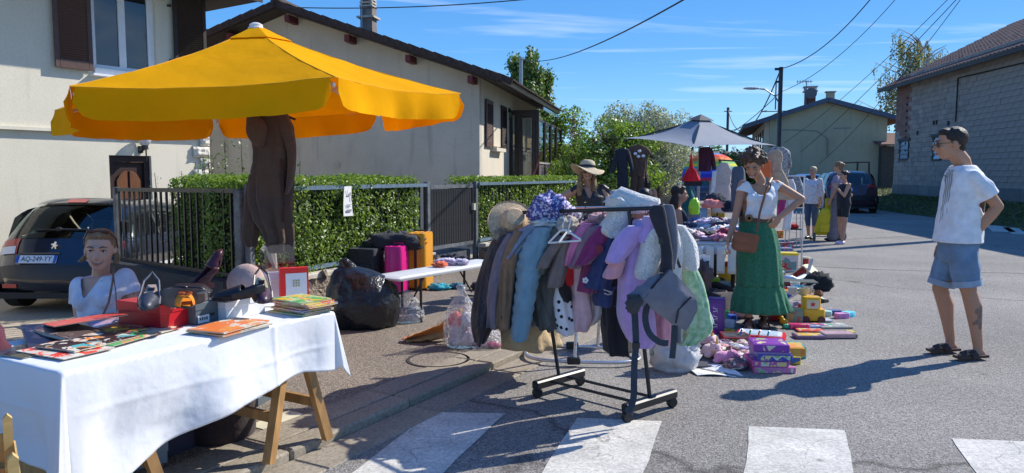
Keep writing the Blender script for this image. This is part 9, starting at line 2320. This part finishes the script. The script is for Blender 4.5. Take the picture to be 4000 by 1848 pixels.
g=gp(2748,1312);tt_=Tg('toy_tent','bright pink and teal soft pyramid toy in front of the purple box','toy',(g.x,g.y+.12,0),R(15));m_hp=gloss('hot pink vinyl',(.78,.02,.22),rough=.5);m_te=gloss('teal vinyl',(.01,.20,.28),rough=.5)
mb=MB();mb.add([(-.14,-.10,0),(.12,-.10,0),(-.01,-.0,.30),(.10,.12,0),(-.12,.12,0)],[(0,1,2),(4,0,2),(3,4,2),(0,4,3,1),(1,3,2)]);mb.bd('pink_body',m_hp,tt_,bevel=.012);mb=MB();mb.add([(.03,-.06,.22),(.19,-.02,.02),(.14,.06,.0),(.0,.02,.30),(.02,.05,.28),(.19,.0,.08)],[(0,1,5),(0,5,3),(1,2,5),(5,2,4,3),(0,3,4,2,1)]);mb.bd('teal_wing',m_te,tt_,bevel=.005)
g=gp(2652,1462);mb=MB();crmp(mb,(0,0,0),(.20,.15,.20),50,.22,34,20,2.0);wb_=Tg('carrier_bag','full white plastic carrier bag standing under the baby carrier','bag',(g.x,g.y+.13,0));m_wfilm=M('white bag film',(.62,.63,.66),.35,var=.1,bump=.7,bsc=8,bdist=.04,transl=.2)
mb.bd('bag_body',m_wfilm,wb_,smooth=True);mb=MB();mb.tube([(-.18,-.02,.12),(-.19,-.04,.24),(-.11,-.02,.28),(-.05,.0,.2)],.016,8);mb.tube([(.08,-.02,.20),(.13,-.05,.27),(.17,-.02,.18)],.018,8);mb.bd('bag_handle',m_wfilm,wb_,smooth=True)
g=gp(2800,1470);mb=MB();mb.sht(lambda a,b:V3((-.14+.34*a-.06*b,.30*b-.02*a,.006+.01*sin(a*5+b*4))),8,8,.003);tag(mb.bd('printed_sheet',M('faint printed cotton',(.72,.72,.72),.8,var=.12,sc=30),loc=(g.x,g.y,.002)),'white printed cloth on the road in front of the plush unicorns','cloth')
g=gp(2800,1440);mb=MB();mb.sht(lambda a,b:V3((-.16+.62*a,.0+.62*b,.010+.008*sin(a*9)*sin(b*8))),14,14,.004);tag(mb.bd('ground_cloth',fab('dark ground cloth',(.03,.03,.04)),loc=(g.x-.05,g.y+.02,.002)),'dark cloth on the road under the plush toys and slippers','cloth')
m_uni=fab('pale pink plush',(.66,.40,.40),sheen=.5);m_gold=gloss('gold horn',(.65,.42,.05),rough=.3)
def plush(label,u,v,s,mat,horn=False,rz=0,cat='plush toy',z=.015):
 g=gp(u,v,z);t=Tg('plush_toy',label,cat,(g.x,g.y+.05,z),rz);mb=MB();mb.ell((0,0,.07*s),(.10*s,.12*s,.07*s));mb.ell((0,-.10*s,.11*s),(.065*s,.07*s,.06*s));mb.ell((0,-.16*s,.09*s),(.04*s,.04*s,.035*s))
 for sx in(-1,1):mb.ell((sx*.05*s,-.08*s,.16*s),(.018*s,.012*s,.035*s));mb.ell((sx*.08*s,-.06*s,.03*s),(.035*s,.06*s,.03*s));mb.ell((sx*.07*s,.08*s,.03*s),(.035*s,.05*s,.03*s))
 voxel(mb,'body',mat,t,.006,2)
 for sx in(-1,1):mb=MB();mb.ell((sx*.035*s,-.155*s,.125*s),.008*s,6,4);mb.bd('eye',m_eye,t)
 if horn:mb=MB();mb.lt([(.016*s,0),(.010*s,.05*s),(.001,.10*s)],c=(0,-.11*s,.16*s),n=10);mb.bd('horn',m_gold,t)
 return t
plush('pale pink plush unicorn with golden horn, rear one on the dark cloth',2762,1362,.66,m_uni,True,R(25));plush('pale pink plush unicorn with golden horn, front one on the dark cloth',2785,1398,.72,m_uni,True,R(15))
plush('brighter pink plush pony lying before the unicorns',2835,1422,.62,fab('bright pink plush',(.66,.22,.40),sheen=.5),False,R(70));plush('small pink plush animal in a red dress by the woman in green',2905,1245,.7,fab('rose plush',(.62,.28,.30),sheen=.5),False,R(-20),z=0)
sl=[(2780,1335,(.50,.34,.33),'dusty pink slipper'),(2710,1358,(.52,.40,.37),'beige pink slipper'),(2840,1350,(.30,.16,.20),'mauve stocking'),(2860,1362,(.55,.48,.46),'light pink stocking'),(2885,1375,(.60,.60,.62),'white baby shoe'),(2850,1395,(.50,.40,.36),'beige knit bootee'),(2880,1400,(.62,.62,.60),'white knit mitten'),(2915,1392,(.66,.38,.34),'salmon pink slipper'),(2935,1405,(.64,.36,.33),'second salmon slipper'),(2905,1420,(.55,.55,.52),'grey white plush boot'),(2940,1365,(.50,.52,.62),'pale blue babygro'),(2955,1380,(.06,.06,.08),'black baby shoe'),(2900,1350,(.52,.42,.38),'beige cap'),(2800,1350,(.14,.11,.11),'dark brown slipper'),(2870,1440,(.64,.62,.56),'cream fur trim')]
for i,(cn_,c)in enumerate(zip('cream rose grey brown white peach lilac sand'.split(),((.62,.58,.48),(.60,.25,.28),(.4,.4,.4),(.16,.09,.07),(.7,.7,.7),(.7,.42,.32),(.45,.35,.55),(.5,.4,.28)))):
 sl+=[(2815+17*i,1378-9*(i%3),c,'tiny %s sock'%cn_),(2725+13*i,1330+12*(i%4),c,'small %s bootee'%cn_)]
for i,(u,v,c,lab)in enumerate(sl):
 g=gp(u,v,.02);mb=MB();crmp(mb,(0,0,0),(.075,.036,.034),70+i,.35,22,12,2.2);o=mb.bd('baby_wear',fab('bw %d'%i,c),loc=(g.x,g.y+.03,.016),smooth=True);o.rotation_euler=(0,0,rng.uniform(-.8,.8));tag(o,lab+(' lying left among the plush toys',' lying at the back of the toy cloth',' lying on the middle of the toy cloth',' lying at the right of the toy cloth')[0 if u<2800 else(1 if v<1370 else(2 if u<2900 else 3))],'baby clothes','slippers and baby wear on the dark cloth')
g=gp(2880,1450);hb=Tg('dotted_bag','dark plum dotted child bag with white fur edge at the front of the toy cloth','bag',(g.x,g.y+.05,.01));mb=MB();crmp(mb,(0,0,0),(.10,.07,.05),90,.3,26,14);mb.bd('body',fab('plum dotted',(.05,.012,.02),col2=(.35,.2,.22),var=.5,sc=55),hb,smooth=True);mb=MB();mb.box((.02,-.06,.04),(.05,.02,.02));mb.bd('pink_bow',M('pink bow',(.55,.12,.14),.6),hb,bevel=.008)
g=gp(2772,1225);cs2=Tg('child_car_seat','black and brown child car seat on the ground behind the play mat','car seat',(g.x-.05,g.y+.12,0),R(55));m_cs=fab('car seat cloth',(.025,.022,.025));m_cb=fab('brown seat lining',(.09,.055,.05))
def shell_(a,b):th=(b-.5)*2.3;z=.10+.55*a;x=.24*sin(th)*(1-.15*a);y=.18-.24*(cos(th)-.35)*-1*0-.16*(1-cos(th))+.12*a;return V3((x,y,z))
mb=MB();mb.sht(shell_,14,16,.07);mb.bd('backrest',m_cs,cs2,smooth='auto');mb=MB();rbox(mb,(0,-.06,.12),(.46,.50,.18),.08,n=5);mb.bd('seat',m_cs,cs2,smooth='auto');mb=MB();rbox(mb,(0,-.04,.21),(.32,.40,.04),.07,n=5);mb.bd('seat_pad',m_cb,cs2,smooth='auto')
for sx in(-1,1):mb=MB();mb.tube([(sx*.23,.12,.20),(sx*.25,-.06,.26),(sx*.23,-.28,.20)],.04,10);mb.bd('side_wing',m_cs,cs2,smooth='auto');mb=MB();mb.tube([(sx*.07,.10,.55),(sx*.07,-.02,.28),(0,-.12,.24)],.012,6);mb.bd('harness',m_strap,cs2)
g=gp(2745,1175);hp_('brown_seat_cover','dark brown padded seat liner beside the black car seat','seat liner',2735,1130,6.9,(.12,.12,.20),m_cb,33);mb=MB();mb.box((0,0,0),(.10,.01,.16));o=mb.bd('price_tag',m_paper,loc=dp(2752,1030,6.9));tag(o,'white paper tag pinned on the car seat','tag')
t_=bx('toy_slide','light blue plastic toy table with green top beside the green skirt','toy',2815,1125,.30,.22,.05,(.12,.36,.58),R(-20),.22);g=gp(2815,1130)
for sx in(-1,1):
 for sy in(-1,1):mb=MB();mb.bm_((sx*.11,sy*.07,0),(sx*.15,sy*.10,-.26),.03,.03);mb.bd('leg',gloss('red plastic leg',(.65,.02,.02)),t_)
mb=MB();mb.box((-.05,0,.07),(.14,.12,.05));mb.bd('green_block',gloss('lime plastic',(.35,.65,.03)),t_,bevel=.01)
t_=bx('toy_basket','yellow plastic toy tub behind the light blue toy table','toy',2850,1105,.24,.20,.22,(.66,.42,.03),R(-15),0);mb=MB();mb.ell((0,0,.24),(.08,.07,.04));mb.bd('red_ball',gloss('red ball',(.7,.03,.02)),t_,smooth=True)
for i,(u,v,w,d,h,c,bl,lab)in enumerate(((2730,868,.24,.16,.20,(.16,.20,.28),[(.16,.20,.28),(.1,.3,.5),(.6,.6,.6)],'grey blue toy box with cut window at the far end of the stall table'),(2762,862,.12,.12,.17,(.70,.45,.36),[(.70,.45,.36),cWh,cOr],'peach and blue carton beside the grey blue box'),(2800,850,.30,.2,.22,(.38,.28,.03),None,'olive yellow crate at the far end of the stall table'),(2860,870,.32,.25,.05,(.60,.52,.18),[(.6,.52,.18),cWh,cBl,cY],'flat yellow board game on the far end of the stall table'))):
 bx('goods_box',lab,'box',u,v,w,d,h,c,R(-10*i),.78,blobs=bl)
hp_('lime_toy','lime green plastic toy leaning on the box at the far end of the stall table','toy',2712,838,8.6,(.07,.05,.13),gloss('lime plastic',(.35,.65,.03)),61,amp=.2);hp_('coral_garment','coral pink garment hanging over the olive crate','garment',2782,812,9.0,(.16,.08,.07),fab('coral cotton',(.75,.20,.18)),62);hp_('camera_bag','black and grey camera bag on the olive crate','bag',2790,795,9.2,(.15,.1,.09),m_strap,63)
hp_('handbag','dark blue handbag at the far right corner of the stall table','handbag',2850,828,9.3,(.12,.08,.10),fab('navy bag',(.02,.03,.06)),64)
g=gp(2630,905);dc=Tg('deck_chair','red and white striped deck chair leaning by the baby carrier','chair',(g.x,g.y,0),R(20));m_stripe=bpy.data.materials.new('red white stripe');m_stripe.use_nodes=True;n_,l_=m_stripe.node_tree.nodes,m_stripe.node_tree.links;w_=n_.new('ShaderNodeTexWave');w_.inputs['Scale'].default_value=3.2;tc_=n_.new('ShaderNodeTexCoord');l_.new(tc_.outputs['Object'],w_.inputs[0]);rp=n_.new('ShaderNodeValToRGB');rp.color_ramp.interpolation='CONSTANT';rp.color_ramp.elements[0].color=(.72,.10,.06,1);rp.color_ramp.elements[1].position=.6;rp.color_ramp.elements[1].color=(.75,.62,.55,1);l_.new(w_.outputs[0],rp.inputs[0]);l_.new(rp.outputs[0],n_['Principled BSDF'].inputs['Base Color'])
zt_=dp(2612,802,g.y).z;mb=MB();mb.sht(lambda a,b:V3((-.19+.38*a,.25*b-.02*sin(b*3),.25+(zt_-.25)*b)),6,10,.004);mb.bd('canvas',m_stripe,dc)
for sx in(-1,1):mb=MB();mb.tube([(sx*.20,-.06,0),(sx*.20,.26,zt_+.03)],.014,8);mb.bd('frame',m_st,dc);mb=MB();mb.tube([(sx*.20,.30,0),(sx*.20,-.05,.40)],.012,8);mb.bd('frame',m_st,dc)
g=dp(2400,780,9.8);pc=Tg('pushchair','dark pushchair with a pale cap on its hood behind the racks','pushchair',(g.x,g.y,0));mb=MB();mb.tube([(-.12,.1,.3),(-.06,.2,1.0),(.0,.25,1.12)],.015,8);mb.tube([(.25,.1,.3),(.2,.2,1.0),(.1,.25,1.12)],.015,8);mb.bd('frame',m_bpl,pc);mb=MB();crmp(mb,(.08,.1,.45),(.22,.2,.25),71,.2);mb.bd('seat',m_bc,pc,smooth=True)
for sx in(-.12,.28):mb=MB();mb.lt([(.05,-.02),(.11,-.02),(.11,.02),(.05,.02),(.05,-.02)],c=(sx,0,.11),n=18,mat=Mx3.Rotation(R(90),3,'Y'));mb.bd('wheel',m_bpl,pc)
mb=MB();mb.lt([(.001,.09),(.06,.085),(.10,.05),(.11,0),(.105,0),(0,.07)],n=18);mb.box((.10,-.06,.01),(.14,.12,.01));o=mb.bd('cap',fab('pale pink cap',(.48,.40,.40)),smooth='auto');o.location=dp(2408,768,9.6);tag(o,'pale pink grey cap lying on the pushchair hood','cap')
# goods on the road right of the green skirt
bx('carton','big red, white and yellow picture carton on the road behind the toy house','box',3078,1062,.33,.24,.26,(.66,.60,.58),R(-12),blobs=[(.62,.58,.55),(.6,.04,.03),(.1,.35,.32),cRd]);g=gp(3078,1062);mb=MB();mb.box((0,0,0),(.335,.245,.035));o=mb.bd('yellow_lid',gloss('yellow card',(.80,.60,.02)),loc=(g.x,g.y+.12,.262));o.rotation_euler=(0,0,R(-12));tag(o,'yellow tray lid lying on the big picture carton','lid')
bx('carton','grey carton with bottle print behind the yellow lidded one','box',3070,1000,.26,.2,.14,(.42,.38,.36),R(-8),blobs=[(.5,.5,.55),cBl,cRd]);bx('carton','red and teal patterned carton behind the grey one','box',3072,985,.28,.2,.17,(.50,.04,.04),R(-10),blobs=[(.5,.04,.04),(.1,.4,.45),(.6,.5,.5)]);bx('carton','small red and yellow carton furthest behind on the goods row','box',3050,930,.12,.12,.16,(.70,.10,.03),R(0),blobs=[(.7,.1,.03),cY])
g=gp(3160,1112);th=Tg('toy_house','toy barn house with dark red walls and cream roof standing on the road','toy house',(g.x,g.y+.12,0),R(-35));m_rw=gloss('barn red plastic',(.34,.03,.03));m_cr=gloss('cream plastic',(.68,.62,.42))
mb=MB();mb.ps([(-.12,0),(.12,0),(.12,.13),(0,.25),(-.12,.13)],.30,o=(0,.15,0));mb.bd('walls',m_rw,th)
for s_ in(-1,1):mb=MB();mb.bm_((s_*.075,-.17,.185),(s_*.075,.17,.185),.20,.015,up=(s_*.68,0,.73));mb.bd('roof',m_cr,th)
mb=MB();mb.box((-.02,.08,.28),(.07,.07,.10));mb.bd('chimney',m_rw,th);mb=MB();mb.box((-.02,.08,.335),(.09,.09,.02));mb.bd('chimney_cap',m_cr,th)
g=gp(3215,1140);mb=MB();crmp(mb,(0,0,0),(.20,.12,.16),81,.3,26,14);tag(mb.bd('black_bag',fab('black nylon bag',(.012,.012,.014)),loc=(g.x-.02,g.y+.1,0),smooth=True),'black bag slumped right of the toy house','bag');mb=MB();mb.bm_((0,0,0),(.12,.06,.34),.03,.03);tag(mb.bd('grey_bar',gloss('pale grey plastic',(.5,.5,.5)),loc=gp(3140,1115)),'pale grey plastic bar leaning on the toy house roof','bar')
mb=MB();P=[gp(u,v,z)for u,v,z in((3050,1100,.10),(3065,1085,.20),(3090,1085,.20),(3110,1095,.13),(3145,1085,.15))];mb.tube(P,[.02,.03,.03,.035,.05],10);tag(mb.bd('toy_vacuum',gloss('pale blue plastic',(.40,.52,.68)),smooth=True),'pale blue and white plastic toy lying on the red box','toy');mb=MB();mb.bm_(gp(3048,1095,.2),gp(3058,1060,.32),.035,.03);tag(mb.bd('white_tube',m_wpl),'white plastic tube sticking up beside the green skirt','tube')
bx('red_basket','dark red plastic basket under the pale blue toy','basket',3075,1120,.17,.15,.12,(.32,.015,.03),R(-10));bx('camouflage_bag','camouflage print upright pouch beside the green skirt','pouch',3052,1130,.10,.10,.26,(.22,.22,.10),R(0),blobs=[(.2,.2,.08),(.4,.35,.15),(.08,.09,.04)])
g=gp(3125,1185);fs=Tg('folding_stool','low black folding stand with crossed silver legs holding small crockery','stool',(g.x,g.y+.12,0),R(-10));mb=MB();mb.box((0,0,.235),(.42,.26,.012));mb.bd('tray',M('dark tray',(.07,.08,.06),.6),fs)
for sy in(-1,1):
 for s_ in(-1,1):mb=MB();mb.bm_((-.18*s_,sy*.12,.0),(.18*s_,sy*.12,.23),.016,.012);mb.bd('leg',m_st if s_>0 else m_bpl,fs)
bits=[(3095,1150,(.66,.66,.68),'white china cup on the left of the folding stand'),(3118,1145,(.02,.42,.58),'turquoise cup in the middle of the folding stand'),(3140,1155,(.55,.48,.30),'ochre patterned dish on the folding stand'),(3105,1130,(.62,.62,.60),'white jug behind the turquoise cup'),(3155,1148,(.45,.42,.36),'grey bowl at the right of the folding stand')]
for i,(u,v,c,lab)in enumerate(bits):
 q=gp(u,v,.245);mb=MB();mb.lt([(0,0),(.03,0),(.045,.04),(.05,.075),(.045,.075),(.03,.01),(0,.01)],n=16);mb.tube([(.045,0,.06),(.075,0,.05),(.07,0,.025),(.04,0,.02)],.006,6);o=mb.bd('cup',gloss('cup %d'%i,c),smooth='auto');o.location=q;o.rotation_euler=(0,0,i*1.3);tag(o,lab,'crockery')
for i,(u,v,lab)in enumerate(((3185,1190,'black shoe pair end on the road right of the folding stand'),(3205,1165,'brown sandal right of the folding stand'),(3195,1205,'white soled dark shoe in front of the brown sandal'))):q=gp(u,v);shoe('shoe',lab,q+V3((0,.1,0)),R(20+40*i),.24,(m_blks,m_leather,m_navy)[i],m_wpl if i==2 else m_blks,'loafer',heel=.02)
g=gp(3110,1228);mb=MB();crmp(mb,(0,0,0),(.20,.12,.08),95,.35,26,14);tag(mb.bd('printed_fabric',fab('blue grey print cloth',(.16,.17,.24),col2=(.4,.3,.3),var=.5,sc=16),loc=(g.x,g.y+.14,0),smooth=True),'blue grey printed cloth under the folding stand','cloth')
def toycar(label,u,v,s,c,rz,cabin=True):
 g=gp(u,v);t=Tg('toy_car',label,'toy',(g.x,g.y+.06*s,0),rz);m=gloss('toy %s'%label[:9],c,rough=.3)
 mb=MB();rbox(mb,(0,0,.07*s),(.20*s,.15*s,.10*s),.03*s,n=4);mb.bd('body',m,t,smooth='auto')
 mb=MB();rbox(mb,(-.01*s,0,.165*s),(.15*s,.13*s,.12*s),.035*s,n=4);cb_=mb.bd('cabin',m,t,smooth='auto')
 mb=MB();rbox(mb,(-.01*s,-.064*s,.165*s),(.10*s,.01*s,.075*s),.004,n=2);mb.bd('window',gloss('cream window',(.70,.62,.42)),cb_)
 for sx in(-1,1):
  for sy in(-1,1):mb=MB();mb.lt([(0,-.012*s),(.032*s,-.012*s),(.032*s,.012*s),(0,.012*s)],c=(sx*.065*s,sy*.072*s,.032*s),n=14,mat=Mx3.Rotation(R(90),3,'X'));mb.bd('wheel',M('toy wheel',(.12,.03,.03),.5),t)
 return t
t_=toycar('chunky yellow toy bus with a red star in its window',3180,1262,1.12,(.78,.42,.015),R(-8));mb=MB();mb.ps([((.030 if k%2==0 else .013)*sin(k*pi/5),(.030 if k%2==0 else .013)*cos(k*pi/5))for k in range(10)],.002,o=(-.01,-.078,.185));mb.bd('star',gloss('red star',(.55,.03,.02)),t_)
toycar('red toy fire engine with yellow base under the green skirt hem',3022,1257,1.0,(.62,.02,.02),R(5));toycar('small red toy car between the picture block and the yellow bus',3148,1252,.7,(.7,.04,.03),R(30))
bx('picture_block','upright carton with children pictures left of the yellow toy bus','box',3106,1265,.16,.14,.135,(.22,.30,.20),R(-5),blobs=[(.25,.32,.2),(.5,.35,.1),(.45,.15,.1),(.5,.5,.4)])
g=gp(3062,1268);t_=Tg('toy_duck','small yellow plastic duck in front of the red fire engine','toy',tuple(g));mb=MB();mb.ell((0,0,.03),(.045,.03,.028));mb.ell((-.025,0,.065),.022);voxel(mb,'body',gloss('duck yellow',(.8,.45,.01)),t_,.005,2);mb=MB();mb.ell((-.05,0,.062),(.012,.01,.005),8,4);mb.bd('bill',gloss('orange bill',(.8,.2,.02)),t_)
hp_('toy_bits','green and white plastic bits beside the yellow duck','toy',3072,1248,6.9,(.05,.04,.03),gloss('green bits',(.08,.45,.25)),44,zb=0);hp_('blue_toy','light blue plastic toy behind the picture block','toy',3120,1205,7.2,(.07,.05,.06),gloss('sky blue plastic',(.05,.38,.60)),45,zb=.02)
fl=[(3125,1288,.18,.10,.045,(.62,.03,.14),[(.62,.03,.14),cPk,cY],'flat pink toy case left in the front book row'),(3200,1283,.24,.16,.02,(.30,.42,.60),[cWh,cBl,cRd],'blue white picture book behind the pink case'),(3270,1285,.30,.20,.018,(.40,.35,.30),[(.4,.35,.3),cWh,cGn,cBl],'large open picture book in the right goods row'),(3175,1300,.24,.13,.015,(.72,.10,.06),[(.72,.10,.06),cWh,cY],'red and white booklet in the front goods row'),(3172,1325,.26,.14,.028,(.22,.12,.20),[(.30,.22,.30),cY,cWh],'violet booklet with yellow oval, nearest in the right row'),(3285,1322,.30,.15,.035,(.20,.18,.17),[(.60,.35,.36),(.5,.3,.3)],'grey box with pink top at the right end of the front row'),(3330,1310,.07,.09,.03,(.7,.55,.03),None,'small yellow packet at the far right of the goods'),(3228,1258,.13,.12,.015,(.45,.52,.58),None,'pale plastic sheet right of the yellow toy bus')]
for i,(u,v,w,d,h,c,bl,lab)in enumerate(fl):bx('flat_book',lab,'book',u,v,w,d,h,c,R(-6+4*(i%3)),.001*i,blobs=bl)
for i,(u,v,c,lab)in enumerate(((3225,1235,(.25,.45,.35),'green and navy pencil case behind the yellow bus'),(3265,1232,(.03,.05,.16),'navy blue pencil case in the back goods row'),(3295,1245,(.35,.12,.28),'purple and sky blue case at the right of the back row'),(3320,1240,(.05,.40,.50),'turquoise toy at the right tip of the back row'))):q=gp(u,v);mb=MB();rbox(mb,(0,0,.025),(.15,.09,.05),.03,n=4);o=mb.bd('pencil_case',fab('case %d'%i,c,col2=tuple(min(1,x*2+.05)for x in c),var=.5,sc=30),smooth='auto');o.location=(q.x,q.y+.04,0);o.rotation_euler=(0,0,R(-25+20*i));tag(o,lab,'pencil case')
g=gp(3095,965);fc=Tg('folding_chair','thin metal stand with a red cloth left of the elderly woman','stand',(g.x,g.y,0));zt_=dp(3095,895,g.y).z
for sx in(-1,1):
 for sy in(-1,1):mb=MB();mb.tube([(sx*.12,sy*.10,0),(sx*.10,sy*.1,zt_+(.35 if sx>0 else 0))],.010,6);mb.bd('leg',m_st,fc)
mb=MB();mb.box((0,0,zt_),(.26,.24,.02));mb.bd('seat',m_bc,fc);mb=MB();crmp(mb,(0,0,0),(.13,.10,.07),99,.3);tag(mb.bd('red_cloth',fab('scarlet cloth',(.62,.015,.012)),loc=(g.x,g.y,zt_+.012),smooth=True),'scarlet cloth lying on the thin metal stand','cloth')
t_=bx('orange_bag','orange open bag just behind the head of the laughing woman','bag',2985,690,.16,.1,.2,(.72,.12,.02),0,p=dp(2985,690,9.2));bpy.data.objects[t_.name].location.z=dp(2985,692,9.2).z
tk_=('ball','toy block','toy ring','beaker')
for i in range(28):
 cn_,c=list(zip('red blue yellow green pink white orange'.split(),((.7,.02,.02),(.03,.12,.55),(.8,.5,.02),(.05,.4,.12),(.75,.2,.35),(.7,.7,.68),(.8,.25,.02))))[i%7];kd_=tk_[i//7]
 A_=i%2;g=gp(3045+(i*37)%150,1140+(i*23)%95)if A_ else gp(2700+(i*41)%170,1215+(i*29)%95);mb=MB();r=.035
 if kd_=='ball':mb.ell((0,0,r),r,12,8)
 elif kd_=='toy block':rbox(mb,(0,0,r),(.09,.07,.07),.012)
 elif kd_=='toy ring':mb.lt([(.03,0),(.055,0),(.055,.025),(.03,.025),(.03,0)],n=14)
 else:mb.lt([(0,0),(.028,0),(.038,.08),(.033,.08),(.025,.01),(0,.01)],n=12)
 o=mb.bd(kd_.replace(' ','_'),gloss(cn_+' toy plastic',c),smooth='auto');o.location=g;o.rotation_euler=(0,0,i);tag(o,'%s plastic %s lying among the goods %s'%(cn_,kd_,'right of the green skirt' if A_ else 'left of the green skirt'),'toy','small loose toys on the road')
